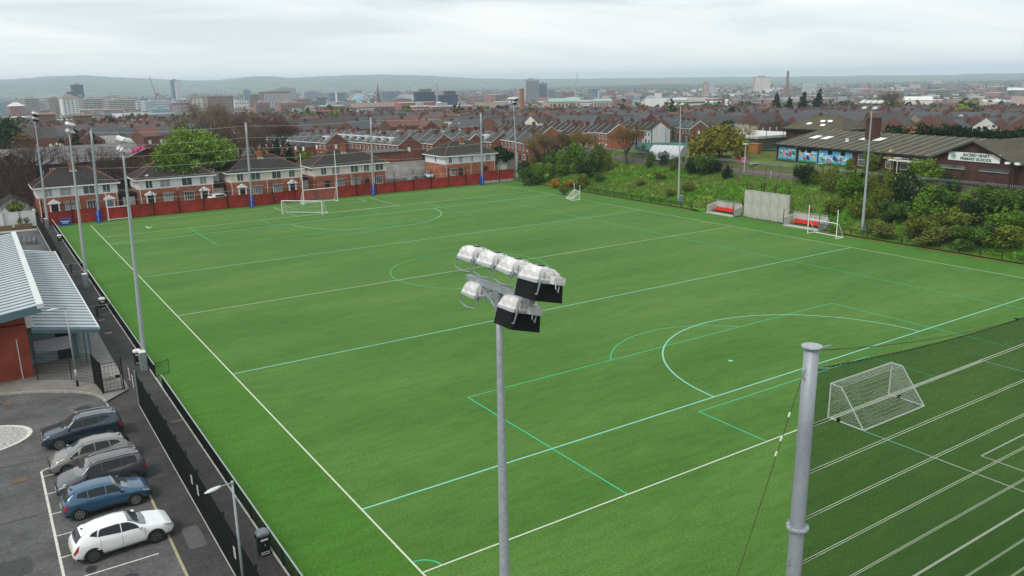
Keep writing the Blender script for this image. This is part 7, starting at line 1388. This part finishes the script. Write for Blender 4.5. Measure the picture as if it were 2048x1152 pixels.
city(1178, 1206, 178, 203, 'blue glass office with stepped top in the centre', 'bluegrey', 'bands', 'glass', D=1900); city(1196, 1212, 181, 204, 'pale concrete block beside the blue office', 'pale', 'vert', 'shade', D=1850); city(1213, 1230, 181, 202, 'red brick tower block right of the pale one', 'red', 'grid', D=1800, cols=4); city(1124, 1148, 185, 203, 'reddish block behind the green roofed sheds', 'red', 'bands', D=1900); city(1248, 1280, 188, 204, 'pink brown block with a pale roof', 'pink', 'grid', D=1900)
city(1095, 1160, 203, 214, 'long market shed with a pale green roof, left of two', 'pink', 'grid', D=1050, floors=2, cols=8, roof='gable', top='green', depth=.3); city(1185, 1223, 202, 212, 'market shed with a pale green roof, right of two', 'pink', 'grid', D=1080, floors=2, cols=6, roof='gable', top='green', depth=.35); city(1222, 1265, 199, 212, 'long low red brick warehouse', 'red', 'grid', D=1150, floors=2, cols=9); city(1264, 1280, 198, 214, 'blue and white grid fronted block', 'lightglass', 'grid', 'white', D=1100, cols=4, floors=4)
city(1292, 1312, 194, 206, 'white grid fronted block with a tall stair', 'white', 'grid', D=1500, cols=5, floors=4); city(1309, 1323, 187, 206, 'white stair tower beside the white block', 'white', 'plain', D=1510, roof='flat'); city(1282, 1318, 206, 217, 'low white and grey office by the dark roofs', 'white', 'bands', D=900, floors=2); city(1325, 1350, 203, 214, 'pale low shed right of the white office', 'pale', 'plain', D=1000, roof='gable', top='pale'); city(1380, 1440, 205, 215, 'long grey shed with a curved pale roof', 'grey', 'vert', 'dark', D=950, roof='curve', cols=10, depth=.3); city(1420, 1455, 201, 210, 'white curved roof shed beyond the striped tower', 'white', 'plain', D=1100, roof='curve', depth=.5)
city(1403, 1417, 168, 210, 'slim tower block with red brown and white bands', 'red', 'bands', 'white', D=1200, floors=13, depth=.9); city(1418, 1427, 166, 195, 'pale slab tower behind the banded tower', 'pale', 'vert', 'grey', D=2200, cols=2); city(1423, 1434, 178, 195, 'white lower block beside the pale slab tower', 'white', 'bands', D=2100)
city(1505, 1538, 154, 188, 'tall pale pink hospital tower with vertical strips', 'pink', 'vert', 'white', cols=6, D=2300); city(1494, 1508, 180, 190, 'low white wing left of the hospital tower', 'white', 'bands', D=2300, floors=3)
t = thing('stack_chimney', 'very tall slim grey chimney on the right skyline', 'chimney', at(1572, 208, 1300)); t.location[2] = T(*t.location[:2]); H = at(1573, 142, 1300)[2] - t.location[2]; MB().bar((0, 0, -3), (0, 0, H), 3.6, 1.6, 10).build('stack', CM['brown'], t); MB().bar((0, 0, H - 1), (0, 0, H + .3), 1.9, n=10).build('crown_ring', CM['grey'], t)
spire(1567.5, 170, 208, 5.5, 1280, 'small grey church spire just left of the tall chimney', 'brown'); city(1605, 1629, 168, 192, 'grey white residential tower right of the tall chimney', 'pale', 'vert', 'grey', D=2200, cols=5)
city(1700, 1735, 178, 190, 'pale offices far right of the chimney', 'pale', 'bands', D=2300, floors=3); city(1785, 1820, 176, 186, 'long white shed far on the right', 'white', 'plain', D=2500, depth=.4); city(1845, 1880, 192, 204, 'red and white industrial building on the right', 'red', 'bands', 'white', D=1600, floors=2, top='white'); city(1808, 1860, 200, 212, 'white sheds with pale roofs right of the poplars', 'white', 'plain', D=1100, roof='gable', top='white', depth=.4); city(1936, 1965, 194, 210, 'white and pink blank walled building on the right', 'pink', 'plain', D=1400, top='white'); city(1962, 2000, 203, 212, 'cream curved shed on the right', 'beige', 'plain', D=1150, roof='curve', top='pale'); city(1975, 2012, 188, 200, 'red brick block below the stadium', 'red', 'grid', D=1800)
city(1954, 1990, 179, 193, 'white sloping stadium stand, left', 'white', 'plain', D=2100, roof='curve', top='white', depth=.6); city(1996, 2048, 180, 194, 'white stadium stand with a dark front, right', 'bluegrey', 'vert', 'white', D=2150, roof='curve', top='white', cols=8, depth=.5); city(1870, 1945, 216, 224, 'long white industrial roof beyond the dark housing', 'white', 'plain', D=640, depth=.3, roof='flat'); city(1775, 1840, 213, 222, 'long pale industrial roof right of the school hall', 'pale', 'plain', D=660, depth=.3, roof='flat'); city(240, 300, 243, 250, 'long white flat roof among the terraces on the left', 'white', 'plain', D=420, depth=.3, roof='flat'); city(72, 112, 229, 262, 'brown tiled gabled hall among the terraces on the far left', 'brown', 'plain', D=420, depth=.3, roof='gable', top='brown'); city(150, 185, 231, 262, 'second brown tiled hall right of the first on the far left', 'brown', 'plain', D=400, depth=.3, roof='gable', top='brown'); city(1220, 1300, 238, 248, 'white flat roof among the brick gables', 'white', 'plain', D=330, depth=.2, roof='flat')
for px, yt, D, l in ((372, 226, 500, 'white flag pole left'), (0, 0, 0, '')): pass
# everything farther than one can pick apart
def spread(n, name, mats, fn, D0, D1, seed, kind='stuff'):
    rs = np.random.RandomState(seed); q = MB()
    for i in range(n):
        px = rs.uniform(-420, 2470); D = D0 * (D1 / D0) ** (rs.uniform(0, 1) ** .9); p = at(px, 300, D); fn(q, rs, p[0], p[1], T(p[0], p[1]), D)
    return q.build(name, mats, kind=kind)
def farhouse(q, rs, x, y, z, D):
    L, w, h = rs.uniform(9, 34), rs.uniform(7, 9.5), rs.uniform(4.6, 6); rz = rs.choice((.2, .35, -.1, 1.7, 1.85)) + rs.normal() * .12; ca, sa = math.cos(rz), math.sin(rz)
    def P_(a, b_, c): return (x + a * ca - b_ * sa, y + a * sa + b_ * ca, z + c)
    a, b_, r = L / 2, w / 2, h + w * .36; wm = rs.choice((0, 0, 0, 1, 2), p=(.3, .25, .2, .13, .12)); rm = rs.choice((3, 4, 5), p=(.5, .35, .15))
    V = [P_(-a, -b_, -3), P_(a, -b_, -3), P_(a, b_, -3), P_(-a, b_, -3), P_(-a, -b_, h), P_(a, -b_, h), P_(a, b_, h), P_(-a, b_, h), P_(-a, 0, r), P_(a, 0, r)]
    q.mat(int(wm)).add(V, [(0, 1, 5, 4), (2, 3, 7, 6), (1, 2, 6, 9, 5), (3, 0, 4, 8, 7)]); q.mat(int(rm)).add(V, [(4, 5, 9, 8), (6, 7, 8, 9)])
    if D < 1500:
        for k in range(max(1, int(L / 14))): c = -a + L * (k + .5) / max(1, int(L / 14)); q.mat(6).add([P_(c + i * .55, j * .4, zz) for zz in (r - .6, r + .9) for i, j in ((-1, -1), (1, -1), (1, 1), (-1, 1))], [(0, 1, 5, 4), (1, 2, 6, 5), (2, 3, 7, 6), (3, 0, 4, 7), (4, 5, 6, 7)])
        for sg_ in (-1, 1):
            for k in range(int(L / 4)): c = -a + 4 * k + 2; q.mat(7).add([P_(c - .5, sg_ * (b_ + .06), 3), P_(c + .5, sg_ * (b_ + .06), 3), P_(c + .5, sg_ * (b_ + .06), 4.2), P_(c - .5, sg_ * (b_ + .06), 4.2)], [(0, 1, 2, 3)])
HM = [bmat('house_brick', (.13, .06, .045)), bmat('house_render', (.60, .58, .53)), bmat('house_buff', (.30, .22, .17)), bmat('house_slate', (.075, .078, .085)), bmat('house_tile', (.06, .052, .05)), bmat('house_redtile', (.15, .07, .055)), bmat('house_stack', (.12, .05, .04)), CM['white']]
spread(2600, 'distant_houses', HM, farhouse, 300, 1300, 1); spread(2600, 'distant_suburbs', HM, farhouse, 1300, 4200, 2)
def farblock(q, rs, x, y, z, D):
    w, d, h = rs.uniform(14, 60), rs.uniform(12, 34), rs.choice((5, 7, 9, 13, 18), p=(.34, .3, .2, .11, .05)); rz = rs.uniform(-.4, .6); ca, sa = math.cos(rz), math.sin(rz); V = [(x + a * ca - b_ * sa, y + a * sa + b_ * ca, z + c) for c in (-3, h) for a, b_ in ((-w / 2, -d / 2), (w / 2, -d / 2), (w / 2, d / 2), (-w / 2, d / 2))]
    q.mat(int(rs.randint(0, 6))).add(V, [(0, 1, 5, 4), (1, 2, 6, 5), (2, 3, 7, 6), (3, 0, 4, 7)]); q.mat(int(rs.choice((6, 7, 8)))).add(V, [(4, 5, 6, 7)])
    for k in range(int(h / 4)):
        zz = z + 1.4 + k * 3.8; V2 = [(x + a * ca - b_ * sa, y + a * sa + b_ * ca, c) for c in (zz, zz + 1.5) for a, b_ in ((-w / 2 - .05, -d / 2 - .1), (w / 2 + .05, -d / 2 - .1))]; q.mat(9).add(V2, [(0, 1, 3, 2)])
spread(620, 'distant_city', [CM[k] for k in ('red', 'brown', 'white', 'grey', 'brick', 'pink', 'roofd', 'pale', 'steel', 'shade')], farblock, 800, 3600, 3)
def fartree(q, rs, x, y, z, D):
    q.mat(int(rs.choice((0, 1, 2, 3), p=(.36, .28, .2, .16)))); h, w = rs.uniform(6, 13), rs.uniform(3, 7); leafcloud(q, [(x, y, z + h * .55, w * .6, w * .6, h * .42), (x + w * .4, y, z + h * .45, w * .4, w * .4, h * .3)], 34 if D < 900 else 18, .9 + D / 1500, rs)
rs_ = None
spread(900, 'distant_trees', [LEAF['dark'], LEAF['mid'], LEAF['brown'], LEAF['olive']], fartree, 330, 1500, 4); spread(2600, 'distant_woods', [LEAF['dark'], LEAF['mid'], LEAF['brown'], LEAF['conifer']], fartree, 1500, 4600, 5)

# ================================================================== AIR
hz = MB().bx(-11500, 15500, -9000, 15500, -32, 118).build('haze', None, kind='stuff'); hz.data.materials.clear()
hm = bpy.data.materials.new('haze'); hm.use_nodes = True; n_ = hm.node_tree.nodes; n_.clear(); ho = n_.new('ShaderNodeOutputMaterial'); hv = n_.new('ShaderNodeVolumePrincipled')
hv.inputs['Color'].default_value = (.76, .915, 1.0, 1); hv.inputs['Density'].default_value = .00016; hv.inputs['Anisotropy'].default_value = 0.0
hm.node_tree.links.new(hv.outputs[0], ho.inputs['Volume']); hz.data.materials.append(hm)
